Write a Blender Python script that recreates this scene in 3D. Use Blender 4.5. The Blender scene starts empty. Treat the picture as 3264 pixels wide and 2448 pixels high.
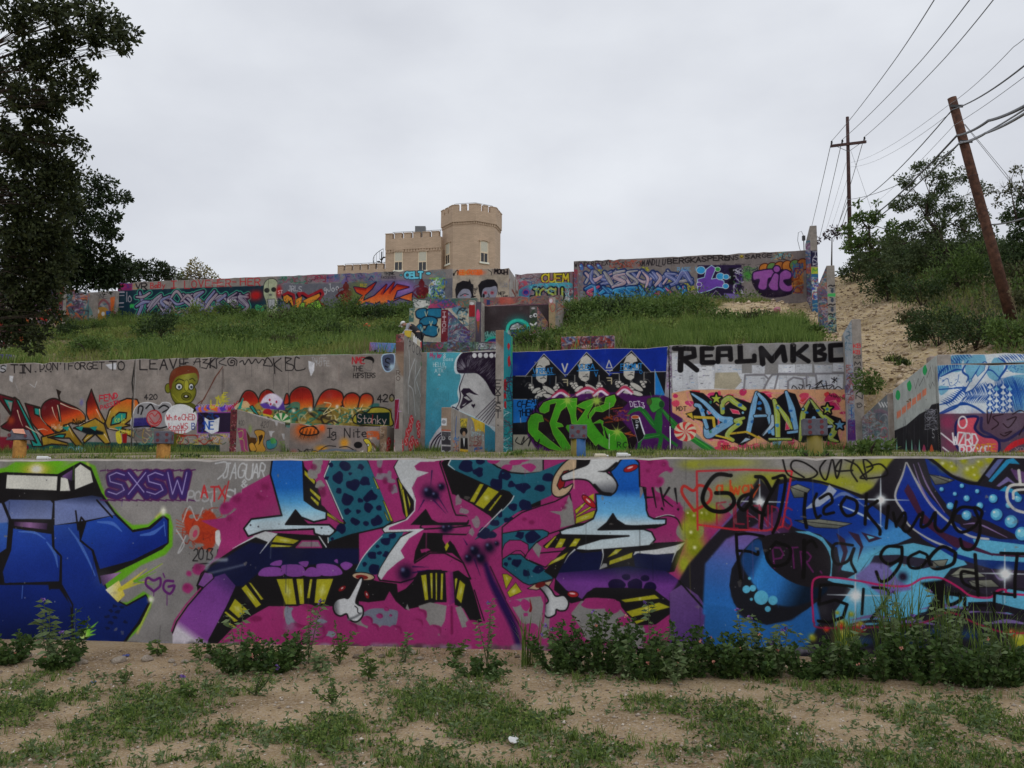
import bpy,math,random
import numpy as np
from mathutils import Vector,Matrix
random.seed(7)
def qq(t):
 """'x,y x,y ...' -> list of points"""
 return[tuple(float(v)if '.' in v else int(v)for v in p.split(','))for p in t.split()]
RNG=np.random.default_rng(7)
SC=bpy.context.scene
COL=SC.collection
FOC=2929.0
CX,CY=1632.0,1224.0
PITCH=math.atan((1550-CY)/FOC)
ROLL=.004
CAM=np.array([.0,.0,1.6])
_r=np.array([1.0,0,0])
_f=np.array([0,math.cos(PITCH),math.sin(PITCH)])
_u=np.array([0,-math.sin(PITCH),math.cos(PITCH)])
RIGHT=_r*math.cos(ROLL)+_u*math.sin(ROLL)
UP=_u*math.cos(ROLL)-_r*math.sin(ROLL)
FWD=_f
cam_data=bpy.data.cameras.new('camera')
cam_data.sensor_width=36.0
cam_data.lens=36.0*FOC/3264.0
cam_data.clip_start=.1
cam_data.clip_end=3000
cam=bpy.data.objects.new('camera',cam_data)
COL.objects.link(cam)
cam.matrix_world=Matrix(((RIGHT[0],UP[0],-FWD[0],CAM[0]),(RIGHT[1],UP[1],-FWD[1],CAM[1]),(RIGHT[2],UP[2],-FWD[2],CAM[2]),(0,0,0,1)))
SC.camera=cam
SUN_EL,SUN_AZ=math.radians(50),math.radians(150)
world=bpy.data.worlds.new('World')
SC.world=world
world.use_nodes=True
wn,wl=world.node_tree.nodes,world.node_tree.links
wn.clear()
w_out=wn.new('ShaderNodeOutputWorld')
w_bg=wn.new('ShaderNodeBackground')
w_sky=wn.new('ShaderNodeTexSky')
w_sky.sky_type='NISHITA'
w_sky.sun_disc=False
w_sky.sun_elevation=SUN_EL
w_sky.sun_rotation=SUN_AZ
w_sc=wn.new('ShaderNodeVectorMath');w_sc.operation='SCALE';w_sc.inputs['Scale'].default_value=.05
w_co=wn.new('ShaderNodeTexCoord')
w_map=wn.new('ShaderNodeMapping');w_map.inputs['Scale'].default_value=(1.0,1.0,2.0)
w_n=wn.new('ShaderNodeTexNoise');w_n.inputs['Scale'].default_value=2.6;w_n.inputs['Detail'].default_value=6;w_n.inputs['Roughness'].default_value=.5
w_cr=wn.new('ShaderNodeValToRGB')
w_cr.color_ramp.elements[0].position=.32;w_cr.color_ramp.elements[0].color=(.650,.675,.740,1)
w_cr.color_ramp.elements[1].position=.66;w_cr.color_ramp.elements[1].color=(.850,.880,.935,1)
w_mix=wn.new('ShaderNodeMixRGB');w_mix.inputs['Fac'].default_value=.93
wl.new(w_co.outputs['Generated'],w_map.inputs['Vector'])
wl.new(w_map.outputs['Vector'],w_n.inputs['Vector'])
wl.new(w_n.outputs['Fac'],w_cr.inputs['Fac'])
wl.new(w_sky.outputs['Color'],w_sc.inputs[0])
wl.new(w_sc.outputs['Vector'],w_mix.inputs['Color1'])
wl.new(w_cr.outputs['Color'],w_mix.inputs['Color2'])
wl.new(w_mix.outputs['Color'],w_bg.inputs['Color'])
w_bg.inputs['Strength'].default_value=1.0
wl.new(w_bg.outputs['Background'],w_out.inputs['Surface'])
sun_d=bpy.data.lights.new('sun','SUN')
sun_d.energy=.5
sun_d.angle=math.radians(40)
sun_d.color=(1.0,.98,.95)
sun=bpy.data.objects.new('sun',sun_d)
COL.objects.link(sun)
_sd=Vector((math.sin(SUN_AZ)*math.cos(SUN_EL),math.cos(SUN_AZ)*math.cos(SUN_EL),math.sin(SUN_EL)))
sun.rotation_euler=_sd.to_track_quat('Z','Y').to_euler()
sun.location=(0,0,60)
SC.view_settings.view_transform='Standard'
SC.view_settings.look='None'
SC.view_settings.exposure=.0
SC.view_settings.gamma=1.0
SC.view_settings.use_curve_mapping=False
LIGHT_K=.40
PHI=math.radians(11.6)
US=np.array([math.cos(PHI),-math.sin(PHI),.0])
ND=np.array([math.sin(PHI),math.cos(PHI),.0])
def W(s,d,z):
 return US*s+ND*d+np.array([0,0,1.0])*z
def ray(px,py):
 v=FWD*FOC+RIGHT*(px-CX)+UP*(CY-py)
 return v
def hit_d(px,py,d):
 v=ray(px,py)
 t=(d-CAM@ND)/(v@ND)
 p=CAM+v*t
 return float(p@US),float(p[2])
def hit_s(px,py,s):
 v=ray(px,py)
 t=(s-CAM@US)/(v@US)
 p=CAM+v*t
 return float(p@ND),float(p[2])
def at_y(px,py,y):
 v=ray(px,py)
 p=CAM+v*((y-CAM[1])/v[1])
 return p
def sd(p):
 return float(np.dot(p,US)),float(np.dot(p,ND))
def s2l(c):
 c=np.asarray(c,float)
 return np.where(c<=.04045,c/12.92,((c+.055)/1.055)**2.4)
def l2s(c):
 c=np.clip(c,0,None)
 return np.where(c<=.0031308,c*12.92,1.055*c**(1/2.4)-.055)
def paint_lin(rgb,k=None):
 """paint colour (linear) of a surface that is seen as rgb (0..255) in this light"""
 c=s2l(np.asarray(rgb,float)/255.0)/(k or LIGHT_K)
 return tuple(float(x)for x in np.clip(c,.004,.86))
def tag(o,label=None,cat=None,group=None,kind=None):
 if label:o['label']=label
 if cat:o['category']=cat
 if group:o['group']=group
 if kind:o['kind']=kind
 return o
def empty(name,loc,rz=.0):
 o=bpy.data.objects.new(name,None)
 o.empty_display_size=.2
 o.location=Vector([float(a)for a in loc])
 o.rotation_euler=(0,0,rz)
 COL.objects.link(o)
 return o
def link(name,me,parent=None):
 o=bpy.data.objects.new(name,me)
 COL.objects.link(o)
 if parent is not None:
  o.parent=parent
 return o
def mesh_np(name,V,Fc,mat,smooth=False,nper=4):
 """V (n,3), Fc (m,nper) -> mesh, quickly"""
 V=np.ascontiguousarray(V,dtype=np.float32);Fc=np.ascontiguousarray(Fc,dtype=np.int32)
 me=bpy.data.meshes.new(name)
 me.vertices.add(len(V));me.vertices.foreach_set('co',V.ravel())
 me.loops.add(Fc.size);me.loops.foreach_set('vertex_index',Fc.ravel())
 me.polygons.add(len(Fc))
 me.polygons.foreach_set('loop_start',np.arange(0,Fc.size,nper,dtype=np.int32))
 me.polygons.foreach_set('loop_total',np.full(len(Fc),nper,dtype=np.int32))
 if smooth:
  me.polygons.foreach_set('use_smooth',np.ones(len(Fc),dtype=bool))
 me.update(calc_edges=True)
 for m in(mat if isinstance(mat,(list,tuple))else[mat]):
  me.materials.append(m)
 return me
class MB:
 """collects shapes into one mesh"""
 def __init__(self):
  self.v=[];self.f=[];self.m=[]
 def add(self,vs,fs,mi=0):
  o=len(self.v)
  self.v+=[tuple(float(a)for a in v)for v in vs]
  self.f+=[tuple(o+i for i in f)for f in fs]
  self.m+=[mi]*len(fs)
  return self
 def box(self,x0,x1,y0,y1,z0,z1,mi=0,M=None):
  vs=[(x0,y0,z0),(x1,y0,z0),(x1,y1,z0),(x0,y1,z0),(x0,y0,z1),(x1,y0,z1),(x1,y1,z1),(x0,y1,z1)]
  if M is not None:vs=[M@Vector(v)for v in vs]
  return self.add(vs,[(0,3,2,1),(4,5,6,7),(0,1,5,4),(1,2,6,5),(2,3,7,6),(3,0,4,7)],mi)
 def hexa(self,b,t,mi=0):
  """b, t: four corner points each, counter-clockwise from above"""
  return self.add(list(b)+list(t),[(0,3,2,1),(4,5,6,7),(0,1,5,4),(1,2,6,5),(2,3,7,6),(3,0,4,7)],mi)
 def tube(self,pts,rad,n=8,mi=0,cap=True):
  pts=[np.asarray(p,float)for p in pts]
  rad=[rad]*len(pts)if not hasattr(rad,'__len__')else rad
  vs=[];fs=[]
  prev=None
  for i,p in enumerate(pts):
   a=pts[min(i+1,len(pts)-1)]-pts[max(i-1,0)]
   a=a/(np.linalg.norm(a)+1e-9)
   if prev is None:
    h=np.array([0,0,1.0])if abs(a[2])<.9 else np.array([1.0,0,0])
    x=np.cross(a,h)
   else:
    x=prev-a*(prev@a)
   x/=np.linalg.norm(x)+1e-9
   prev=x
   y=np.cross(a,x)
   for k in range(n):
    t=2*math.pi*k/n
    vs.append(p+(x*math.cos(t)+y*math.sin(t))*rad[i])
  for i in range(len(pts)-1):
   for k in range(n):
    a0=i*n+k;a1=i*n+(k+1)%n
    fs.append((a0,a1,a1+n,a0+n))
  if cap:
   fs.append(tuple(range(n))[::-1]);fs.append(tuple((len(pts)-1)*n+k for k in range(n)))
  return self.add(vs,fs,mi)
 def lathe(self,prof,n=12,c=(0,0,0),mi=0):
  vs=[];fs=[]
  for r,z in prof:
   for k in range(n):
    t=2*math.pi*k/n
    vs.append((c[0]+r*math.cos(t),c[1]+r*math.sin(t),c[2]+z))
  for i in range(len(prof)-1):
   for k in range(n):
    a0=i*n+k;a1=i*n+(k+1)%n
    fs.append((a0,a1,a1+n,a0+n))
  fs.append(tuple(range(n))[::-1]);fs.append(tuple((len(prof)-1)*n+k for k in range(n)))
  return self.add(vs,fs,mi)
 def build(self,name,mats,parent=None,smooth=False,bevel=.0,loc=None,rz=None):
  me=bpy.data.meshes.new(name)
  me.from_pydata(self.v,[],self.f)
  me.update()
  for m in(mats if isinstance(mats,(list,tuple))else[mats]):
   me.materials.append(m)
  me.polygons.foreach_set('material_index',self.m)
  if smooth:me.polygons.foreach_set('use_smooth',[True]*len(self.f))
  o=link(name,me,parent)
  if loc is not None:o.location=Vector([float(a)for a in loc])
  if rz is not None:o.rotation_euler=(0,0,rz)
  if bevel:
   b=o.modifiers.new('bevel','BEVEL');b.width=bevel;b.segments=2;b.limit_method='ANGLE'
  return o
def copy_tree(o,parent=None):
 c=o.copy();COL.objects.link(c)
 if parent is not None:c.parent=parent
 for ch in list(o.children):
  copy_tree(ch,c)
 return c
def mat_new(name):
 m=bpy.data.materials.new(name)
 m.use_nodes=True
 nt=m.node_tree
 b=nt.nodes['Principled BSDF']
 return m,nt,b
def nd(nt,typ,**kw):
 n=nt.nodes.new(typ)
 for k,v in kw.items():
  if k in n.inputs:n.inputs[k].default_value=v
  else:setattr(n,k,v)
 return n
def mat_noise(name,c1,c2,scale=6.0,rough=.9,bump=.3,bscale=None,detail=8.0,coord='Object',c3=None,spec=.3,dist=.02,bsc=None):
 m,nt,b=mat_new(name)
 L=nt.links
 tc=nd(nt,'ShaderNodeTexCoord')
 n1=nd(nt,'ShaderNodeTexNoise',Scale=scale,Detail=detail,Roughness=.62)
 L.new(tc.outputs[coord],n1.inputs['Vector'])
 cr=nd(nt,'ShaderNodeValToRGB')
 cr.color_ramp.elements[0].position=.36;cr.color_ramp.elements[0].color=(*c1,1)
 cr.color_ramp.elements[1].position=.64;cr.color_ramp.elements[1].color=(*c2,1)
 if c3:
  e=cr.color_ramp.elements.new(.8);e.color=(*c3,1)
 L.new(n1.outputs['Fac'],cr.inputs['Fac'])
 L.new(cr.outputs['Color'],b.inputs['Base Color'])
 b.inputs['Roughness'].default_value=rough
 b.inputs['Specular IOR Level'].default_value=spec
 if bump:
  n2=nd(nt,'ShaderNodeTexNoise',Scale=bscale or scale*6,Detail=6.0)
  L.new(tc.outputs[coord],n2.inputs['Vector'])
  bp=nd(nt,'ShaderNodeBump',Strength=bump,Distance=dist)
  L.new(n2.outputs['Fac'],bp.inputs['Height'])
  L.new(bp.outputs['Normal'],b.inputs['Normal'])
 return m
def mat_leaf(name,c1,c2,rough=.55,trans=.25):
 """leaf colour varies from leaf to leaf; a little light comes through"""
 m,nt,b=mat_new(name)
 L=nt.links
 g=nd(nt,'ShaderNodeNewGeometry')
 cr=nd(nt,'ShaderNodeValToRGB')
 cr.color_ramp.elements[0].position=.0;cr.color_ramp.elements[0].color=(*c1,1)
 cr.color_ramp.elements[1].position=1.0;cr.color_ramp.elements[1].color=(*c2,1)
 L.new(g.outputs['Random Per Island'],cr.inputs['Fac'])
 L.new(cr.outputs['Color'],b.inputs['Base Color'])
 b.inputs['Roughness'].default_value=rough
 b.inputs['Specular IOR Level'].default_value=.25
 tr=nd(nt,'ShaderNodeBsdfTranslucent')
 L.new(cr.outputs['Color'],tr.inputs['Color'])
 mx=nd(nt,'ShaderNodeMixShader',Fac=trans)
 out=nt.nodes['Material Output']
 L.new(b.outputs['BSDF'],mx.inputs[1]);L.new(tr.outputs['BSDF'],mx.inputs[2])
 L.new(mx.outputs['Shader'],out.inputs['Surface'])
 return m
def mat_plain(name,c,rough=.6,metal=.0):
 m,nt,b=mat_new(name)
 tc=nd(nt,'ShaderNodeTexCoord')
 n=nd(nt,'ShaderNodeTexNoise',Scale=9.0,Detail=4.0)
 nt.links.new(tc.outputs['Object'],n.inputs['Vector'])
 mr=nd(nt,'ShaderNodeMapRange');mr.inputs['To Min'].default_value=.8;mr.inputs['To Max'].default_value=1.15
 nt.links.new(n.outputs['Fac'],mr.inputs['Value'])
 vm=nd(nt,'ShaderNodeVectorMath',operation='SCALE')
 vm.inputs[0].default_value=c[:3]
 nt.links.new(mr.outputs['Result'],vm.inputs['Scale'])
 nt.links.new(vm.outputs['Vector'],b.inputs['Base Color'])
 b.inputs['Roughness'].default_value=rough
 b.inputs['Metallic'].default_value=metal
 return m


FONT={'A':"0,1 .5,0 1,1;.2,.62 .8,.62",'B':"0,0 0,1;0,0 .7,.02 .85,.22 .6,.45 0,.48;.6,.45 .95,.7 .75,.98 0,1",'C':"1,.12 .6,0 .15,.2 0,.5 .15,.85 .6,1 1,.88",'D':"0,0 0,1;0,0 .6,.05 1,.5 .6,.95 0,1",'E':"1,0 0,0 0,1 1,1;0,.48 .75,.48",'F':"1,0 0,0 0,1;0,.48 .75,.48",'G':"1,.12 .6,0 .15,.2 0,.5 .15,.85 .6,1 .95,.85 1,.55 .6,.55",'H':"0,0 0,1;1,0 1,1;0,.5 1,.5",'I':".1,0 .9,0;.5,0 .5,1;.1,1 .9,1",'J':".4,0 1,0;.75,0 .75,.8 .5,1 .15,.95 0,.75",'K':"0,0 0,1;1,0 0,.55 1,1",'L':"0,0 0,1 1,1",'M':"0,1 .1,0 .5,.7 .9,0 1,1",'N':"0,1 0,0 1,1 1,0",'O':".5,0 .12,.18 0,.5 .12,.85 .5,1 .88,.85 1,.5 .88,.18 .5,0",'P':"0,1 0,0 .7,.02 .95,.27 .7,.52 0,.55",'Q':".5,0 .1,.2 0,.5 .15,.85 .5,1 .85,.85 1,.5 .88,.18 .5,0;.6,.7 1,1.05",'R':"0,1 0,0 .7,.02 .95,.25 .7,.5 0,.52;.45,.52 1,1",'S':".95,.12 .5,0 .08,.15 .15,.42 .8,.56 .95,.8 .5,1 .02,.88",'T':"0,0 1,0;.5,0 .5,1",'U':"0,0 0,.75 .25,1 .75,1 1,.75 1,0",'V':"0,0 .5,1 1,0",'W':"0,0 .25,1 .5,.35 .75,1 1,0",'X':"0,0 1,1;1,0 0,1",'Y':"0,0 .5,.5 1,0;.5,.5 .4,1",'Z':"0,0 1,0 0,1 1,1",'0':".5,0 .1,.2 0,.5 .12,.85 .5,1 .88,.85 1,.5 .88,.18 .5,0",'1':".2,.2 .5,0 .5,1",'2':".05,.2 .4,0 .9,.15 .85,.45 0,1 1,1",'3':"0,.05 .8,.05 .4,.42 .9,.6 .8,.92 .4,1 0,.9",'4':".6,1 .6,0 0,.65 1,.65",'5':".95,0 .1,0 .05,.45 .6,.4 .95,.65 .8,.95 0,1",'7':"0,0 1,0 .4,1",'8':".5,.48 .1,.25 .5,0 .9,.25 .5,.48 .05,.75 .5,1 .95,.75 .5,.48",'a':".9,.5 .4,.4 .05,.7 .35,1 .85,.75 .9,.42 .95,1",'b':"0,0 .02,1;.02,.6 .6,.45 .9,.7 .6,1 .05,.95",'c':".9,.5 .4,.42 .05,.7 .4,1 .9,.9",'d':".9,0 .9,1;.88,.6 .4,.42 .05,.72 .4,1 .9,.85",'e':".05,.7 .9,.65 .6,.42 .2,.48 .02,.75 .4,1 .9,.9",'f':".9,.08 .5,0 .35,.25 .35,1;.05,.45 .75,.45",'g':".85,.5 .4,.42 .05,.65 .4,.85 .85,.6 .85,1.2 .4,1.35 .05,1.2",'h':"0,0 0,1;0,.65 .5,.42 .85,.6 .85,1",'i':".5,.45 .5,1;.5,.2 .5,.22",'k':"0,0 0,1;.8,.42 .05,.72 .85,1",'l':".5,0 .5,1",'n':".05,.42 .05,1;.05,.6 .5,.42 .85,.6 .85,1",'o':".5,.42 .1,.6 .1,.85 .5,1 .9,.85 .9,.6 .5,.42",'r':".1,.42 .15,1;.15,.65 .5,.42 .9,.5",'s':".9,.5 .4,.42 .15,.6 .8,.8 .6,1 .05,.95",'t':".45,.1 .45,1 .8,.95;.1,.42 .85,.42",'u':".05,.42 .1,.9 .5,1 .85,.8;.88,.42 .9,1",'w':"0,.42 .25,1 .5,.55 .75,1 1,.42",'y':"0,.42 .45,.9;.95,.42 .2,1.35",'m':"0,1 .05,.42 .3,.5 .45,1;.45,.6 .7,.42 .95,.6 .95,1",'p':".02,.42 .02,1.35;.02,.55 .6,.42 .9,.7 .6,1 .05,.92",'.':".4,.96 .5,1","'":".5,0 .4,.25",'!':".5,0 .45,.7;.45,.95 .45,1",'-':".1,.5 .9,.5",'&':"1,1 .2,.3 .5,0 .75,.25 .05,.7 .4,1 .95,.6",'#':".3,0 .2,1;.75,0 .65,1;0,.3 1,.3;0,.7 1,.7",'*':".5,.1 .5,.9;.1,.3 .9,.7;.9,.3 .1,.7",':':".5,.3 .5,.35;.5,.8 .5,.85",'z':"0,.45 .9,.45 0,1 .95,1",'+':".5,.2 .5,.8;.2,.5 .8,.5"}
def crom(pts,closed,n=6):
 p=np.asarray(pts,float)
 if len(p)<3:return p
 if closed:q=np.vstack([p[-1],p,p[0],p[1]])
 else:q=np.vstack([2*p[0]-p[1],p,2*p[-1]-p[-2]])
 t=np.linspace(0,1,n,endpoint=False)[:,None]
 out=[]
 for i in range(1,len(q)-2):
  a,b,c,d=q[i-1],q[i],q[i+1],q[i+2]
  out.append(.5*((2*b)+(c-a)*t+(2*a-5*b+4*c-d)*t**2+(-a+3*b-3*c+d)*t**3))
 if not closed:out.append(p[-1][None])
 return np.vstack(out)
def blur(a,r):
 r=int(max(1,r))
 for ax in(0,1):
  for _ in range(2):
   p=np.pad(a,[(r+1,r)if k==ax else(0,0)for k in(0,1)],mode='edge')
   c=np.cumsum(p,axis=ax)
   if ax==0:a=(c[2*r+1:]-c[:-2*r-1])/(2*r+1)
   else:a=(c[:,2*r+1:]-c[:,:-2*r-1])/(2*r+1)
 return a
def vnoise(h,w,cell,rng):
 gh,gw=int(h/cell)+3,int(w/cell)+3
 g=rng.random((gh,gw))
 y=np.arange(h)/cell;x=np.arange(w)/cell
 yi=y.astype(int);xi=x.astype(int)
 fy=(y-yi)[:,None];fx=(x-xi)[None]
 fy=fy*fy*(3-2*fy);fx=fx*fx*(3-2*fx)
 a=g[yi][:,xi];b=g[yi][:,xi+1];c=g[yi+1][:,xi];d=g[yi+1][:,xi+1]
 return(a*(1-fx)+b*fx)*(1-fy)+(c*(1-fx)+d*fx)*fy
class Canvas:
 """a painted face. kind 'd': the camera-facing face of a wall at distance val, r runs along s.
 kind 's': a side face at s = val, r runs along d."""
 def __init__(self,kind,val,r0,r1,z0,z1,ppm,base=(124,121,119),seed=1):
  self.kind,self.val,self.r0,self.r1,self.z0,self.z1,self.ppm=kind,val,r0,r1,z0,z1,ppm
  self.w=max(8,int((r1-r0)*ppm));self.h=max(8,int((z1-z0)*ppm))
  self.rng=np.random.default_rng(seed)
  self.a=np.zeros((self.h,self.w,3),np.float32)+np.array(base,np.float32)
  n=vnoise(self.h,self.w,max(4,ppm*.55),self.rng)+.6*vnoise(self.h,self.w,max(3,ppm*.12),self.rng)
  self.a*=(.88+.15*n)[...,None]
  self.Z(0,0,1)
 def Z(self,x0,y0,sc):
  self.zx,self.zy,self.zs=x0,y0,sc
  return self
 def P(self,pts):
  o=[]
  for x,y in pts:
   px,py=self.zx+x/self.zs,self.zy+y/self.zs
   r,z=hit_d(px,py,self.val)if self.kind=='d' else hit_s(px,py,self.val)
   o.append(((r-self.r0)*self.ppm,(self.z1-z)*self.ppm))
  return np.array(o)
 def unit(self,x,y):
  p=self.P([(x,y),(x,y+1)])
  return abs(p[1,1]-p[0,1])
 def _blend(self,x0,y0,al,col):
  h,w=al.shape
  X0,Y0=max(x0,0),max(y0,0);X1,Y1=min(x0+w,self.w),min(y0+h,self.h)
  if X1<=X0 or Y1<=Y0:return
  al=al[Y0-y0:Y1-y0,X0-x0:X1-x0][...,None]
  if isinstance(col,np.ndarray)and col.ndim==3:col=col[Y0-y0:Y1-y0,X0-x0:X1-x0]
  else:col=np.asarray(col,np.float32)
  v=self.a[Y0:Y1,X0:X1]
  v+=(col-v)*al
 def cover(self,q,pad=2):
  SS=3
  x0=int(max(math.floor(q[:,0].min()),-50))-pad;x1=int(min(math.ceil(q[:,0].max()),self.w+50))+pad
  y0=int(max(math.floor(q[:,1].min()),-50))-pad;y1=int(min(math.ceil(q[:,1].max()),self.h+50))+pad
  if x1-x0<2 or y1-y0<2:return None
  w,h=x1-x0,y1-y0
  buf=np.zeros((h*SS,w+2))
  m=len(q)
  for i in range(m):
   xa,ya=q[i];xb,yb=q[(i+1)%m]
   if ya==yb:continue
   lo,hi=(ya,yb)if ya<yb else(yb,ya)
   j0=max(int(math.ceil((lo-y0)*SS-.5)),0);j1=min(int(math.ceil((hi-y0)*SS-.5)),h*SS)
   if j1<=j0:continue
   js=np.arange(j0,j1)
   xs=np.clip(xa+((js+.5)/SS+y0-ya)*((xb-xa)/(yb-ya))-x0,0,w)
   xi=xs.astype(int);fr=xs-xi
   dr=1.0 if yb>ya else-1.0
   buf[js,xi]+=dr*(1-fr);buf[js,xi+1]+=dr*fr
  cov=np.clip(np.abs(np.cumsum(buf,axis=1))[:,:w],0,1).reshape(h,SS,w).mean(1)
  return x0,y0,cov
 def _col(self,col,x0,y0,shape):
  """col: rgb, or [(x,y,rgb), ...] = gradient along the line from the first to the last point"""
  if not isinstance(col[0],(tuple,list)):return col
  p=self.P([(c[0],c[1])for c in col])
  a,b=p[0],p[-1];dv=b-a;L2=dv@dv+1e-9
  h,w=shape
  yy,xx=np.mgrid[0:h,0:w]
  t=((xx+x0-a[0])*dv[0]+(yy+y0-a[1])*dv[1])/L2
  ts=[float((q-a)@dv/L2)for q in p]
  out=np.stack([np.interp(t,ts,[c[2][k]for c in col])for k in range(3)],-1)
  return out.astype(np.float32)
 def pg(self,pts,col,sm=0,so=0,al=1.0,ol=None,ow=0,os=0):
  q=crom(pts,True)if sm else np.asarray(pts,float)
  c=self.P(q)
  sf=so*self.unit(*q[0])if so else 0
  r=self.cover(c,pad=2+int(sf*2+1))
  if r is None:return self
  x0,y0,cov=r
  if sf>=1:cov=blur(cov,sf*.6)
  self._blend(x0,y0,cov*al,self._col(col,x0,y0,cov.shape))
  if ol is not None:self.ln(list(map(tuple,q))+[tuple(q[0])],ol,ow,so=os)
  return self
 def ln(self,pts,col,wd,so=0,al=1.0,sm=0):
  q=crom(pts,False)if sm else np.asarray(pts,float)
  if len(q)==1:q=np.vstack([q,q+.01])
  u=self.unit(*q[0])
  ws=np.asarray(wd,float)if hasattr(wd,'__len__')else np.array([wd]*2,float)
  ws=np.interp(np.linspace(0,1,len(q)),np.linspace(0,1,len(ws)),ws)*u/2
  c=self.P(q)
  aa=max(1.0,so*u)
  pad=ws.max()+aa+1
  X0=int(max(c[:,0].min()-pad,-10));X1=int(min(c[:,0].max()+pad,self.w+10))+1
  Y0=int(max(c[:,1].min()-pad,-10));Y1=int(min(c[:,1].max()+pad,self.h+10))+1
  if X1<=X0 or Y1<=Y0:return self
  buf=np.zeros((Y1-Y0,X1-X0))
  thin=1.0
  for i in range(len(c)-1):
   a,b=c[i],c[i+1]
   w0,w1=ws[i],ws[i+1]
   pd=max(w0,w1)+aa+1
   x0=max(int(min(a[0],b[0])-pad),X0);x1=min(int(max(a[0],b[0])+pad)+1,X1)
   y0=max(int(min(a[1],b[1])-pad),Y0);y1=min(int(max(a[1],b[1])+pad)+1,Y1)
   if x1<=x0 or y1<=y0:continue
   xx=np.arange(x0,x1)[None]+.5;yy=np.arange(y0,y1)[:,None]+.5
   d=b-a;L2=d@d+1e-9
   t=np.clip(((xx-a[0])*d[0]+(yy-a[1])*d[1])/L2,0,1)
   ds=np.hypot(xx-a[0]-t*d[0],yy-a[1]-t*d[1])
   wr=w0+(w1-w0)*t
   wm=np.maximum(wr,.5)
   v=np.clip((wm-ds)/aa+.5,0,1)*np.minimum(1,wr/.5+.15)
   s=buf[y0-Y0:y1-Y0,x0-X0:x1-X0]
   np.maximum(s,v,out=s)
  self._blend(X0,Y0,buf*al,self._col(col,X0,Y0,buf.shape))
  return self
 def ell(self,x,y,rx,ry=None,col=(0,0,0),rot=0,so=0,al=1.0,ol=None,ow=0,wob=0):
  ry=rx if ry is None else ry
  n=9 if wob else 22
  t=np.linspace(0,2*math.pi,n,endpoint=False)
  k=1+wob*(self.rng.random(n)-.5)if wob else 1
  ex,ey=rx*np.cos(t)*k,ry*np.sin(t)*k
  c,s=math.cos(rot),math.sin(rot)
  return self.pg(list(zip(x+ex*c-ey*s,y+ex*s+ey*c)),col,so=so,al=al,ol=ol,ow=ow,sm=1 if wob else 0)
 def sp(self,x,y,r,col,al=1.0,ry=None):
  p=self.P([(x,y)])[0];R=r*self.unit(x,y);RY=(ry or r)*self.unit(x,y)
  x0,x1,y0,y1=int(p[0]-R*1.6),int(p[0]+R*1.6)+2,int(p[1]-RY*1.6),int(p[1]+RY*1.6)+2
  if x1<0 or y1<0 or x0>self.w or y0>self.h:return self
  yy,xx=np.mgrid[y0:y1,x0:x1]
  g=np.exp(-(((xx-p[0])/R)**2+((yy-p[1])/RY)**2)*1.6)
  self._blend(x0,y0,np.clip(g*1.25-.04,0,1)*al,col)
  return self
 def tx(self,st,x,y,cw,ch,col,lw,slope=.0,gap=.28,so=0,al=1.0,jit=.05,lean=.0,vert=False,sm=0,drip=0):
  rg=random.Random(len(st)*31+int(x*7+y))
  for i,chh in enumerate(st):
   if chh!=' ':
    d=FONT.get(chh)or FONT.get(chh.upper())
    if d:
     jx,jy=rg.uniform(-jit,jit)*cw,rg.uniform(-jit,jit)*ch
     k=rg.uniform(1-jit,1+jit)
     for stt in d.split(';'):
      pp=[]
      for t in stt.split():
       a,b=t.split(',')
       a,b=float(a)+rg.uniform(-jit,jit)*.4,float(b)+rg.uniform(-jit,jit)*.4
       pp.append((x+jx+a*cw*k+(1-b)*ch*lean,y+jy+b*ch*k))
      self.ln(pp,col,lw,so=so,al=al,sm=(1 if(sm and len(pp)>3)else 0))
      if drip and rg.random()<drip:
       q=pp[-1];L=ch*rg.uniform(.2,.7)
       self.ln([q,(q[0],q[1]+L)],col,lw*.25,al=al*.6)
   if vert:y+=ch*(1+gap)
   else:
    x+=cw*(1+gap)*(.6 if chh in "I1l.'!i:" else 1)
    y+=slope*cw*(1+gap)
  return self
 def scrawl(self,x0,y0,x1,y1,cols,n,lw=6,size=30,seed=1,blobs=0,al=.85,so=0):
  rg=random.Random(seed)
  for _ in range(blobs):
   c=rg.choice(cols)
   self.ell(rg.uniform(x0,x1),rg.uniform(y0,y1),size*rg.uniform(.4,1.3),size*rg.uniform(.3,.9),c,rot=rg.uniform(-1,1),so=rg.choice([0,4,8]),al=al*rg.uniform(.5,1),wob=.6)
  for _ in range(n):
   c=rg.choice(cols)
   x,y=rg.uniform(x0,x1),rg.uniform(y0,y1)
   a=rg.uniform(0,6.28);pts=[(x,y)]
   for _k in range(rg.randint(3,7)):
    a+=rg.uniform(-1.7,1.7)
    st=size*rg.uniform(.3,.9)
    x=min(max(x+st*math.cos(a),x0),x1);y=min(max(y+st*math.sin(a),y0),y1)
    pts.append((x,y))
   self.ln(pts,c,lw*rg.uniform(.5,1.4),sm=1,al=al*rg.uniform(.6,1),so=so)
  return self
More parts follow.
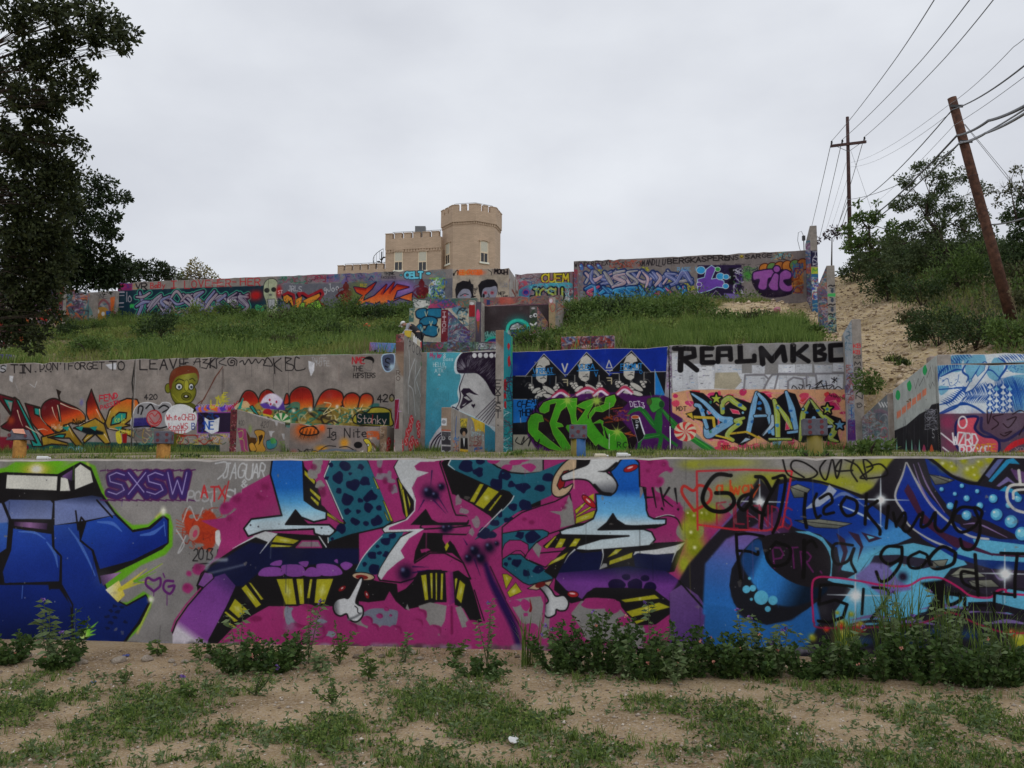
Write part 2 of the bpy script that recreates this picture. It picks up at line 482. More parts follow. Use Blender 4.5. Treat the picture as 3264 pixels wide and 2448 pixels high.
 def piece(self,x0,y0,x1,y1,n,fills,ol,hi=None,seed=3,ow=7,halo=None):
  """an unreadable wild-style piece: interlocked bent letter strokes with outline and highlight"""
  rg=random.Random(seed)
  w=(x1-x0)/n;h=y1-y0
  shp=[]
  for i in range(n):
   cx=x0+(i+.5)*w
   for k in range(3):
    t=rg.choice([0,1,2])
    if t==0:pts=[(cx+rg.uniform(-.5,.1)*w,y0+rg.uniform(0,.25)*h),(cx+rg.uniform(-.2,.4)*w,y0+h*.5),(cx+rg.uniform(-.6,.6)*w,y1-rg.uniform(0,.15)*h)]
    elif t==1:pts=[(cx-.6*w,y0+rg.uniform(.2,.8)*h),(cx,y0+rg.uniform(.05,.9)*h),(cx+.6*w,y0+rg.uniform(.1,.8)*h)]
    else:pts=[(cx+.4*w,y0+rg.uniform(.05,.3)*h),(cx-.4*w,y0+rg.uniform(.2,.5)*h),(cx+.4*w,y0+rg.uniform(.5,.75)*h),(cx-.5*w,y1-rg.uniform(0,.2)*h)]
    wd=w*rg.uniform(.22,.38)
    shp.append((pts,wd,rg.choice(fills)))
  if halo is not None:
   for p,wd,f in shp:self.ln(p,halo,wd+ow*5,sm=1)
  for p,wd,f in shp:self.ln(p,ol,wd+ow*2,sm=1)
  rg.shuffle(shp)
  for p,wd,f in shp:
   self.ln(p,ol,[wd*.5+ow,wd+ow*1.6,wd*.6+ow],sm=1)
   self.ln(p,f,[wd*.5,wd,wd*.6],sm=1)
   if hi is not None:
    self.ln([(a-wd*.22,b-wd*.15)for a,b in p],hi,ow*.45,sm=1,al=.9)
  return self
 def weather(self,n=1.0):
  """runs, overspray, scuffs and old patches over the paint"""
  R=self.rng;k=self.ppm
  A=int((self.r1-self.r0)*(self.z1-self.z0)*n)
  P0=self.P;self.P=lambda p:np.asarray(p,float)
  for _ in range(A*3):
   x,y=R.uniform(0,self.w),R.uniform(0,self.h);c=self.a[int(min(y,self.h-1)),int(min(x,self.w-1))]
   L=R.uniform(.05,.4)*k
   self.ln([(x,y),(x+R.normal(0,.5),y+L)],tuple(c*R.choice([.55,.8,1.25])),max(.7,R.uniform(.004,.02)*k),al=R.uniform(.15,.5))
  for _ in range(A*2):
   x,y=R.uniform(0,self.w),R.uniform(0,self.h)
   self.sp(x,y,R.uniform(.05,.3)*k,(R.uniform(60,150),)*3,al=R.uniform(.04,.16))
   self.ell(R.uniform(0,self.w),R.uniform(0,self.h),R.uniform(.01,.04)*k,R.uniform(.008,.03)*k,(118,112,106),wob=.9,al=R.uniform(.2,.8))
  self.P=P0
  return self
 def finish(self,name,bump=.25):
  self.weather()
  a=self.a
  a=(a*.84+np.stack([blur(a[...,i],2)for i in range(3)],-1)*.16)*(.74 if self.val<12 and self.kind=='d' else .81)
  n=vnoise(self.h,self.w,2.0,self.rng)-.5
  n2=vnoise(self.h,self.w,max(6,self.ppm*.25),self.rng)-.5
  a=a*(1+.10*n+.10*n2)[...,None]
  lin=np.clip(s2l(np.clip(a,0,255)/255.0)/LIGHT_K,.002,.86)
  img=np.ones((self.h,self.w,4),np.float32)
  img[...,:3]=l2s(lin)
  img=img[::-1]
  im=bpy.data.images.new(name,self.w,self.h,alpha=False)
  im.pixels.foreach_set(np.ascontiguousarray(img).ravel())
  im.pack()
  m,nt,b=mat_new(name)
  L=nt.links
  uv=nd(nt,'ShaderNodeUVMap')
  ti=nd(nt,'ShaderNodeTexImage');ti.image=im;ti.extension='EXTEND'
  L.new(uv.outputs['UV'],ti.inputs['Vector'])
  tc=nd(nt,'ShaderNodeTexCoord')
  n1=nd(nt,'ShaderNodeTexNoise',Scale=1.7,Detail=9.0,Roughness=.7)
  L.new(tc.outputs['Object'],n1.inputs['Vector'])
  mr=nd(nt,'ShaderNodeMapRange');mr.inputs['From Min'].default_value=.3;mr.inputs['From Max'].default_value=.7
  mr.inputs['To Min'].default_value=.86;mr.inputs['To Max'].default_value=1.12
  L.new(n1.outputs['Fac'],mr.inputs['Value'])
  vm=nd(nt,'ShaderNodeVectorMath',operation='SCALE')
  L.new(ti.outputs['Color'],vm.inputs[0]);L.new(mr.outputs['Result'],vm.inputs['Scale'])
  L.new(vm.outputs['Vector'],b.inputs['Base Color'])
  b.inputs['Roughness'].default_value=.85
  b.inputs['Specular IOR Level'].default_value=.1
  n2=nd(nt,'ShaderNodeTexNoise',Scale=38.0,Detail=7.0,Roughness=.75)
  L.new(tc.outputs['Object'],n2.inputs['Vector'])
  bp=nd(nt,'ShaderNodeBump',Strength=bump,Distance=.012)
  L.new(n2.outputs['Fac'],bp.inputs['Height'])
  L.new(bp.outputs['Normal'],b.inputs['Normal'])
  return m


D1,D2,D3=9.3,35.3,64.0
BLK,NVY=(22,20,22),(16,20,52)
MAG,MAGD=(146,42,100),(98,20,60)
YEL,YELH=(158,152,32),(196,196,120)
TEAL,WHT,GRY=(30,88,106),(186,190,192),(124,121,119)
def front_mural():
 c=Canvas('d',D1,hit_d(-90,1500,D1)[0],hit_d(3354,1500,D1)[0],-.15,1.95,170,base=GRY,seed=4)
 B=lambda pts,col,ow=11,**k:c.pg(pts,col,ol=BLK,ow=ow,**k)
 c.Z(0,1430,2.011)
 c.sp(230,120,190,(95,165,25),ry=60).sp(330,95,160,(95,165,25),ry=50)
 G=qq('-200,170 40,120 100,85 180,95 400,120 470,88 510,70 610,110 650,230 700,350 780,440 850,490 950,485 1040,405 1090,425 1108,500 1105,625 1060,680 900,750 800,830 700,900 760,985 820,985 920,915 980,955 965,1020 900,1150 830,1215 760,1290 -200,1290')
 c.pg(G,(92,158,28),so=4)
 c.sp(230,135,120,(196,178,45),ry=55).sp(232,130,60,(225,222,205),ry=40)
 for a in((560,95,600,200),(960,1000,880,1180),(1000,440,1045,400)):
  c.ln([(a[0],a[1]),(a[2],a[3])],(198,190,90),16,so=14,al=.7)
 c.pg(qq('-200,190 35,150 370,163 470,108 515,85 585,122 650,280 740,410 850,520 950,502 1045,425 1082,450 1082,605 1040,645 850,742 660,830 690,905 740,965 810,1000 935,932 965,985 900,1120 835,1200 775,1290 -200,1290'),BLK)
 for p in(qq('45,168 368,178 362,268 38,255'),qq('390,185 432,188 450,270 385,272'),qq('480,130 515,100 580,143 596,215 480,262')):
  c.pg(p,(203,203,194))
 c.pg(qq('395,178 465,133 462,208'),[(395,150,(130,90,150)),(465,210,(35,25,50))])
 LV=(104,118,168)
 c.pg(qq('28,345 60,327 322,332 338,350 330,452 72,450'),[(60,330,(70,84,132)),(60,450,LV)])
 c.pg(qq('-200,470 -200,330 10,350 55,460 40,640 -200,800'),[(0,350,LV),(0,470,LV),(0,480,(50,90,165)),(0,700,(30,60,150))])
 c.pg(qq('350,335 590,300 650,312 735,425 540,462 350,490'),[(500,300,(40,48,80)),(480,360,LV),(480,480,LV)])
 BL=[(0,470,(34,68,158)),(0,780,(20,44,128)),(0,1230,(12,28,88))]
 c.pg(qq('555,470 735,427 850,537 965,515 1050,440 1073,462 1073,603 850,715 640,772 600,650 520,585'),[(700,440,(30,66,160)),(800,700,(16,36,118))])
 c.pg(qq('345,492 500,478 512,590 585,620 640,830 690,915 740,975 812,1012 935,945 950,985 880,1115 750,1290 480,1290 465,1040 395,870 395,690 345,640'),BL)
 c.pg(qq('85,512 330,548 335,645 385,690 378,850 30,862 18,790 72,650'),BL)
 c.pg(qq('-200,870 40,875 310,870 320,900 380,900 450,1000 462,1290 -200,1290'),[(0,870,(16,36,112)),(0,1200,(9,20,66))])
 c.pg(qq('90,468 305,478 300,520 90,495'),[(90,480,(40,26,50)),(190,490,(140,96,150)),(300,500,(40,26,50))])
 c.pg(qq('640,815 780,790 700,850 660,880'),[(640,850,(52,34,66)),(730,810,(150,108,160))])
 HB=(74,112,190)
 for p,w in((qq('120,532 220,538 290,580'),16),(qq('300,600 350,670 370,760'),22),(qq('440,510 500,590 560,700 610,815'),20),(qq('625,470 720,480 780,530'),24),(qq('900,555 980,540 1050,490'),26),([(1050,470),(1060,560)],20),([(145,880),(140,960)],18)):
  c.ln(p,HB,[w*.4,w,w*.3],sm=1,al=.8,so=3)
 for p in([(620,330),(720,440)],qq('340,500 345,640 392,690 392,870 465,1000 462,1200'),qq('515,590 590,650 645,860'),qq('485,400 500,520 520,440 545,470 515,540'),qq('60,865 315,868 318,900')):
  c.ln(p,BLK,12,sm=0,so=2)
 for i in range(10):
  x,y=690+22*(i%6),1150-26*(i%5)-8*i
  c.ell(x,y,16,11,(14,20,48),wob=.8,so=3,al=.8)
 c.pg(qq('675,905 762,845 800,940 755,985'),[(680,920,(226,220,190)),(800,930,(205,185,50))])
 for q in((1040,738),(940,770),(900,805),(960,840),(860,860)):
  c.ln([(765,905),q],(198,186,48),[22,3],so=3,al=.85)
 for q in((1040,735),(1000,790),(980,870)):
  c.ln([(860,850),q],(92,158,28),[14,2],so=3,al=.85)
 for q in((628,1110),(570,1125),(615,1160),(612,1190)):
  c.ln([(530,1200),q],(112,176,50),[30,3],so=4)
 c.sp(530,1195,34,(190,210,120))
 c.sp(965,965,26,(220,220,200)).sp(1045,400,24,(215,215,195),ry=34)
 PU,PL=(52,34,92),(150,138,190)
 for(x,w_,st)in((690,112,'S'),(822,112,'X'),(938,112,'S'),(1075,122,'W')):
  y=160
  c.tx(st,x+6,y,w_,140,(76,30,78),66,jit=0,so=6)
 for k in range(26):
  x,s_=665+560*(k%13)/12,-1 if k<13 else 1
  y=235+s_*92
  c.ln([(x-22,y),(x+26,y+s_*8)],(76,30,78),9,so=3)
 for(x,w_,st)in((690,112,'S'),(822,112,'X'),(938,112,'S'),(1075,122,'W')):
  c.tx(st,x+6,160,w_,140,PU,50,jit=0,so=3)
  c.tx(st,x,153,w_,140,PL,7,jit=0,so=2)
 c.tx('JAGUAR',1430,92,36,90,(178,180,182),10,sm=1,jit=.12,lean=.15)
 c.ln(qq('1380,95 1450,88 1440,150 1395,195'),(178,180,182),9,sm=1)
 c.tx('&',1545,200,40,52,(178,180,182),9)
 c.tx('SUT',1450,262,46,92,(178,180,182),11,sm=1,jit=.1)
 c.ln(qq('1540,300 1640,240 1712,285'),(178,180,182),8,sm=1).ln(qq('1670,250 1650,330 1670,405'),(178,180,182),9,sm=1)
 c.tx('POST',1200,275,36,60,(150,150,152),11,sm=1,jit=.1,lean=.2)
 c.ln(qq('1350,330 1360,400 1350,470'),(150,150,152),10,sm=1)
 c.tx('ATX',1290,240,44,85,(176,44,48),12,jit=.1)
 c.ln([(1465,210),(1420,420)],(176,44,48),9)
 OR=(164,52,28)
 for p in(qq('1180,430 1215,395 1270,440 1330,395 1385,440 1395,560 1340,660 1300,610 1245,600 1190,520'),):
  c.pg(p,OR,sm=1,so=4)
 c.scrawl(1170,380,1410,640,[OR,(140,40,26)],26,lw=8,size=40,seed=5)
 c.ell(1245,540,32,52,(150,120,112),rot=.3).ell(1250,545,14,26,(168,60,90),rot=.3).ell(1230,435,20,14,(120,116,112))
 for k in range(5):
  c.ln([(1180,480+14*k),(1128,455+22*k)],OR,3).ln([(1385,450+12*k),(1425,430+22*k)],OR,3)
 c.ln(qq('1170,470 1215,370 1260,460 1300,380'),(165,165,166),9,sm=1,al=.8).ln(qq('1130,520 1180,610 1140,670 1190,560'),(165,165,166),9,sm=1)
 c.ln(qq('1395,540 1400,600 1450,625 1480,570 1470,520'),(190,192,192),36,sm=1,so=4).sp(1450,510,26,(198,198,198))
 c.ln(qq('1475,440 1520,500 1470,470 1500,420'),(165,165,166),10,sm=1)
 c.tx('2013!',1232,640,30,74,BLK,8,lean=.1,jit=.1).ln(qq('1235,765 1280,740 1380,735'),BLK,9,sm=1)
 c.ln(qq('985,915 935,870 945,828 985,845 1025,830 1025,880 985,915'),(86,28,96),17,sm=1,so=4)
 c.ln(qq('1110,850 1060,850 1048,900 1090,930 1118,880 1080,885'),(86,28,96),17,sm=1,so=4).ln([(1070,930),(1070,1003)],(86,28,96),6).ln([(985,915),(985,945)],(86,28,96),5).ln([(1045,800),(1055,825)],(86,28,96),9)
 c.Z(0,0,1)
 c.pg(qq('548,2010 600,1930 650,1862 636,1835 690,1770 705,1720 700,1690 640,1660 720,1650 770,1610 770,1560 880,1500 880,1440 2190,1440 2200,1560 2290,1600 2340,1650 2335,1790 2350,1880 2200,1960 2100,2090 560,2090'),MAG)
 for x,y,r in((598,1875,17),(602,1828,9),(635,1815,22),(720,1620,22),(760,1600,30),(840,1590,36),(850,1560,28),(735,1660,20)):
  c.ell(x,y,r,r*.9,MAG,so=3,wob=.3).ell(x-r*.2,y-r*.3,r*.5,r*.4,MAGD,so=6,al=.5)
 for(x,y,rx,ry)in((820,1980,40,40),(960,1990,60,36),(870,2010,50,26),(1180,1975,60,30),(1920,2010,60,40),(2000,2030,60,40),(1700,1950,20,50),(1735,1990,18,60),(990,1470,26,26),(1010,1500,30,30),(1225,1500,22,34),(1250,1530,24,26),(2180,1480,60,40),(2270,1500,80,44),(2150,1545,60,50),(2230,1600,60,60),(2200,1690,40,30),(1020,1550,20,20)):
  c.ell(x,y,rx,ry,GRY,wob=.5)
 c.pg(qq('2040,1445 2260,1445 2330,1500 2320,1600 2220,1610 2130,1480'),GRY,so=3)
 for(x,y,r)in((2065,1470,26),(2110,1480,20),(2135,1497,9),(2095,1535,20),(2160,1620,16),(2185,1660,24),(2090,1590,20),(2060,1500,18)):
  c.ell(x,y,r,r*.9,MAG,wob=.3,so=2).ell(x+r*.2,y,r*.4,r*.4,MAGD,so=5,al=.5)
 c.Z(0,1430,2.011)
 c.pg(qq('1600,1060 1720,985 1780,1010 1850,1000 2010,1010 2212,1010 2212,1320 1350,1320'),MAG)
 for(x,y,rx,ry)in((1850,1070,30,60),(2050,1110,40,20),(1900,1100,40,20),(2120,1190,30,20)):
  c.ell(x,y,rx,ry,(120,124,138),wob=.5)
 for(x,y,rx,ry)in((1980,1070,60,44),(1940,1120,60,30),(1640,1090,40,20),(2040,1190,50,30)):
  c.ell(x,y,rx,ry,MAGD,so=12,al=.65)
 c.pg(qq('1260,870 1320,760 1600,575 1690,535 2100,560 2300,520 2300,1010 1720,1010 1640,1055 1500,1140 1345,1300 1300,1240'),BLK)
 c.pg(qq('1330,770 1600,600 1900,640 2300,640 2300,740 2000,745 1700,760 1560,880 1390,890 1290,850'),NVY,so=8)
 c.pg(qq('1105,1195 1130,1130 1200,1020 1300,893 1380,820 1440,800 1510,880 1450,1010 1335,1225 1320,1290 1105,1290'),[(1420,820,(70,40,100)),(1380,900,(112,56,134)),(1210,1140,(124,62,142)),(1200,1200,(196,190,200))])
 c.ln(qq('1105,1180 1130,1110 1200,1010 1300,895 1262,878 1290,800 1370,730'),BLK,10,so=2)
 c.ln(qq('1098,1170 1122,1100 1192,1000 1285,895'),MAG,10,so=2)
 c.pg(qq('1265,875 1310,790 1360,800 1370,830 1305,890'),(120,70,140),ol=BLK,ow=7)
 c.ln(qq('1320,770 1360,720 1450,712'),(150,160,175),22,sm=1,so=16,al=.7).ln([(1340,800),(1560,745)],(120,130,150),14,so=14,al=.5)
 VI=(120,62,140)
 for p in(qq('1660,815 1690,765 1790,763 1812,812'),qq('1805,750 1930,748 1948,812 1840,815'),qq('1950,815 1968,770 2010,760 2052,790 2048,818'),qq('2030,742 2150,748 2190,805 2060,812'),qq('1730,745 1760,722 1805,716 1795,750'),qq('1912,730 1975,722 1960,760'),qq('2140,720 2160,708 2165,735'),qq('2180,745 2215,725 2260,745 2215,780')):
  c.pg(p,VI,sm=1)
 def key(p):
  xs=[q[0]for q in p];ys=[q[1]for q in p];mx,my=sum(xs)/4,sum(ys)/4
  c.pg(p,YEL,ol=BLK,ow=3)
  a=((p[0][0]+p[1][0])/2,(p[0][1]+p[1][1])/2);b=((p[2][0]+p[3][0])/2,(p[2][1]+p[3][1])/2)
  wd=min(math.dist(p[0],p[1]),math.dist(p[1],p[2]))*.35
  c.ln([(a[0]*.75+b[0]*.25,a[1]*.75+b[1]*.25),(mx,my),(a[0]*.3+b[0]*.7,a[1]*.3+b[1]*.7)],YELH,[2,wd,2],so=wd*.8,al=.8)
 for p in(qq('1770,835 1875,832 1900,1000 1830,1000'),qq('1897,833 1945,833 1950,998 1920,998'),qq('1985,835 2003,835 1985,960 1965,960'),qq('2028,835 2137,833 2080,995 2013,990'),qq('1545,895 1575,870 1675,1000 1640,1022'),qq('1590,855 1608,860 1690,965 1672,972'),qq('1465,1030 1505,960 1590,1035 1530,1088'),qq('1435,1050 1447,1042 1530,1105 1500,1112'),qq('1430,1105 1445,1100 1515,1140 1500,1150'),qq('1740,600 1770,555 1920,588 1880,612'),qq('1727,632 1740,612 1888,622 1850,632')):
  key(p)
 c.pg(qq('1898,633 1935,592 2040,592 2060,633'),(128,112,120),ol=MAG,ow=9)
 c.ln([(2030,540),(2090,630)],WHT,8,so=2).ln([(1740,575),(1665,672)],WHT,[12,3],so=3).ln([(1490,640),(1640,560)],WHT,[3,12],so=2)
 BG=[(1800,75,(30,88,172)),(1800,250,(26,96,178)),(1800,340,(74,150,206)),(1800,410,(140,190,214)),(1800,470,(176,198,208)),(1800,560,(178,192,200))]
 c.pg(qq('1745,60 1940,60 1950,330 2020,380 2092,405 2090,452 2010,470 1930,440 1893,395 1830,485 2110,488 2148,522 2130,560 2060,560 2015,545 2010,515 1690,528 1590,562 1562,512 1610,452 1805,428 1732,165'),BG,ol=BLK,ow=12,os=2)
 c.pg(qq('1893,398 1826,487 1985,492 1935,442'),BLK)
 c.pg(qq('1620,560 1700,530 1780,545 1720,600'),WHT)
 c.pg(qq('1945,90 1950,330 2000,372 2090,400 2212,500 2212,480 2060,360 2055,290 2020,205 1975,130'),BLK)
 for p in(qq('1950,135 2020,205 2015,232 1950,168'),qq('1985,250 2055,310 2050,338 1985,272'),qq('1990,300 2045,345 2040,372 1990,318'),qq('2095,408 2205,478 2200,492 2095,430')):
  key(p)
 for x,y in((1655,500),(1605,490),(2060,508)):c.ell(x,y,6,6,(60,62,70))
 c.Z(900,1430,2.5525)
 c.pg(qq('165,90 400,85 335,225 500,600 440,590 350,490 315,400 270,250 180,150'),MAG)
 for(x,y,rx,ry)in((290,100,40,40),(250,210,40,46),(305,300,36,36),(280,160,36,60)):c.ell(x,y,rx,ry,GRY,wob=.5)
 for(x,y,r)in((255,150,26),(320,340,34),(330,370,26)):c.ell(x,y,r,r,MAGD,so=10,al=.7)
 T1=qq('395,70 680,70 730,170 800,330 850,420 900,590 820,640 560,700 370,765 368,725 510,605 480,560 340,225')
 c.pg(T1,TEAL,ol=BLK,ow=12)
 T2=qq('590,1000 640,900 715,810 820,690 990,670 900,850 800,1020 655,1015')
 c.pg(T2,TEAL)
 c.ln(qq('598,985 650,890 730,790 812,710'),(196,200,202),[4,9,4],so=2,sm=1)
 c.ln(qq('392,95 340,225 490,570'),(196,200,202),9,so=1).ln([(372,765),(370,725)],(196,200,202),9)
 rg=random.Random(3)
 for x,y,r in((505,145,42),(640,150,26),(395,135,20),(455,235,50),(550,205,16),(580,290,52),(675,265,40),(360,240,18),(455,345,24),(535,410,50),(632,420,22),(715,385,52),(700,480,42),(528,510,28),(617,512,20),(590,595,36),(680,610,26),(765,590,46),(785,485,22),(475,650,40),(405,735,14),(840,755,40),(770,795,16),(790,850,20),(730,870,36),(850,860,32),(668,940,22),(750,980,40),(900,710,30)):
  c.ell(x,y,r,r*.92,NVY,wob=.55)
 c.pg(qq('690,80 950,80 905,150 960,280 1000,600 900,590 850,480 800,350 720,160'),MAG)
 for(x,y,rx,ry)in((790,110,30,40),(810,230,60,30),(870,220,20,40),(910,330,28,40),(880,260,40,20)):c.ell(x,y,rx,ry,(120,110,122),wob=.5)
 for(x,y,r)in((795,180,28),(835,260,30),(880,320,34)):c.ell(x,y,r*.7,r,MAGD,so=9,al=.7)
 c.pg(qq('925,240 955,235 1070,420 1060,510 1010,580 980,520'),BLK)
 for p in(qq('938,245 965,260 1010,500 990,470'),qq('1008,360 1015,370 1042,450 1035,500'),qq('968,330 985,330 1025,560 1005,570'),qq('735,230 745,235 790,330 770,325'),qq('815,420 830,430 900,590 880,590'),qq('825,510 835,520 870,590 855,585'),qq('365,515 375,520 480,600 470,605')):key(p)
 WP=qq('955,70 1290,70 1280,120 1340,300 1385,480 1410,540 1500,545 1525,570 1500,605 1400,605 1130,620 1120,640 1150,655 1400,640 1530,625 1535,660 1500,700 1150,690 1100,800 1075,930 1200,850 1320,850 1470,930 1530,1060 1330,1000 1180,990 1060,1060 960,1090 790,1070 775,1035 795,975 870,850 960,720 1060,670 830,682 812,655 850,625 1000,575 1070,500 1072,420 960,270 908,150')
 c.pg(WP,MAG,ol=BLK,ow=12)
 c.pg(qq('955,70 1260,70 1240,105 1120,108 1072,142 1090,175 1192,195 1095,235 1052,320 1085,420 1078,505 1015,580 870,640 862,662 1155,652 1030,730 960,830 992,888 930,930 850,1000 803,1068 776,1035 796,975 872,850 965,722 1065,672 832,680 814,655 852,627 1000,578 1070,500 1070,425 960,270 910,150'),WHT)
 c.pg(qq('1040,620 1165,488 1215,575 1260,600 1400,608 1520,600 1500,625 1200,622'),BLK,sm=0)
 c.pg(qq('1145,690 1305,688 1300,740 1330,790 1370,735 1440,870 1475,930 1380,850 1200,840 1065,925 1080,830'),BLK)
 c.pg(qq('1120,820 1180,812 1205,825 1130,850'),MAG)
 c.pg(qq('1355,740 1400,720 1540,740 1620,800 1560,880 1470,850 1400,790'),MAG)
 c.pg(qq('1318,800 1340,760 1355,790 1330,835'),YEL)
 c.pg(qq('650,1040 770,1078 930,1100 938,1170 1000,1140 1060,1080 1105,1000 1180,985 1290,985 1325,1010 1335,1250 1250,1250 1100,1290 1000,1310 920,1240 870,1160 830,1235 700,1250 610,1240 600,1100'),BLK)
 for p in(qq('1125,1030 1170,1022 1187,1230 1157,1235'),qq('1198,1012 1222,1010 1222,1220 1208,1220'),qq('1243,1010 1258,1010 1258,1232 1245,1232'),qq('1288,1015 1308,1015 1303,1232 1282,1230')):key(p)
 c.pg(qq('1385,1000 1430,990 1520,1060 1560,1180 1625,1410 1540,1425 1470,1300 1400,1270'),BLK)
 for p in(qq('1440,1065 1487,1105 1455,1262 1412,1215'),qq('1400,1060 1415,1050 1425,1060 1402,1180')):key(p)
 c.pg(qq('1340,1000 1385,1000 1400,1250 1350,1280'),[(1340,1100,MAG),(1400,1100,(90,30,90))])
 c.pg(qq('1105,1280 1200,1250 1335,1278 1320,1400 1290,1452 1200,1440 1150,1360'),GRY)
 c.pg(qq('1405,1292 1450,1280 1535,1440 1460,1458'),GRY)
 c.pg(qq('660,1335 740,1300 900,1310 940,1340 910,1460 850,1440 760,1430 650,1370'),(108,112,128),sm=1)
 c.pg(qq('1000,1300 1015,1262 1035,1320'),GRY)
 for(x,y,r)in((790,1362,28),(880,1357,12),(845,1305,22),(1120,1350,60),(1100,1420,50),(560,1460,60),(740,1460,50),(920,1480,60),(1240,1480,60),(690,1400,50),(190,1350,110),(280,1480,80),(150,1560,90),(1540,1430,50),(1650,1500,60)):
  c.ell(x,y,r,r*.8,MAG,so=3,wob=.2)
  c.ln([(x-r*.2,y-r*.7),(x+r*.6,y-r*.35),(x+r*.75,y+r*.3)],MAGD,[6,r*.3,6],so=r*.35,sm=1,al=.8)
 for(x,y)in((300,1400),(250,1500),(60,1440)):c.sp(x,y,60,(120,124,136),al=.5)
 c.pg(qq('1545,1060 1560,950 1650,940 1760,1180 1850,1300 1930,1540 1960,1700 1690,1700 1640,1480'),MAG)
 c.ln(qq('1650,940 1700,1080 1790,1260 1880,1450 1920,1600'),(34,16,66),[40,70,50],so=34,sm=1)
 c.ln(qq('1690,960 1830,1260 1950,1480'),BLK,12,so=4,al=.7)
 c.ln([(1375,1290),(1378,1500)],MAGD,22,so=14,al=.8).ln([(1560,1150),(1640,1400)],BLK,10,so=2)
 c.ell(657,1040,92,32,(176,152,122),rot=.1,ol=BLK,ow=8).ell(645,1045,52,18,(110,26,26),rot=.1)
 BN=qq('625,1060 650,1055 645,1100 598,1235 612,1268 650,1290 655,1350 620,1400 580,1408 540,1385 520,1345 470,1362 425,1335 412,1275 440,1230 500,1212 535,1215 575,1150')
 c.pg(BN,[(430,1300,(100,102,106)),(470,1290,(196,198,200)),(640,1290,(196,198,200))],sm=1,ol=BLK,ow=14,os=2)
 c.ln(qq('588,1280 610,1300 612,1330 635,1345'),BLK,8,sm=1).ln(qq('535,1390 590,1370 640,1340'),(90,92,96),16,so=16,sm=1)
 for(x,y,rt)in((485,1138,-.6),(685,1188,1.2)):c.ell(x,y,36,18,(120,22,26),rot=rt,ol=BLK,ow=4).ell(x,y-3,12,5,(205,190,190),rot=rt,so=3)
 for(x,y,r)in((1185,355,58),(1290,310,34),(1240,380,40),(1000,1010,68),(1320,650,40),(1360,640,28),(1560,830,54),(1510,890,40),(1680,800,48),(1610,890,50),(1740,770,22)):
  c.sp(x,y,r*1.25,(14,12,34))
  c.sp(x-r*.35,y-r*.4,r*.32,(84,92,130),al=.9)
 for q in(((1215,180),(1205,300)),((1150,420),(1100,510)),((1230,420),(1330,530)),((1270,400),(1345,520)),((1060,960),(1190,965)),((1060,1010),(1200,985)),((1560,900),(1610,1040)),((1500,780),(1470,730)),((1100,1000),(1190,990))):
  c.ln(q,(30,16,60),[14,2],so=5,al=.8)
 c.pg(qq('1340,70 2100,70 2100,460 1900,520 1760,640 1560,745 1700,600 1700,560 1540,450 1380,370 1290,115'),BLK)
 c.pg(qq('1375,80 1640,80 1740,150 1900,205 2042,215 2100,210 2100,420 2000,450 1900,500 1790,620 1560,740 1640,660 1810,480 1885,400 1840,350 1720,320 1600,265 1400,175 1345,140'),TEAL)
 for x,y,r in((1495,140,56),(1590,190,44),(1605,105,36),(1805,220,50),(1735,285,56),(1865,290,34),(1955,325,50),(1990,260,20),(1875,475,34),(1775,535,28),(1720,605,36),(1845,565,26),(1930,400,20),(1640,690,50),(1700,700,36)):
  c.ell(x,y,r,r*.85,NVY,wob=.5)
 for p in(qq('1520,430 1605,285 1638,290 1560,440'),qq('1565,455 1672,308 1762,350 1635,492'),qq('1672,502 1772,375 1787,380 1690,508')):key(p)
 c.ln(qq('1600,680 1740,540 1850,430 1885,390'),(196,200,202),[4,12,5],sm=1)
 c.ln(qq('1370,85 1348,130 1400,172'),(196,200,202),[10,9,4],sm=0)
 c.pg(qq('1390,370 1480,420 1690,550 1640,620 1545,720 1480,720 1530,660 1530,610 1500,545 1410,525'),MAG)
 for(x,y,rx,ry)in((1425,420,26,40),(1480,510,40,26),(1570,600,28,50),(1540,680,26,30)):c.ell(x,y,rx,ry,(128,112,120),wob=.6)
 c.pg(qq('1640,70 2120,70 2120,190 1980,205 1860,195 1750,150'),GRY,ol=BLK,ow=12)
 for(x,y,rx,ry)in((1720,95,50,26),(1900,105,50,30),(2010,150,60,34),(1830,150,44,26),(1960,90,40,20)):c.ell(x,y,rx,ry,MAG,wob=.5)
 c.Z(1600,1430,2.5525)
 c.pg(qq('0,640 60,590 160,520 300,470 430,430 550,365 565,450 590,620 480,660 360,700 240,800 310,850 520,830 440,900 350,965 200,900 0,880'),MAG,ol=BLK,ow=10)
 c.pg(qq('540,380 570,440 590,615 470,645 480,600 470,540 380,510 480,510 520,440'),GRY,sm=0)
 for(x,y,r)in((500,480,22),(520,440,16),(240,600,26),(180,575,20)):c.ell(x,y,r,r*.7,MAGD,so=8,al=.7)
 c.pg(qq('240,800 280,765 320,800 300,890 270,850'),GRY)
 TL=qq('0,195 130,215 300,190 490,110 560,90 430,210 400,380 200,470 60,560 0,610')
 c.pg(TL,TEAL)
 c.pg(qq('0,690 150,665 330,660 378,680 370,710 280,760 200,850 180,900 190,800 210,780 150,750 60,745 0,860'),TEAL,ol=BLK,ow=8)
 c.pg(qq('0,900 60,860 150,860 200,905 300,950 400,1020 415,1060 220,1110 170,1090 0,960'),TEAL,ol=BLK,ow=8)
 for x,y,r in((35,230,40),(165,315,55),(75,290,30),(305,320,38),(375,240,44),(90,475,36),(195,455,50),(40,580,26),(145,703,38),(240,720,60),(115,930,45),(195,1010,34),(290,985,40),(30,940,20),(60,895,14)):
  c.ell(x,y,r,r*.8,NVY,wob=.5)
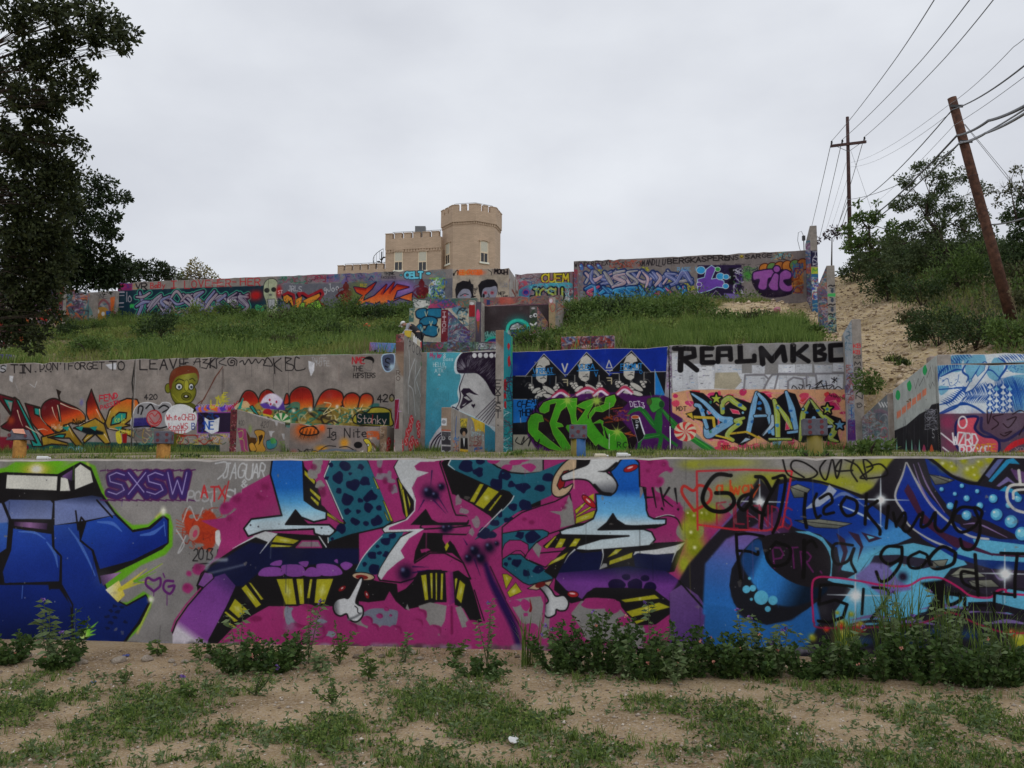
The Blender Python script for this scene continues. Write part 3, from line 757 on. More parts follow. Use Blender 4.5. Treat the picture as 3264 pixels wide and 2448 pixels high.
 c.pg(qq('0,330 60,350 95,390 60,440 0,500'),BLK).ln(qq('95,385 70,430 0,505'),(196,200,202),[8,8,3],sm=1)
 c.pg(qq('20,775 60,745 150,745 210,780 215,830 190,870 150,830 110,830 0,900 0,830'),MAG,ol=BLK,ow=6)
 for p in(qq('0,1020 40,1020 85,1050 30,1145'),qq('110,1090 160,1165 60,1210 40,1170')):key(p)
 c.pg(qq('340,1000 470,850 520,800 340,810 330,790 460,690 600,610 770,590 1130,770 1490,755 1400,1000 1345,1010 1480,1110 1680,1360 1660,1400 1440,1290 1250,1430 1090,1440 930,1240 640,1240 560,1260 420,1150 430,1060'),BLK)
 c.pg(qq('588,828 650,850 815,835 790,1010 700,1060 455,1010 500,930'),NVY)
 c.pg(qq('1065,850 1400,860 1360,1000 1080,960'),NVY)
 c.pg(qq('435,1060 460,1010 780,985 1020,955 1330,995 1480,1100 1690,1370 1600,1400 1440,1300 1240,1150 1100,1130 740,1135 650,1225 520,1150'),[(900,960,NVY),(900,1030,(62,32,92)),(900,1100,(104,50,128)),(900,1350,(96,52,118))])
 for(x,y,rx,ry)in((930,1110,72,52),(1082,1108,62,50),(1200,1130,52,44),(1008,1045,36,26),(1160,1055,38,26)):c.ell(x,y,rx,ry,(20,12,44),wob=.15)
 c.pg(qq('690,1170 760,1130 1230,1140 1290,1190 1380,1300 960,1250 640,1235'),BLK)
 for p in(qq('960,1230 1240,1187 1282,1220 1000,1252'),qq('1005,1325 1275,1250 1375,1290 1055,1372'),qq('1070,1402 1180,1378 1200,1385 1090,1428'),qq('872,912 1062,842 1055,888 868,948'),qq('848,890 928,812 992,805 930,858'),qq('358,960 400,915 542,835 500,895'),qq('390,975 470,935 480,930 400,970'),qq('340,800 430,710 445,712 365,815'),qq('425,810 470,730 520,732 485,805'),qq('540,800 590,730 640,732 600,795'),qq('590,500 680,430 720,400 600,535'),qq('600,540 745,450 745,470 600,560'),qq('595,612 600,560 755,500 750,560')):key(p)
 c.pg(qq('690,395 745,365 745,450 700,420'),YEL)
 c.pg(qq('785,985 820,935 850,935 855,960'),(130,130,128))
 B2=[(900,75,(26,90,176)),(900,330,(18,76,160)),(900,400,(70,140,200)),(900,520,(98,164,208)),(900,600,(176,196,206)),(900,820,(184,196,200))]
 c.pg(qq('960,60 1060,60 1112,115 1118,310 1165,320 1172,500 1190,550 1235,572 1332,572 1330,612 1240,645 1000,625 930,580 900,530 850,605 780,660 1150,655 1215,680 1245,740 1200,790 1100,800 820,822 700,830 590,822 620,790 800,735 1030,710 800,708 480,702 468,672 520,650 650,620 740,570 768,500 760,370 880,370 940,300 880,190'),B2,ol=BLK,ow=13)
 c.pg(qq('897,530 850,605 780,660 1200,652 1325,612 1000,627 930,582'),BLK)
 c.pg(qq('1118,310 1165,320 1120,410'),(120,110,112))
 c.ln(qq('590,822 540,870 505,930'),WHT,[12,6,2],sm=1).ln(qq('815,820 820,880 795,975'),WHT,[12,7,2],sm=1)
 c.pg(qq('1065,870 1080,838 1250,820 1400,790 1490,760 1440,820 1400,850 1250,862 1100,850'),(192,194,194)).ln(qq('1410,840 1395,880 1380,925'),WHT,[14,6,2],sm=1)
 c.pg(qq('560,75 612,90 618,140 570,185 520,210 490,260 500,320 575,285 550,345 500,385 440,392 403,350 415,240 480,140'),(176,152,122),sm=1,ol=BLK,ow=10)
 c.pg(qq('540,175 500,185 470,230 445,300 465,335 500,310 520,240'),(128,26,26),ol=BLK,ow=7)
 c.pg(qq('605,70 715,70 700,130 600,160'),BLK)
 c.pg(qq('495,210 600,165 690,130 712,90 720,60 960,60 950,110 900,170 850,190 900,230 935,290 920,350 870,378 800,360 740,300 690,258 600,248 500,262 480,240'),[(700,100,(188,190,190)),(720,260,(188,190,190)),(735,350,(90,92,98))],sm=1,ol=BLK,ow=13)
 c.ln(qq('780,185 850,180 930,120'),BLK,[3,20,26],sm=1,so=8).ln(qq('750,300 810,360 880,372'),BLK,30,so=10,sm=1)
 for(x,y,rt,l)in((1045,160,-.35,62),(705,430,.75,74),(575,1185,.1,46)):
  c.ell(x,y,l,26,(150,26,30),rot=rt,ol=BLK,ow=5).ell(x-5,y-6,26,7,(215,180,180),rot=rt,so=3)
 c.pg(qq('205,1140 260,1105 410,1072 380,1120 280,1150'),(172,146,118),ol=BLK,ow=6)
 c.pg(qq('300,1120 355,1110 400,1150 435,1200 500,1195 540,1250 520,1310 470,1320 440,1310 430,1350 370,1375 330,1330 335,1280 375,1240 345,1180'),[(340,1250,(120,122,126)),(400,1250,(188,190,190)),(520,1250,(188,190,190))],sm=1,ol=BLK,ow=13)
 c.ell(310,1108,44,22,(96,22,22),rot=-.3)
 c.pg(qq('40,1230 210,1200 320,1190 345,1260 330,1400 300,1500 150,1420 90,1320'),GRY,ol=MAG,ow=20)
 for(x,y,rx,ry)in((100,1260,50,26),(190,1270,36,50),(230,1460,60,50),(190,1350,20,16)):c.ell(x,y,rx,ry,MAG,so=3,wob=.4)
 c.ln(qq('225,1225 235,1290 228,1320'),(110,18,24),[4,16,22],sm=1)
 c.pg(qq('640,1240 900,1240 960,1310 1100,1450 1160,1560 700,1560 560,1340'),GRY)
 for(x,y,rx,ry)in((780,1260,160,44),(900,1290,60,60),(990,1400,60,40)):c.ell(x,y,rx,ry,MAG,so=3,wob=.4)
 c.tx('H.K!',1185,330,72,160,BLK,[20,8],jit=.08,lean=-.2,gap=.16)
 c.ln(qq('1240,570 1330,545 1420,570 1465,660'),BLK,12,sm=1).ln(qq('1250,560 1340,538 1400,548'),(190,190,190),6,sm=1)
 c.ln([(1500,740),(1512,870)],MAG,20,so=3)
 c.Z(2164,1400,2.011)
 YG=(146,150,38)
 for(x,y,r,ry,a)in((90,160,100,40,.8),(300,150,240,40,.75),(560,260,240,70,.9),(330,330,130,60,.8),(90,520,70,90,1),(200,470,90,80,1),(90,680,90,130,1),(30,800,60,90,1),(1000,270,200,60,1),(1200,180,160,60,.95),(1180,310,100,60,1),(1330,150,80,60,1),(40,560,40,60,1)):
  c.sp(x,y,r,YG,al=a,ry=ry)
 for(x,y,r)in((180,490,42),(100,500,34),(85,610,40),(150,480,26),(60,480,24),(110,710,44)):
  c.sp(x,y,r*1.3,(120,126,20)).sp(x-r*.3,y-r*.4,r*.35,(206,206,150))
 DK=(30,27,34)
 c.pg(qq('-60,1000 60,800 200,640 330,500 470,300 510,240 590,330 620,260 700,250 860,262 960,300 1170,355 1240,310 1350,150 1400,100 1560,100 1640,160 1750,230 1910,275 2040,95 2400,95 2400,1400 -60,1400'),DK,so=5)
 c.pg(qq('-60,1400 -60,980 20,930 120,1000 200,1120 260,1400'),[(0,950,(96,66,120)),(160,1200,(80,50,110))])
 c.ln([(0,910),(190,1120)],BLK,12)
 c.ln(qq('200,640 330,500 480,330'),(100,84,150),[4,16,8],so=6,al=.7)
 c.pg(qq('165,800 300,640 390,600 520,610 400,760 330,880 330,1000 380,1110 260,1160 150,1120'),[(340,640,(104,84,150)),(280,800,(62,92,160)),(220,1000,(36,96,168)),(250,1150,(40,104,172))],so=4)
 c.pg(qq('170,1060 330,1080 420,1150 560,1190 720,1160 880,1040 905,1160 820,1330 300,1400 150,1300'),(34,92,158),so=5)
 c.pg(qq('320,940 335,830 400,720 480,640 560,620 980,660 1000,880 930,1000 820,1090 700,1160 560,1190 430,1140 350,1050'),(24,24,30),so=3)
 c.pg(qq('400,800 430,700 500,640 560,700 680,880 850,950 950,950 900,1010 740,1070 600,1050 500,960'),[(430,900,(24,60,110)),(520,800,(44,118,186)),(640,920,(40,106,176)),(760,1060,(12,26,44))],so=8,sm=1)
 c.pg(qq('400,610 640,440 720,470 700,600 560,620'),[(450,600,(100,72,130)),(680,500,(60,30,60))],so=6)
 for p in([(440,470),(560,560)],[(480,440),(660,620)]):c.ln(p,(150,100,150),6,so=3,al=.7)
 c.pg(qq('640,290 760,262 900,285 1060,330 1200,400 1320,490 1488,632 1400,668 1200,705 1000,690 900,610 760,575 690,540 620,450'),[(900,290,(16,46,140)),(1100,600,(18,50,132)),(1150,700,(60,130,190))])
 c.ln(qq('760,262 900,272 1120,345 1200,380'),BLK,14,sm=1)
 c.pg(qq('800,450 940,330 960,290 1010,330 980,370 900,430'),(150,160,180)).ln(qq('1020,420 1160,480 1300,560'),(160,180,205),[6,14,4],sm=1,so=4)
 c.ln(qq('960,400 1060,350 1200,440'),(90,110,160),[4,26,4],sm=1,so=6)
 CYA=(86,164,196)
 c.pg(qq('740,590 830,590 920,630 985,720 975,880 1060,900 1170,840 1230,750 1340,690 1500,665 1680,705 1780,745 1860,800 1740,830 1700,880 1620,990 1800,1010 2000,1010 2110,960 2400,1010 2400,1110 2100,1120 1900,1060 1500,1130 1250,1190 1000,1200 1000,1100 1100,960 940,900 960,780 900,650'),CYA,so=2)
 c.pg(qq('1000,640 1100,690 1350,680 1230,750 1150,860 1040,840'),[(1100,640,(24,60,140)),(1150,760,CYA)],so=4)
 c.pg(qq('1220,800 1250,745 1400,740 1600,770 1700,800 1560,830 1400,790 1280,870'),(44,40,56)).pg(qq('1120,880 1230,790 1330,800 1400,900 1500,960 1300,1000'),(110,100,160),so=10)
 c.pg(qq('1800,750 2400,760 2400,960 2110,950 2000,1000 1700,940 1740,860 1850,810'),(40,34,48))
 for p,col in((qq('1950,790 2150,790 2400,830'),(120,110,160)),(qq('2000,830 2060,900 2150,840'),(110,84,140))):c.ln(p,col,[3,14,3],sm=1)
 c.sp(1430,880,40,(30,20,40)).sp(1330,960,60,(90,90,150),al=.6)
 for(x,y)in((1700,1080),(1960,1110),(1500,1180),(1250,1150),(2100,1180)):
  c.ln([(x-160,y+10),(x,y-14),(x+180,y+16)],(112,92,150),[3,26,3],sm=1,so=4)
  c.ln([(x-160,y+38),(x,y+16),(x+180,y+44)],(26,22,30),[6,22,6],sm=1,so=3)
 c.pg(qq('1850,1045 2000,1040 2150,1080 2400,1130 2400,1180 2100,1110 1850,1100'),(26,22,30))
 for(x,y,r,col)in((1010,1110,16,YG),(1100,1120,22,YG),(1040,1180,36,YG),(850,1270,30,YG),(1070,1270,90,YG),(940,1215,22,(190,60,30)),(1150,1205,44,(190,56,30)),(1030,1195,26,(190,60,30)),(2190,1290,80,YG),(2130,1240,30,(190,60,30)),(1160,1180,20,YG)):
  c.sp(x,y,r,col).sp(x-r*.2,y-r*.4,r*.3,(205,200,120),al=.6)
 for(x,y)in((1180,1290),(1400,1260),(1650,1240),(1500,1310),(1850,1250),(1980,1320)):c.sp(x,y,80,(30,70,120),al=.6,ry=40)
 c.pg(qq('1455,165 1388,365 1440,500 1560,640 1760,760 2000,830 2400,850 2400,640 2050,640 1900,600 1750,520 1600,360'),[(1450,200,(18,42,140)),(1600,600,(16,40,132)),(2100,760,(20,46,110))])
 c.pg(qq('1440,330 1465,285 1500,340 1560,470 1700,600 1900,680 2400,740 2400,790 1960,750 1760,690 1560,540'),(62,28,52),so=3)
 c.pg(qq('1880,640 2000,650 2400,700 2400,760 2000,730 1900,690'),CYA)
 c.pg(qq('1760,730 1900,770 2400,800 2400,770 2000,745 1800,690'),CYA)
 c.ln(qq('1452,150 1430,230 1383,365 1440,470 1470,550 1600,640 1740,700'),(172,172,172),[8,13,13,10,16],sm=1,so=2)
 c.ln(qq('1458,150 1530,290 1620,430 1740,540 1860,620 1980,640'),(172,172,172),[8,16,13,15,14],sm=1,so=2)
 for p in(qq('1500,160 1560,330 1640,460'),qq('1530,150 1590,300 1700,470')):c.ln(p,(132,110,160),[3,11,3],sm=1)
 c.pg(qq('1565,95 1640,150 1740,240 1850,285 1980,310 2120,340 2400,390 2400,690 2150,610 1990,530 1880,490 1760,480 1690,390 1620,290'),(13,38,124))
 c.pg(qq('1800,520 1920,510 2050,560 2190,640 2100,640 1900,600 1800,560'),(34,26,36)).ln(qq('1820,545 1920,545 2100,630'),(132,110,160),[3,12,3],sm=1)
 for(x,y,r)in((1810,298,14),(1680,320,14),(1765,350,13),(1840,378,20),(1908,333,14),(2010,380,28),(1735,427,23),(1925,425,22),(1840,487,31),(2032,482,38),(2125,527,41),(2110,422,20),(2195,605,44),(2170,380,24)):
  c.ell(x+6,y+6,r,r,(8,16,60),so=5).ell(x,y,r,r,(70,150,190)).ell(x-r*.1,y-r*.1,r*.62,r*.62,(110,184,212),so=4).ell(x-r*.4,y-r*.4,r*.2,r*.2,(214,224,226),so=3)
 c.pg(qq('1590,100 2040,100 1990,170 1908,268 1840,255 1730,205'),(128,128,118))
 for(x,y,r)in((1640,130,36),(1700,170,44),(1860,210,52),(1755,185,34),(1925,155,32),(1820,135,28),(1900,240,34),(1740,150,12),(1980,130,34),(1890,190,30)):
  c.sp(x,y,r,(140,142,30)).sp(x-r*.35,y-r*.4,r*.3,(200,200,160),al=.8)
 c.ln(qq('1565,100 1640,150 1745,235 1850,278 1915,285'),BLK,20,sm=1).ln([(1915,285),(2040,110)],BLK,18)
 c.pg(qq('1980,268 2095,132 2140,120 2182,160 2115,155 2000,276'),(36,128,172)).pg(qq('2030,300 2100,240 2160,290 2110,270 2050,305'),(110,100,150)).pg(qq('1960,230 2040,130 2080,125 1985,250'),(80,90,140))
 c.pg(qq('2120,190 2260,220 2260,300 2160,260'),(84,56,100)).pg(qq('2050,330 2090,300 2160,330 2200,380 2120,340'),(36,128,172))
 for p in(qq('708,305 760,288 840,320 800,372 735,375'),qq('740,520 900,512 1105,540 1010,572 870,565'),qq('1600,225 1680,238 1762,262 1700,285 1640,292'),qq('1730,875 1800,822 1890,830 1965,882 1800,892'),qq('1850,905 2000,900 2055,948 1880,950'),qq('1620,780 1720,770 1700,815 1625,815')):
  c.pg(p,[(p[0][0],p[0][1]-10,(128,130,116)),(p[0][0],p[0][1]+60,(70,72,66))],ol=(20,18,22),ow=4)
  c.ln([p[0],((p[2][0]+p[3][0])/2,(p[2][1]+p[3][1])/2)],(20,18,22),4)
 for p in(qq('1005,600 1060,640 1080,720 1055,800 1010,870 1050,730'),qq('1080,590 1150,610 1180,690 1140,790 1160,690'),qq('1165,595 1300,635 1215,662')):c.pg(p,(44,26,44))
 c.pg(qq('1200,615 1255,630 1215,642'),CYA)
 c.pg(qq('530,650 580,612 680,600 800,605 900,645 955,720 972,800 958,890 900,935 820,945 720,915 620,850 560,780'),(27,23,27),sm=1)
 for(x,y,r)in((525,1015,46),(430,962,25),(471,955,21),(600,1033,30),(567,1088,19),(450,892,10),(462,1026,10)):c.ell(x,y,r,r,(84,168,198),so=2)
 c.tx('PTR.',610,690,70,130,(86,28,78),11,lean=-.1,jit=.08,slope=.12)
 for(x,y,r)in((515,400,26),(1290,387,26),(1128,1000,36),(2085,862,36)):
  for dx,dy in((0,-160),(0,190),(-190,-4),(190,4)):
   c.ln([(x,y),(x+dx*.95,y+dy)],(188,198,205),[13,3],so=5,al=.9)
  c.sp(x,y,r*1.5,(196,206,210)).sp(x,y,r,(226,230,230))
 RD=(186,40,50)
 c.ln(qq('118,580 112,205 420,195 722,205 700,330 660,560 560,585 360,580 120,548'),RD,13,so=3,al=.95)
 c.ln(qq('95,460 20,350 30,300 90,330 130,295 200,330 190,400 95,460'),(178,44,40),18,sm=1,so=4)
 c.tx('alway',240,262,48,80,(190,70,30),13,sm=1,jit=.1).tx('FILENDS',240,400,60,150,(150,28,52),11,jit=.1,slope=.1,al=.75)
 c.ln(qq('860,1170 850,960 880,888 1000,888 1150,908 1300,935 1460,940 1560,892 1680,892 1790,950 1870,1005 1990,1015 2040,970 2090,965 2120,990 2400,1010'),(176,30,88),13,sm=1,so=4)
 c.ln(qq('860,1170 930,1210 1500,1190 1720,1110 1900,1180 2100,1240 2400,1235'),(150,26,60),12,sm=1,so=6,al=.8)
 def mk(p,w=24,sm=1):c.ln(p,(14,12,12),w,sm=sm,so=2)
 mk(qq('330,232 240,228 175,300 150,390 200,452 290,462 350,410 325,350 235,345'),26)
 mk(qq('455,350 400,370 378,420 415,455 455,400 465,350 500,300'),22);mk(qq('458,380 470,440 545,485'),22)
 mk(qq('490,240 540,250 590,330'),24);mk(qq('635,262 560,400 535,480 525,570'),22)
 mk(qq('810,350 800,470 815,565'),22);mk(qq('600,250 680,250 640,500 600,600'),20)
 mk(qq('880,350 860,410 880,500 905,490'),18);mk(qq('900,380 960,350 980,400 930,440 930,480 990,470'),18)
 mk(qq('1060,380 1035,430 1070,490 1130,470 1135,400 1070,370'),20)
 mk(qq('1200,350 1195,440 1190,545'),20);mk(qq('1270,395 1200,460 1280,570 1285,610'),20)
 mk([(1340,430),(1325,570)],20);mk(qq('1390,540 1440,470 1450,520 1430,570 1470,590 1540,480'),18);mk([(1370,470),(1390,560)],18)
 mk(qq('1560,470 1550,560 1600,540 1640,470 1640,560 1680,590 1740,520 1775,400'),20)
 mk(qq('1890,440 1800,440 1750,520 1800,595 1890,560 1940,470 1890,440 1925,530 1920,620 1880,700 1820,700 1800,640'),20)
 mk(qq('365,610 370,720 395,905'),20,0);mk(qq('365,612 440,605 540,622'),18);mk(qq('380,715 450,720 500,740 505,722'),18)
 mk(qq('620,660 560,740 600,810 690,790 710,700 620,660'),22);mk(qq('800,650 800,760 795,885'),26);mk(qq('800,680 850,650 880,690'),20)
 mk(qq('1110,680 1000,670 980,740 1010,800 1080,780 1120,700 1100,780 1130,850'),18)
 mk(qq('1420,690 1330,690 1290,750 1340,800 1420,760 1425,690 1420,790 1350,890 1290,910 1262,850'),20)
 mk(qq('1540,720 1470,760 1480,820 1550,820 1590,750 1540,720'),18);mk(qq('1760,720 1680,690 1600,770 1640,830 1750,800 1770,730'),22)
 mk(qq('1895,740 1905,880 1915,1000'),22,0);mk(qq('1890,860 1810,850 1820,920 1900,960'),20)
 mk([(2060,730),(2230,735)],20,0);mk(qq('2165,740 2150,900 2150,1010'),20,0);mk(qq('2150,1000 2020,985 2015,1120'),18,0)
 mk(qq('1110,945 1000,930 905,935 895,1060 1000,1030 1075,1060 1050,1140 960,1175 890,1165'),20,0);mk([(1180,960),(1170,1120)],18,0);mk(qq('1240,950 1320,960 1340,1000 1290,1080 1230,1150'),18)
 c.pg(qq('1540,920 1700,900 1700,1100 1580,1110 1640,1000'),(14,12,12),so=6)
 mk(qq('1790,1000 1720,990 1730,1060 1800,1030 1790,990'),22);mk([(1830,1020),(1825,1140)],20,0);mk([(1890,1062),(1970,1065)],20,0)
 for p in(qq('660,120 700,230 820,255 885,215 800,150 730,140 720,190 800,245'),qq('860,130 950,110 900,190 940,260 980,130 1010,250 1040,130 1000,200 1110,200'),qq('1060,130 1140,170 1200,260 1180,130 1240,180 1160,250 1330,230 1290,160 1200,180'),qq('1120,120 1100,200 1140,270')):
  c.ln(p,(16,14,14),11,sm=1,so=2)
 c.ln([(2175,200),(2185,290)],(190,190,186),18);c.ln(qq('2230,290 2120,300 2100,380 2150,450 2260,480'),(190,190,186),18,sm=1);c.ln(qq('2260,320 2150,330 2140,380'),(190,190,186),16,sm=1)
 c.Z(0,0,1)
 for x in range(-60,3340,9):
  yt=1461-.0035*x+(3 if x<900 else 0)
  c.ln([(x,yt-3),(x+10,yt-3-.03)],(150,146,142),random.uniform(4,9),al=random.uniform(.05,.35),so=3)
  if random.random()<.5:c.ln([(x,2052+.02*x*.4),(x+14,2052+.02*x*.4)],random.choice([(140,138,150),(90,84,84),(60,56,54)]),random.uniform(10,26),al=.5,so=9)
 rg=random.Random(11)
 for _ in range(240):
  x,y=rg.uniform(0,3264),rg.uniform(1475,2040)
  c.ell(x,y,rg.uniform(1,2.4),rg.uniform(1,2.4),rg.choice([(40,38,40),(170,168,166)]),al=.6)
 return c


def wall2_mural():
 c=Canvas('d',D2,hit_d(-90,1500,D2)[0],hit_d(2706,1500,D2)[0],2.4,7.25,66,base=(122,114,108),seed=8)
 T,DR,ORG,OL,DKB=(28,122,112),(74,16,24),(178,62,24),(142,114,36),(34,26,22)
 HI=(196,176,150)
 c.Z(0,1080,3.16)
 for k in range(60):
  x=random.uniform(-200,4200);y=random.uniform(190,700)
  c.ln([(x,y),(x+random.uniform(-6,6),y+random.uniform(40,260))],(104,94,90),random.uniform(4,22),so=14,al=.25)
 c.pg(qq('-300,860 0,545 560,640 1340,700 1340,1200 -300,1200'),(116,108,103),al=.4,so=20)
 c.pg(qq('-200,700 0,750 0,1200 -200,1200'),DR)
 c.pg(qq('-300,1080 330,1060 900,1040 1500,1050 2212,1070 2212,1240 -300,1240'),[(0,1050,(22,88,84)),(0,1200,(26,48,42))],so=8)
 c.pg(qq('-300,980 90,990 290,1080 280,1240 -300,1240'),(104,22,36),so=8)
 P=lambda p,col,**k:c.pg(p,col,ol=DKB,ow=15,**k)
 P(qq('-60,540 140,600 100,760 0,620 -60,600'),DR)
 P(qq('30,600 200,640 150,760 110,750'),T);c.pg(qq('75,630 140,645 135,700 110,735'),(120,110,104))
 P(qq('140,590 190,620 250,760 390,1060 360,1060 250,900 100,930 20,900 10,880 80,830 110,770'),DR)
 c.sp(110,820,50,(130,50,24),al=.9)
 P(qq('150,590 190,620 420,1060 430,1085 330,1085 300,1000 370,1050'),T)
 P(qq('252,650 400,690 420,800 560,950 450,990 390,930 320,850'),[(300,680,DR),(450,960,ORG)])
 P(qq('340,690 398,700 400,780 350,760'),T)
 P(qq('410,720 450,640 540,600 640,640 780,700 855,770 850,830 780,860 700,850 600,940 520,900 430,820'),[(560,610,DR),(600,720,(98,22,22)),(640,800,ORG),(620,920,OL)],sm=1)
 c.pg(qq('565,505 618,530 600,570 615,640 590,610'),DKB)
 c.pg(qq('575,660 600,660 620,840 590,830'),DKB)
 for p in(qq('525,690 545,760 575,820'),qq('580,670 600,760 612,850'),qq('610,650 700,690 800,720 850,770'),qq('398,710 410,790 470,870'),qq('175,720 205,820 230,880'),qq('262,880 360,940 400,960'),qq('385,915 440,908 480,925')):
  c.ln(p,HI,[11,6,2],sm=1)
 P(qq('415,990 660,925 640,870 690,860 740,940 830,1060 850,1080 760,1075 700,1000 620,1000 480,990 680,1050 690,1075 520,1060 430,1080'),[(600,900,OL),(700,1080,(120,92,24))])
 P(qq('500,990 640,1000 660,960 600,960'),T)
 P(qq('920,508 950,590 1000,720 1060,830 1040,880 980,850 900,830 870,760 872,640'),[(900,540,DR),(900,660,(110,26,20)),(910,740,ORG),(1000,850,OL)])
 P(qq('740,900 900,830 960,800 1050,860 1110,1050 1060,1060 960,960 850,1050 830,1020 900,930 800,920'),OL)
 P(qq('1060,850 1100,720 1180,640 1280,600 1380,610 1400,650 1340,800 1260,860 1330,870 1200,900 1480,950 1350,1000 1200,930 1080,900'),[(1250,610,(190,86,30)),(1230,760,(150,120,40)),(1200,900,OL)])
 P(qq('1115,870 1130,800 1200,740 1275,745 1270,800 1200,850'),T)
 c.tx('kelo',1155,770,24,70,(170,176,60),6,jit=.1)
 c.ln(qq('780,900 900,930 1030,950'),(14,20,26),[30,70,30],so=16,sm=1)
 for p in([(680,870),(740,990)],qq('800,870 870,830 960,800'),qq('970,710 1010,790 1020,830'),[(1340,640),(1360,700)],[(1110,730),(1085,800)],[(860,1010),(930,960)],[(1050,960),(1110,1050)],qq('1100,900 1250,930 1400,980')):
  c.ln(p,HI,[9,5,1],sm=1)
 for x0 in(620,760,900,1150):c.pg([(x0,890),(x0+80,880),(x0+60,930)],T)
 c.tx('Nee',730,800,38,55,(26,18,12),8,jit=.12)
 c.tx('Hella',525,860,20,50,(190,170,150),5,jit=.1).tx('Famt',500,1090,28,44,(150,180,50),7,jit=.1)
 c.ell(712,1140,38,52,(20,70,90),ol=(90,170,200),ow=6).ell(800,1120,42,38,(80,150,180)).tx('FNA',770,1105,26,36,(210,214,216),6).tx('SE',712,1150,26,38,(210,214,216),6)
 c.sp(710,1130,20,(90,16,20))
 for(t,x,y,col)in(('hello',1200,905,(186,176,50)),('omega',960,1060,(110,20,24)),('MASK',1240,1085,(176,180,60)),('tipe',1130,1090,(160,150,40)),('DUB',1510,1090,(176,180,60))):
  c.tx(t,x,y,24,50,col,6,jit=.12,sm=1)
 c.pg(qq('1165,950 1200,930 1220,980 1225,1050 1180,1045'),(186,172,40),sm=1).pg(qq('1228,960 1280,950 1275,1050 1235,1050'),(120,18,20),so=3)
 for x in range(5):c.ln([(1352+6*x,205),(1335+5*x,700),(1318+5*x,1180)],(140,136,134),8,al=.35)
 c.ln(qq('1362,205 1345,330 1330,440 1342,560 1330,640 1325,1180'),(12,12,12),12)
 c.pg(qq('1060,260 1120,250 1175,240 1170,310 1110,305'),(176,176,180));c.pg(qq('0,270 70,255 60,320 0,340'),(150,150,152));c.pg(qq('95,370 135,375 125,440 95,420'),(182,182,184))
 c.ln([(150,440),(190,540)],(150,148,148),8,al=.5).ln(qq('300,455 350,490 370,430'),(168,168,170),5)
 MK=(28,25,26)
 c.tx('US',-66,270,56,72,MK,10,slope=-.03).tx('TIN....',108,262,66,78,MK,12,slope=-.02,drip=.3)
 c.tx("DON'T",405,242,48,74,MK,10,slope=-.025,drip=.3).tx('FORGET',690,240,50,70,MK,10,slope=-.02,gap=.24,drip=.4).tx('TO',1100,228,66,84,MK,12,slope=-.03,drip=.4)
 c.tx('LEAVE',1408,212,76,104,MK,13,slope=-.04,gap=.32,drip=.4).tx('!-',1828,200,40,80,MK,11)
 for p in(qq('1950,260 1980,200 2010,200 2015,290'),[(1950,235),(2020,230)],qq('2040,210 2090,205 2045,240 2100,250 2080,300 2030,290'),[(2120,200),(2120,290)],qq('2160,200 2110,260 2180,300')):
  c.ln(p,MK,9)
 c.sp(820,640,26,(84,80,150),al=.6,ry=40)
 c.tx('FEND',1000,575,38,56,(172,34,50),11,slope=-.2,jit=.1).tx('PASSION',1012,670,24,42,(172,34,50),8,slope=-.3,jit=.1)
 c.tx('420',1455,560,36,52,MK,9,so=3)
 c.pg(qq('1690,1240 1760,640 1900,630 1960,660 1990,700'),(70,70,22))
 c.ell(1692,498,30,48,(96,98,24),ol=(34,32,12),ow=7)
 c.pg(qq('1720,560 1705,420 1730,330 1800,285 1900,272 1975,300 2003,370 1990,440 1960,480 1975,520 1965,580 1920,640 1820,650 1760,640'),[(1720,500,(84,84,22)),(1880,480,(134,132,40)),(1990,500,(80,80,20))],sm=1,ol=(34,30,14),ow=7)
 c.pg(qq('1708,500 1705,420 1730,330 1800,285 1900,270 1978,298 2004,370 1996,420 1975,350 1900,350 1790,378 1740,440 1728,500'),(98,44,26),sm=1)
 for(x,w_)in((1803,32),(1925,22)):
  c.ell(x,482,w_+8,38,(44,44,14),so=5).ell(x,482,w_,30,(192,194,190),ol=(30,28,14),ow=5).ell(x+2,486,14,16,(70,80,96)).ell(x+2,486,6,7,(16,16,16))
 c.ln(qq('1770,430 1800,405 1850,420'),(40,36,12),10,sm=1).ln(qq('1910,410 1940,400 1965,425'),(40,36,12),10,sm=1)
 c.ell(1878,470,24,58,(150,148,46),ol=(56,54,16),ow=5).ell(1876,580,50,40,(88,88,24),ol=(40,38,14),ow=5).ell(1876,582,30,17,(30,22,12)).ell(1874,578,14,8,(200,200,192))
 c.ln(qq('1740,560 1790,620 1840,640'),(150,148,50),8,sm=1,al=.6)
 c.ln(qq('2212,330 2180,372 2100,520 2015,670'),(80,44,34),9).ln([(2250,300),(2255,500)],(50,38,34),4)
 c.pg(qq('1345,740 1400,660 1500,640 1600,670 1640,640 1720,660 1730,800 1700,890 1345,900'),(128,126,128),sm=1,ol=(190,190,192),ow=8)
 c.pg(qq('1350,800 1500,790 1560,880 1345,895'),(44,38,96),so=4)
 for p in(qq('1390,750 1400,680 1440,690 1420,760'),qq('1470,700 1520,660 1560,720'),qq('1600,700 1650,670 1700,700 1640,740'),qq('1345,890 1480,880 1600,900 1700,880')):
  c.ln(p,(20,18,20),15,sm=1)
 c.ell(1552,800,74,80,(150,110,110),ol=(160,30,34),ow=10)
 for p in(qq('1500,770 1530,750 1560,780 1590,745 1615,790 1560,850 1500,780'),qq('1510,830 1560,860 1610,830'),qq('1540,870 1490,930 1480,1000')):c.ln(p,(166,34,38),8,sm=1)
 c.tx('manuwe',1350,820,20,60,(30,24,80),5,jit=.1)
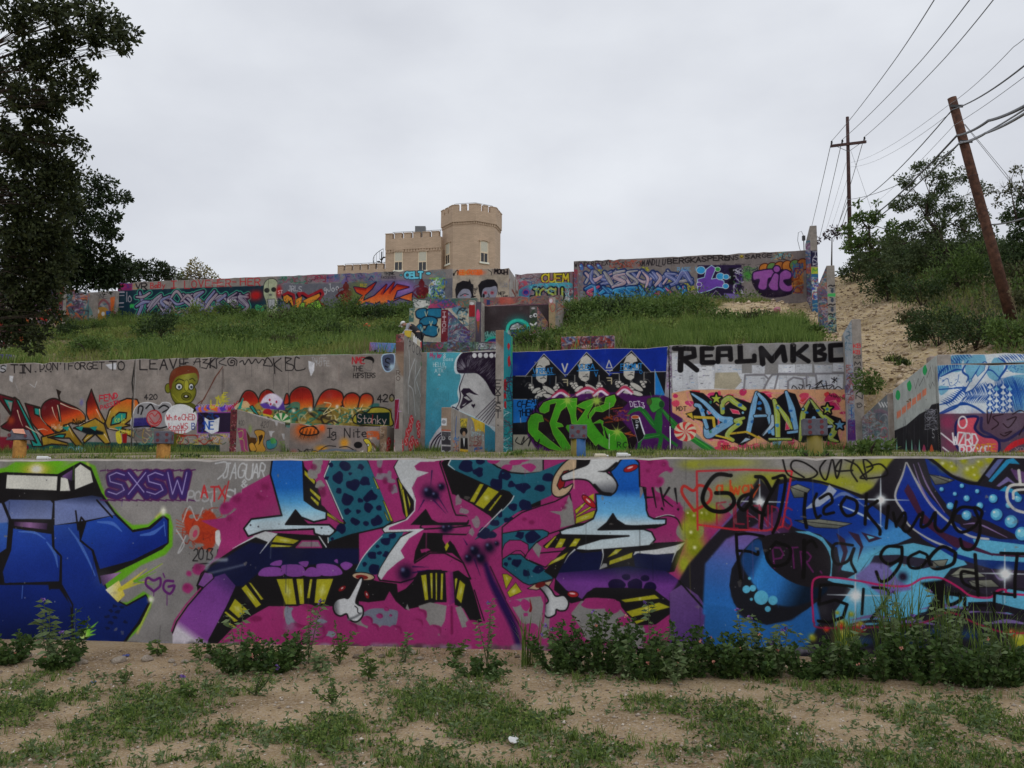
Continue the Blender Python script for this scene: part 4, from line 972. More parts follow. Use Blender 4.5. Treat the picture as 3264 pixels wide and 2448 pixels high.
 c.pg(qq('1345,900 1660,910 1530,1040 1345,1030'),(96,88,84));c.scrawl(1350,900,1540,1060,[T,(150,120,40),DKB,(170,150,120)],14,lw=9,size=60,seed=9)
 c.ell(1822,806,165,150,(196,197,198),wob=.04).ell(1970,700,12,50,(20,18,18),rot=.5)
 R2=(160,44,52)
 c.tx('White',1675,765,27,52,R2,7,jit=.06,gap=.2).tx('ChED',1830,760,29,58,R2,7,jit=.06,gap=.22).tx('knoWS',1702,848,32,62,R2,7,jit=.06,gap=.22).tx('BETTI',1722,922,26,30,R2,6,gap=.2)
 c.pg(qq('1990,745 2212,740 2370,740 2370,940 1990,945'),(36,26,46));c.ln(qq('1990,745 2370,740 2370,945 1990,948 1990,745'),(120,50,130),9)
 c.scrawl(1990,750,2200,940,[(30,40,130),(16,60,120),(24,16,30)],22,lw=12,size=50,seed=12)
 c.pg(qq('2060,790 2110,820 2160,815 2212,790 2200,930 2130,960 2060,920'),(192,194,200)).tx('NE',2062,830,40,78,(30,70,150),11).tx('B',1930,850,34,60,(30,46,120),8)
 for k in range(14):
  x=1995+27*k
  c.ell(x,700+14*math.sin(k),26,26,random.choice([(150,80,150),(190,90,40),(70,50,150),(110,90,170)]),wob=.4).ln([(x-20,690),(x,660),(x+20,690)],(170,150,200),4,sm=1)
  c.ln([(x-14,960),(x,1000),(x+14,965)],(160,120,190),5,sm=1)
 c.scrawl(1780,970,2380,1060,[(150,90,30),(170,150,50),(130,30,24),(40,60,40),(170,160,140)],40,lw=9,size=60,seed=14)
 c.tx('LIVE',2120,620,40,80,(168,160,50),10,slope=-.5,jit=.1)
 c.Z(650,1080,3.16)
 c.ln(qq('0,180 700,176 1900,145'),(60,150,110),4,al=.5)
 c.ln(qq('-60,650 0,610 110,390 190,280'),(84,46,36),9).ln([(185,300),(183,590)],(30,26,26),4)
 c.tx('LIVE',70,620,34,66,(172,162,48),9,slope=-.45).tx('JFE',165,620,26,60,(150,150,44),7,slope=-.3).tx('MOMENT',240,690,22,46,(150,34,46),8,slope=-.75,lean=.2)
 for p in(qq('60,290 70,200 120,190 50,250 110,285'),qq('130,290 130,200 210,195 150,240 225,270'),qq('290,240 270,240 280,215 310,230 300,265 255,265 240,220 280,190 330,220 325,270'),qq('360,235 390,220 410,260 450,205 480,250 520,205 550,245 590,205 620,240'),qq('600,265 640,190 690,270 600,268'),[(700,200),(712,350)],qq('775,195 710,260 785,330'),[(820,185),(822,320)],qq('822,190 880,200 830,240 900,270 890,315 825,318'),qq('960,195 920,190 920,310 1000,310 1020,295')):
  c.ln(p,MK,[12,9],sm=1)
 for k in range(10):c.ln([(300+60*k,260),(300+60*k,300+26*(k%4))],MK,3,al=.4)
 c.ln([(700,350),(700,500)],MK,3,al=.5).ln([(848,320),(850,560)],MK,3,al=.6)
 c.pg(qq('1050,220 1115,240 1110,320 1078,378 1055,300'),(184,184,188)).tx('IAUTE',1080,190,28,56,(160,160,162),4).tx('TOTE',1120,225,30,50,(160,160,162),4)
 c.tx('NME',1495,185,34,62,(156,30,40),10,jit=.1)
 c.pg(qq('1600,210 1640,180 1690,180 1715,215 1700,250 1690,220 1620,205 1605,230'),(22,20,20),sm=1).ln(qq('1605,240 1620,300 1680,320 1705,260'),(90,84,82),4,sm=1)
 c.tx('THE',1500,275,28,50,MK,7).tx('HIPSTERS',1505,345,25,48,MK,7,gap=.2,drip=.3)
 c.pg(qq('1795,175 1850,150 1915,160 1915,260 1880,320 1830,325 1795,260'),(62,70,92),sm=1,ol=(150,178,200),ow=11,os=5).tx('S',1825,190,50,90,(20,20,24),12).sp(1890,280,40,(160,184,200))
 c.ln([(1360,250),(1360,420)],(110,86,80),8,al=.4)
 for p in(qq('340,700 400,560 450,530 510,560 570,680 580,780 520,740 470,680 440,740 350,715'),qq('560,640 580,560 640,520 700,560 690,620'),qq('870,680 880,560 960,495 1050,510 1090,590 1090,700 1060,760 880,760 820,720'),qq('1120,700 1190,560 1280,515 1380,550 1395,650 1350,700 1400,760 1130,760'),qq('1400,640 1440,570 1510,555 1560,600 1540,700 1450,740'),qq('1560,680 1590,580 1650,560 1695,600 1680,690 1640,740 1560,740'),qq('810,650 835,560 850,640')):
  c.ln(p+[p[0]],(38,30,26),34,sm=1,so=3)
  c.pg(p,[(500,540,(110,22,20)),(500,620,(150,34,22)),(500,690,(184,84,30)),(500,760,(170,140,60))],sm=1)
  c.ln(p+[p[0]],(150,40,30),6,sm=1,al=.7)
 c.pg(qq('330,720 1700,720 1890,700 1890,900 900,870 560,820 330,760'),(118,100,46))
 c.scrawl(340,700,1720,860,[(28,112,100),(40,32,26),(140,120,50),(190,176,130),(30,90,84),(110,90,36)],90,lw=15,size=90,seed=21,blobs=24)
 c.pg(qq('340,700 390,590 400,600 370,710'),(28,122,112)).pg(qq('460,680 490,670 560,780 500,740'),(28,122,112),ol=(40,30,24),ow=8)
 c.pg(qq('560,660 600,700 820,720 790,600 740,690 600,640'),(74,50,130)).pg(qq('570,650 620,570 700,550 780,600 790,640 740,700 710,650 670,680 640,640'),(190,180,200),sm=1,so=6)
 for(x,y)in((662,615),(730,635),(672,658)):c.ell(x,y,9,13,(150,24,50))
 for(a0,col)in((0,(34,110,54)),(1,(190,190,160))):
  for k in range(4):
   t=math.pi+(2*k+a0)*math.pi/8+.1
   c.pg([(780,835),(780+92*math.cos(t),835+92*math.sin(t)),(780+92*math.cos(t+.4),835+92*math.sin(t+.4))],col)
 c.ell(640,740,46,36,(150,30,34)).ln([(600,760),(690,780)],(190,160,40),14)
 c.ln(qq('1210,640 1280,660 1200,760 1290,720 1360,690'),(190,176,130),9,sm=1).ln([(1360,690),(1450,730)],(140,118,50),26).ln(qq('1510,690 1560,720 1600,660'),(200,186,140),6,sm=1)
 c.sp(1070,710,30,(200,190,170)).sp(1340,680,22,(200,190,170)).sp(900,720,26,(196,186,160))
 c.pg(qq('1640,740 1690,695 1790,690 1870,720 1890,790 1880,880 1550,860 1500,800 1560,740'),(150,140,44),sm=1,ol=(34,30,22),ow=12)
 c.pg(qq('1530,750 1870,740 1870,870 1540,858'),(18,36,34)).tx('Stanky',1548,762,42,84,(196,168,160),7,slope=.04,sm=1,jit=.05,gap=.18)
 c.ln([(1700,765),(1690,850)],(150,30,30),8)
 c.tx('420',1745,560,48,74,MK,12,jit=.06).sp(1885,610,26,(150,140,40),al=.5)
 c.Z(1200,1030,3.686)
 c.pg(qq('595,280 1480,250 1500,1750 560,1750'),[(600,320,(70,148,162)),(600,1580,(50,120,146))])
 SK,PD=(172,172,172),(34,24,40)
 c.pg(qq('1010,330 1100,290 1480,270 1480,1240 1300,1200 1160,1120 1000,1050 870,980 960,920 950,800 990,620 930,590 910,520 930,420'),(182,196,202),sm=1)
 c.pg(qq('1020,600 1400,560 1480,900 1480,1250 1300,1190 1160,1100 960,1020 940,980 980,920 970,760'),SK)
 c.pg(qq('955,420 1010,350 1120,320 1480,300 1480,860 1385,850 1340,790 1290,700 1240,640 1170,590 1060,590 960,580 940,500'),PD,sm=1)
 rg=random.Random(2)
 for k in range(150):
  t=rg.random();a=rg.uniform(-.1,1.0)
  x0=1050+340*t;y0=540+230*t*t
  if k<50:
   an=rg.uniform(math.pi*.95,math.pi*1.75);r0=rg.uniform(30,60);r1=r0+rg.uniform(40,110)
   p=[(1060+r0*math.cos(an),545+r0*.8*math.sin(an)),(1060+r1*math.cos(an),545+r1*.95*math.sin(an))]
  else:
   L=rg.uniform(30,70);yo=rg.uniform(-190,10)
   p=[(x0,max(y0+yo,400)),(x0+L*.7,max(y0+yo,400)-L*.75)]
  c.ln(p,(150,148,156),[1,5,1])
 c.pg(qq('1110,330 1140,300 1480,280 1480,330 1130,345'),SK)
 for x,y in((1150,380),(1217,378),(1285,380),(1350,380),(1410,380)):c.ell(x,y,31,34,(196,196,198),ol=PD,ow=8)
 c.ln(qq('1035,590 1000,680 975,760 985,850 970,930 930,1010'),PD,[7,12,14,8],sm=1)
 c.pg(qq('990,800 1020,765 1090,765 1140,810 1200,845 1150,840 1090,815 1050,830 1090,870 1130,915 1060,960 990,1010 975,985 1005,900 1020,850'),PD,sm=0)
 c.pg(qq('1020,870 1060,860 1110,905 1080,910'),SK).pg(qq('1000,970 1060,930 1030,970'),SK)
 c.ln(qq('890,985 930,1000 960,1020'),PD,14,sm=1)
 c.pg(qq('1140,1000 1112,965 1118,948 1138,958 1155,945 1160,965'),PD)
 for k in range(6):c.ln([(1165+30*k,1110+16*k),(1395,880+36*k)],PD,[6,9])
 c.pg(qq('590,1600 620,1400 700,1270 760,1200 800,1400 800,1750 580,1750'),(168,170,176),sm=0)
 for k in range(4):c.ln([(610+46*k,1600),(640+40*k,1440),(700+30*k,1340),(780,1270+40*k)],PD,16-k,sm=1)
 c.tx('Mylo',630,350,28,56,(180,40,92),8,slope=.05,sm=1).ln(qq('740,400 725,375 745,370 765,375 740,408'),(180,40,92),7)
 c.tx('8',785,355,28,50,(190,196,198),6).tx('Boss',785,395,24,48,(170,184,190),6).tx('HELLO',668,465,22,50,(190,200,204),5,gap=.25,slope=-.05).tx('ATX',685,535,28,46,(190,200,204),5,slope=-.05).ln(qq('780,520 815,510 800,545'),(190,200,204),5,sm=1)
 c.pg(qq('718,615 735,588 752,615'),(200,204,206)).ln([(720,620),(752,622)],(40,70,80),4)
 for x in(715,738,760):c.ln([(x,625),(x+3,920)],(80,150,168),5,al=.5)
 c.Z(1600,1050,3.687)
 KB,BB,LT=(18,18,22),(14,36,124),(168,164,156)
 c.pg(qq('120,230 1960,170 1960,1600 120,1600'),KB)
 c.pg(qq('120,230 1955,175 1925,495 120,545'),BB)
 c.pg(qq('130,820 420,820 400,900 280,1090 130,1100'),(26,96,168)).pg(qq('130,1235 700,1240 700,1600 130,1600'),(138,132,118))
 c.pg(qq('1795,470 1915,780 1795,790'),(26,104,172));c.ln([(1795,470),(1795,790)],LT,6).ln([(1795,480),(1915,780)],(90,150,190),3)
 c.ln(qq('160,548 350,548 350,640'),LT,7).ln(qq('632,640 635,535 855,530 855,610'),LT,7).ln(qq('1140,640 1140,518 1375,518 1380,620'),LT,7).ln(qq('1668,620 1668,500 1930,495'),LT,7)
 c.pg(qq('715,537 770,537 743,562'),BB).pg(qq('1225,520 1300,518 1262,553'),BB)
 c.ln([(130,820),(420,820)],LT,5).ln([(220,1095),(212,1000)],LT,7)
 for i,(ax,ay,bl,br,hb)in enumerate(((492,288,275,745,548),(992,268,765,1262,535),(1520,250,1262,1750,500))):
  c.pg([(ax,ay),(br,hb),(bl,hb)],KB);c.ln([(bl,hb),(ax,ay),(br,hb)],LT,7)
  fx,fy=ax,ay+30
  c.pg([(fx-92,fy+120),(fx-60,fy+40),(fx,fy-2),(fx+60,fy+50),(fx+72,fy+95),(fx+20,fy+110),(fx+5,fy+160),(fx+40,fy+190),(fx+30,fy+290),(fx-10,fy+320),(fx-60,fy+300),(fx-92,fy+260)],LT,sm=0)
  c.ln([(fx-80,fy+120),(fx-50,fy+108),(fx-20,fy+118)],KB,7,sm=1).ln([(fx-70,fy+148),(fx-25,fy+146)],KB,6)
  c.ln([(fx-40,fy+258),(fx,fy+250),(fx+20,fy+262)],KB,8,sm=1).ln([(fx-10,fy+232),(fx+15,fy+225)],KB,6)
  if i!=1:c.pg([(fx-90,fy+235),(fx-50,fy+225),(fx-60,fy+300)],KB,al=.0)
  if i==2:c.ell(fx+60,fy+165,32,36,LT).ell(fx-10,fy+165,26,24,KB)
  c.ell(fx-2,fy+335,11,12,KB,ol=LT,ow=4)
  for sx in(-1,1):
   hx,hy=fx+sx*160,fy+370
   for k in range(5):
    c.ell(hx-sx*8*k+rg.uniform(-20,20),hy-30+24*(k%3),26,19,LT,rot=rg.uniform(-.6,.6),ol=KB,ow=5)
   c.ln([(fx+sx*225,fy+350),(fx+sx*190,fy+310),(fx+sx*130,fy+320)],LT,3,sm=1,al=.7)
  for k in range(4):
   c.ell(fx-90+60*k,fy+400+18*(k%2),58,28,LT,rot=-.5+.35*k,ol=KB,ow=6)
  c.ell(fx+60,fy+395,90,32,LT,rot=.55,ol=KB,ow=6).ell(fx-40,fy+450,80,30,LT,rot=-.5,ol=KB,ow=6).ell(fx+60,fy+470,80,28,LT,rot=.3,ol=KB,ow=6)
  for(t,tx,ty)in(('VIRRAI',365,460),('VUSA',890,412),('FAKMUT',1395,408))[i:i+1]:
   c.tx(t,tx,ty,36 if i!=1 else 42,58,(30,112,178),10,gap=.2,slope=-.03)
   c.ln([(tx-8,ty+75),(tx+240,ty+68)],(30,112,178),10)
   if i==0:c.ln([(tx-6,ty+92),(tx+262,ty+66)],(30,112,178),6)
 c.tx('V',706,405,62,92,(176,172,164),17,jit=0).pg(qq('1257,365 1225,452 1292,450'),BB,ol=(176,172,164),ow=12).ln([(1220,482),(1295,480)],(176,172,164),12)
 for x,y in((715,590),(1232,570)):
  c.ln([(x,y),(x+54,y),(x+54,y+70)],(160,150,120),13).ln([(x+10,y+30),(x+54,y+30)],(160,150,120),11)
 c.tx('V',1085,500,38,55,(30,112,178),8).ell(1632,500,14,20,(20,20,26),ol=(30,112,178),ow=7)
 PUR=(62,20,74)
 c.pg(qq('290,1050 360,960 440,860 560,800 700,760 900,760 1200,740 1400,740 1600,790 1800,770 1990,780 1995,950 2120,1050 2120,1600 700,1600 420,1430 300,1250'),PUR,so=14)
 c.pg(qq('540,900 700,850 1000,830 1350,780 1480,860 1350,1000 1600,1290 1500,1520 1100,1480 900,1520 700,1480 420,1200 440,1050'),(24,16,20),so=8)
 for k in range(34):
  x,y=rg.choice(qq('600,900 650,1050 520,1080 900,950 1260,900 1250,1040 1150,1100 1480,1240 1380,1230 700,1380 900,1100 1150,1270'))
  c.ln([(x+rg.uniform(-60,60),y+rg.uniform(-50,60)),(x+rg.uniform(30,160),y+rg.uniform(-40,60))],rg.choice([(150,70,34),(110,46,22),(40,20,14)]),rg.uniform(6,22),so=4,al=.8)
 for(x0,yy,w_)in((690,760,90),(1000,730,120),(1160,740,80),(1440,720,80)):
  c.ln([(x0-w_,yy+30),(x0,yy-38),(x0+w_,yy+20)],(160,44,74),44,sm=1,so=18);c.ln([(x0-w_,yy+40),(x0,yy-14),(x0+w_,yy+36)],(196,178,196),26,sm=1,so=10)
 GR,GO=[(800,780,(62,140,30)),(800,1480,(52,126,26))],(118,170,52)
 shp=[qq('445,970 440,930 490,860 600,820 880,810 865,1000 880,1090 985,940 870,900 960,850 1090,810 1060,900 1000,1010 1010,1110 1180,1290 1100,1370 900,1120 820,1110 800,1000 760,900 690,960 640,1090 700,1110 720,1140 640,1150 720,1240 820,1400 720,1430 600,1230 560,1100 600,980 640,860 560,880 550,960 500,985'),qq('305,1090 340,1010 400,985 470,1010 490,1080 430,1090 420,1180 560,1300 700,1410 740,1440 560,1400 400,1310 310,1200'),qq('1200,880 1220,800 1320,770 1340,830 1310,900 1180,970 1100,960 1040,1040 1060,1110 1150,1060 1190,1080 1180,1130 1260,1180 1400,1200 1460,1270 1480,1360 1460,1440 1300,1440 1230,1350 1180,1180 1080,1130 1030,1090 1020,1000 1080,920 1150,900')]
 for p in shp:c.ln(p+[p[0]],(20,14,18),30,so=3)
 for p in shp:c.pg(p,GR);c.ln(p+[p[0]],GO,7,so=3,al=.8)
 c.pg(qq('1160,1100 1190,1180 1170,1290 1050,1150 1050,1110'),(24,16,20)).pg(qq('1190,1120 1280,1350 1240,1360'),(24,16,20))
 c.ln(qq('1000,1100 1160,1300 1400,1420'),(56,132,28),110,sm=1).ln(qq('780,1150 1000,1430 1440,1440'),(56,132,28),60,sm=1,al=.95)
 for(x,y,r)in((768,832,34),(1110,840,42),(1350,1200,34)):
  for k in range(8):
   t=k*math.pi/4+.2;c.ln([(x,y),(x+r*3.2*math.cos(t),y+r*3.2*math.sin(t))],(150,170,80),[9,2],al=.8)
  c.sp(x,y,r*1.4,(140,168,64))
 c.tx('RC',1355,1325,44,62,(20,40,20),10,gap=.5)
 c.ln([(1262,860),(1258,1030)],(150,140,140),4).ln([(1260,1230),(1258,1400)],(190,186,186),8)
 MG=(28,92,36)
 c.ln(qq('1480,1070 1490,990 1560,945 1650,950 1790,1130 1850,1170'),MG,[20,40,60,50],sm=1).ln(qq('1850,940 1835,1100 1850,1240'),MG,[60,100,50],sm=1)
 c.ln(qq('1880,940 1960,1040 2050,1130 2120,1180'),(34,100,40),[30,60,40],sm=1)
 c.ln(qq('1600,1420 1630,1290 1700,1260 1860,1260 1830,1440'),MG,[30,60,40],sm=1).ln(qq('1880,1240 1960,1300 2050,1360'),MG,34,sm=1)
 c.pg(qq('1720,830 1780,800 1860,810 1900,900 1840,940 1780,975 1740,930'),(54,130,48),sm=1,ol=(20,50,20),ow=5).ell(1730,850,30,42,(60,70,34),ol=(26,50,22),ow=4).ell(1875,880,32,44,(22,64,30),ol=(60,120,50),ow=3)
 for p in([(1760,800),(1740,740)],[(1850,800),(1880,750)],[(1650,960),(1780,1120)],[(1890,950),(2040,1120)],[(1640,1280),(1850,1240)]):c.ln(p,(90,170,80),4,al=.7)
 c.pg(qq('1520,1050 1605,1030 1680,1230 1660,1280 1600,1330'),(18,18,22),ol=(150,150,160),ow=4).ell(1565,1030,46,22,(160,76,40),ol=(190,186,180),ow=4).ln([(1612,1040),(1672,1230)],(196,200,206),16)
 c.tx('Def',1572,1070,30,26,(200,204,210),6,vert=True,gap=.4)
 c.scrawl(1310,950,1510,1070,[(150,70,40),(110,30,60),(60,40,110)],40,lw=8,size=30,seed=6)
 c.tx('"DET3"',1470,835,34,64,(190,186,194),8,slope=.1,lean=-.2,jit=.1).ln([(1545,900),(1670,910)],(190,186,194),6)
 c.tx('CHEAP',170,850,44,74,(10,16,30),10,slope=-.25,jit=.12,lean=.2).tx('THEMIN',200,960,34,70,(10,14,26),11,slope=-.3,jit=.15)
 for p in(qq('180,1270 160,1320 240,1350 260,1260 230,1350 330,1260 310,1370 360,1270 400,1360 440,1290 420,1370'),):c.ln(p,(26,24,24),11,sm=1)
 c.Z(2100,1050,3.403)
 c.pg(qq('95,180 140,175 150,760 60,720 80,450'),(128,124,132));c.scrawl(90,190,140,640,[(30,30,34),(180,178,184),(100,60,110)],60,lw=6,size=26,seed=31)
 c.pg(qq('138,172 2040,130 2040,720 138,720'),(120,118,116))
 for _ in range(26):c.sp(rg.uniform(160,1980),rg.uniform(160,420),rg.uniform(30,70),rg.choice([(150,150,152),(100,98,98),(132,130,132),(84,90,100)]),al=.5)
 for(x,y,w_,h_)in((145,250,120,400),(260,380,200,280),(420,400,200,250),(600,380,300,280),(820,470,200,180),(930,500,240,170),(1160,490,160,170),(1290,380,190,100),(1300,500,200,170),(1480,380,180,90),(1500,510,220,150),(1690,380,190,90),(1700,480,200,160),(1880,370,140,90),(1850,490,150,160),(1010,390,140,90),(150,640,200,60),(510,395,70,50)):
  col=rg.choice([(184,186,190),(176,178,182),(190,191,194),(168,170,174)])
  q=[(x+rg.uniform(-8,8),y+rg.uniform(-8,8)),(x+w_,y+rg.uniform(-10,6)),(x+w_+rg.uniform(-8,8),y+h_),(x,y+h_+rg.uniform(-6,8))]
  c.pg(q,col);c.ln(q+[q[0]],(120,120,124),2,al=.6)
  for _k in range(int(w_*h_/4200)):
   a,b=rg.uniform(x+6,x+w_-30),rg.uniform(y+6,y+h_-16)
   c.ln([(a,b),(a+rg.uniform(8,40),b)],rg.choice([(60,60,66),(110,140,170),(120,120,124),(60,50,90)]),rg.uniform(3,9),al=.7)
 c.pg(qq('610,470 850,465 900,560 820,650 600,640'),(150,142,122))
 GL=(112,110,114)
 for p in(qq('920,660 935,495 1140,492 1190,540 1230,490 1460,485'),[(1250,660),(1290,500)],[(1130,660),(1190,540)],qq('1300,480 1760,480 2010,475'),qq('1400,660 1400,560 1460,520 1560,540 1580,660'),[(1700,490),(1720,640)],[(1600,500),(1600,620)]):c.ln(p,GL,20)
 bl=(20,18,20)
 def blk(p,w=58):c.ln(p,bl,w,so=2)
 blk(qq('170,205 240,205 232,440'),62);blk(qq('240,205 375,210 385,290 260,320 410,440'),54)
 blk(qq('575,205 468,205 470,360 590,358'),54);blk([(470,290),(570,285)],34)
 blk(qq('640,350 645,210 770,205 778,325'),54);blk([(650,285),(770,280)],36)
 blk([(880,185),(885,340)],58);blk(qq('845,350 1035,340 1035,285'),50)
 blk(qq('1125,370 1110,205 1225,340 1340,190 1365,335'),60)
 blk([(1455,175),(1455,335)],62);blk(qq('1600,180 1500,265 1620,345'),50)
 blk(qq('1690,180 1695,335 1790,325 1800,275 1720,250 1790,210 1770,170 1690,175'),46);blk(qq('1990,165 1860,175 1865,335 2005,328'),54)
 for p in(qq('1440,640 1460,610 1500,650 1460,665'),qq('1520,600 1560,610 1540,655 1515,625'),qq('1600,610 1640,600 1625,670'),qq('1700,600 1770,555 1700,640 1790,650 1760,580'),[(1660,640),(1880,600)],qq('1810,560 1830,650 1890,610 1900,650 1940,620 1990,650'),[(1870,530),(1930,565)],[(1930,525),(1880,575)],[(1900,520),(1900,580)]):
  c.ln(p,bl,9,sm=1)
 c.pg(qq('138,690 330,655 1040,650 2040,650 2055,1250 1900,1400 700,1340 480,1200 250,960 145,900'),(190,140,104))
 for _ in range(95):
  x,y=rg.uniform(150,2030),rg.choice([rg.uniform(680,820),rg.uniform(680,1320),rg.uniform(1180,1330)])
  if x<520 and y>1000:continue
  c.ell(x,y,rg.uniform(20,70),rg.uniform(14,40),rg.choice([(176,46,92),(180,50,52),(186,60,84),(170,40,80)]),wob=.3)
 ZK=qq('240,890 380,850 330,790 300,680 460,690 580,740 820,700 960,780 1030,720 1200,690 1400,690 1560,800 1640,720 1740,800 1900,770 2000,900 2030,1000 1960,1200 1700,1230 1540,1200 1300,1240 1140,1230 900,1300 700,1200 520,1210 420,1010 260,950')
 c.ln(ZK+[ZK[0]],(196,120,130),8)
 c.pg(qq('330,665 480,690 680,860 830,740 1000,800 1050,670 1140,690 1240,780 1300,730 1380,670 1480,700 1560,900 1660,760 1780,900 1960,960 2000,1030 1930,1100 1970,1230 1700,1200 1560,1230 1440,1180 1200,1230 1080,1150 900,1260 760,1200 520,1180 480,1000 300,950 400,860'),(20,18,22))
 LB,LM,LG=(104,150,184),(146,160,66),(150,170,186)
 def lt(p,w,col):c.ln(p,(22,20,24),[v+16 for v in w]if hasattr(w,'__len__')else w+16,sm=1);c.ln(p,col,w,sm=1);c.ln([(a-12,b-10)for a,b in p],LG,4,sm=1,al=.8)
 lt(qq('360,700 500,800 660,960 780,990 640,1080 530,1150 510,1060'),[20,60,80,50],LB);lt(qq('400,820 450,850 520,1060'),40,LB)
 lt(qq('690,900 690,800 760,745 820,790 900,840 930,860'),[44,60,40],LM);lt(qq('920,960 830,990 880,1010 780,1090 740,1160 800,1200'),[30,50,54,40],LM)
 lt(qq('1060,690 1020,860 970,1110'),[36,60,50],LB);lt(qq('1080,700 1160,800 1200,960 1240,1130'),[30,56,40],LB);lt([(1040,940),(1160,935)],26,LB);lt(qq('1230,940 1230,1030 1130,1150'),[30,44,10],LG)
 lt(qq('1250,770 1280,900 1290,1170'),[40,60,50],LM);lt(qq('1290,830 1380,960 1440,1070'),[30,54,30],LM);lt(qq('1380,680 1440,860 1490,1090'),[30,64,50],LB);lt([(1400,1120),(1560,1100)],26,LB);lt([(1200,1190),(1430,1190)],24,LM)
 lt(qq('1640,760 1570,890 1550,1030 1530,1200'),[20,54,56,30],LM);lt(qq('1650,770 1760,920 1880,1020 1900,1100 1860,1180 1940,1215'),[20,54,66,56,20],LM);lt([(1680,960),(1660,1010)],40,LB);lt([(1800,1060),(1870,1050)],26,LG)
 c.ln(qq('780,1130 950,1110 1090,1180'),(176,146,44),22).ln([(620,1150),(780,1190)],(176,156,50),20).ln(qq('600,1050 590,960 380,950'),(176,150,46),30).pg(qq('290,915 360,895 380,985'),(176,150,46),ol=bl,ow=7)
 c.pg(qq('860,1250 940,1170 1010,1190'),LG,ol=bl,ow=8).pg(qq('1230,1220 1340,1210 1310,1260 1300,1300 1240,1260'),LB,sm=0)
 for(x,y)in((560,790),(700,860),(880,820),(1090,800),(1090,860),(1010,1000),(1290,850),(1280,1040),(1430,880),(1440,980),(1600,900),(1590,1000),(1800,980),(1860,1140),(560,1110),(720,1000),(640,1050),(860,1030),(1200,1110),(1720,880),(530,900),(470,880)):
  c.ell(x,y,rg.uniform(12,26),rg.uniform(12,24),rg.choice([(40,100,160),(44,110,90),(60,120,170),(40,90,150)]),wob=.5)
 def star(x,y,r,col):
  pts=[(x+(r if k%2==0 else r*.42)*math.sin(k*math.pi/5),y-(r if k%2==0 else r*.42)*math.cos(k*math.pi/5))for k in range(10)]
  c.ln(pts+[pts[0]],bl,36);c.pg(pts,col)
 star(622,752,56,(156,170,60));star(1828,862,60,(156,170,60));star(1960,1035,58,(90,140,176));c.ell(1825,865,16,16,(40,110,160))
 c.ell(910,903,18,18,(110,160,180),ol=bl,ow=9).ell(1562,865,18,18,(110,160,180),ol=bl,ow=9)
 for p in(qq('520,880 570,910 540,920'),qq('640,960 660,1010 640,1040'),qq('1380,1000 1420,1080 1370,1090'),qq('770,860 860,880 880,920 800,910')):c.pg(p,(186,50,82),ol=(200,150,150),ow=5)
 c.tx('MDT',190,835,30,46,(24,18,20),6).tx('2013',670,1255,24,34,(30,20,20),5).tx('xeinkrose',1845,690,16,36,(26,20,20),4,slope=.2,jit=.1)
 c.ln(qq('150,1050 330,1160 500,1270 620,1340'),(34,108,44),[40,60,70,60],sm=1).ln([(380,1180),(600,1330)],(74,160,56),12,so=4,al=.7)
 def mint(cx,cy,rx,ry,c1=(186,46,48),c2=(190,176,150),n=8,ph=.2):
  c.ell(cx,cy,rx,ry,c2)
  for k in range(n):
   t0=2*math.pi*k/n+ph
   pts=[(cx,cy)]+[(cx+rx*r*math.cos(t0+tw),cy+ry*r*math.sin(t0+tw))for r,tw in((.5,.16),(.8,.3),(1,.42))]+[(cx+rx*math.cos(t0+.8),cy+ry*math.sin(t0+.8)),(cx+rx*.8*math.cos(t0+.68),cy+ry*.8*math.sin(t0+.68)),(cx+rx*.5*math.cos(t0+.5),cy+ry*.5*math.sin(t0+.5))]
   c.pg(pts,c1)
 mint(285,1108,122,106)
 c.Z(0,0,1)
 for x in range(-80,2700,12):
  yt=1154-(x*.0236 if x<1640 else x*.0236+.5)
  c.ln([(x,yt+2),(x+13,yt+1.7)],(150,146,142),3,al=random.uniform(.1,.6))
 return c
def side_canvas(kind,val,r0,r1,z0,z1,base,seed=1,ppm=70):
 return Canvas(kind,val,min(r0,r1),max(r0,r1),z0,z1,ppm,base=base,seed=seed)
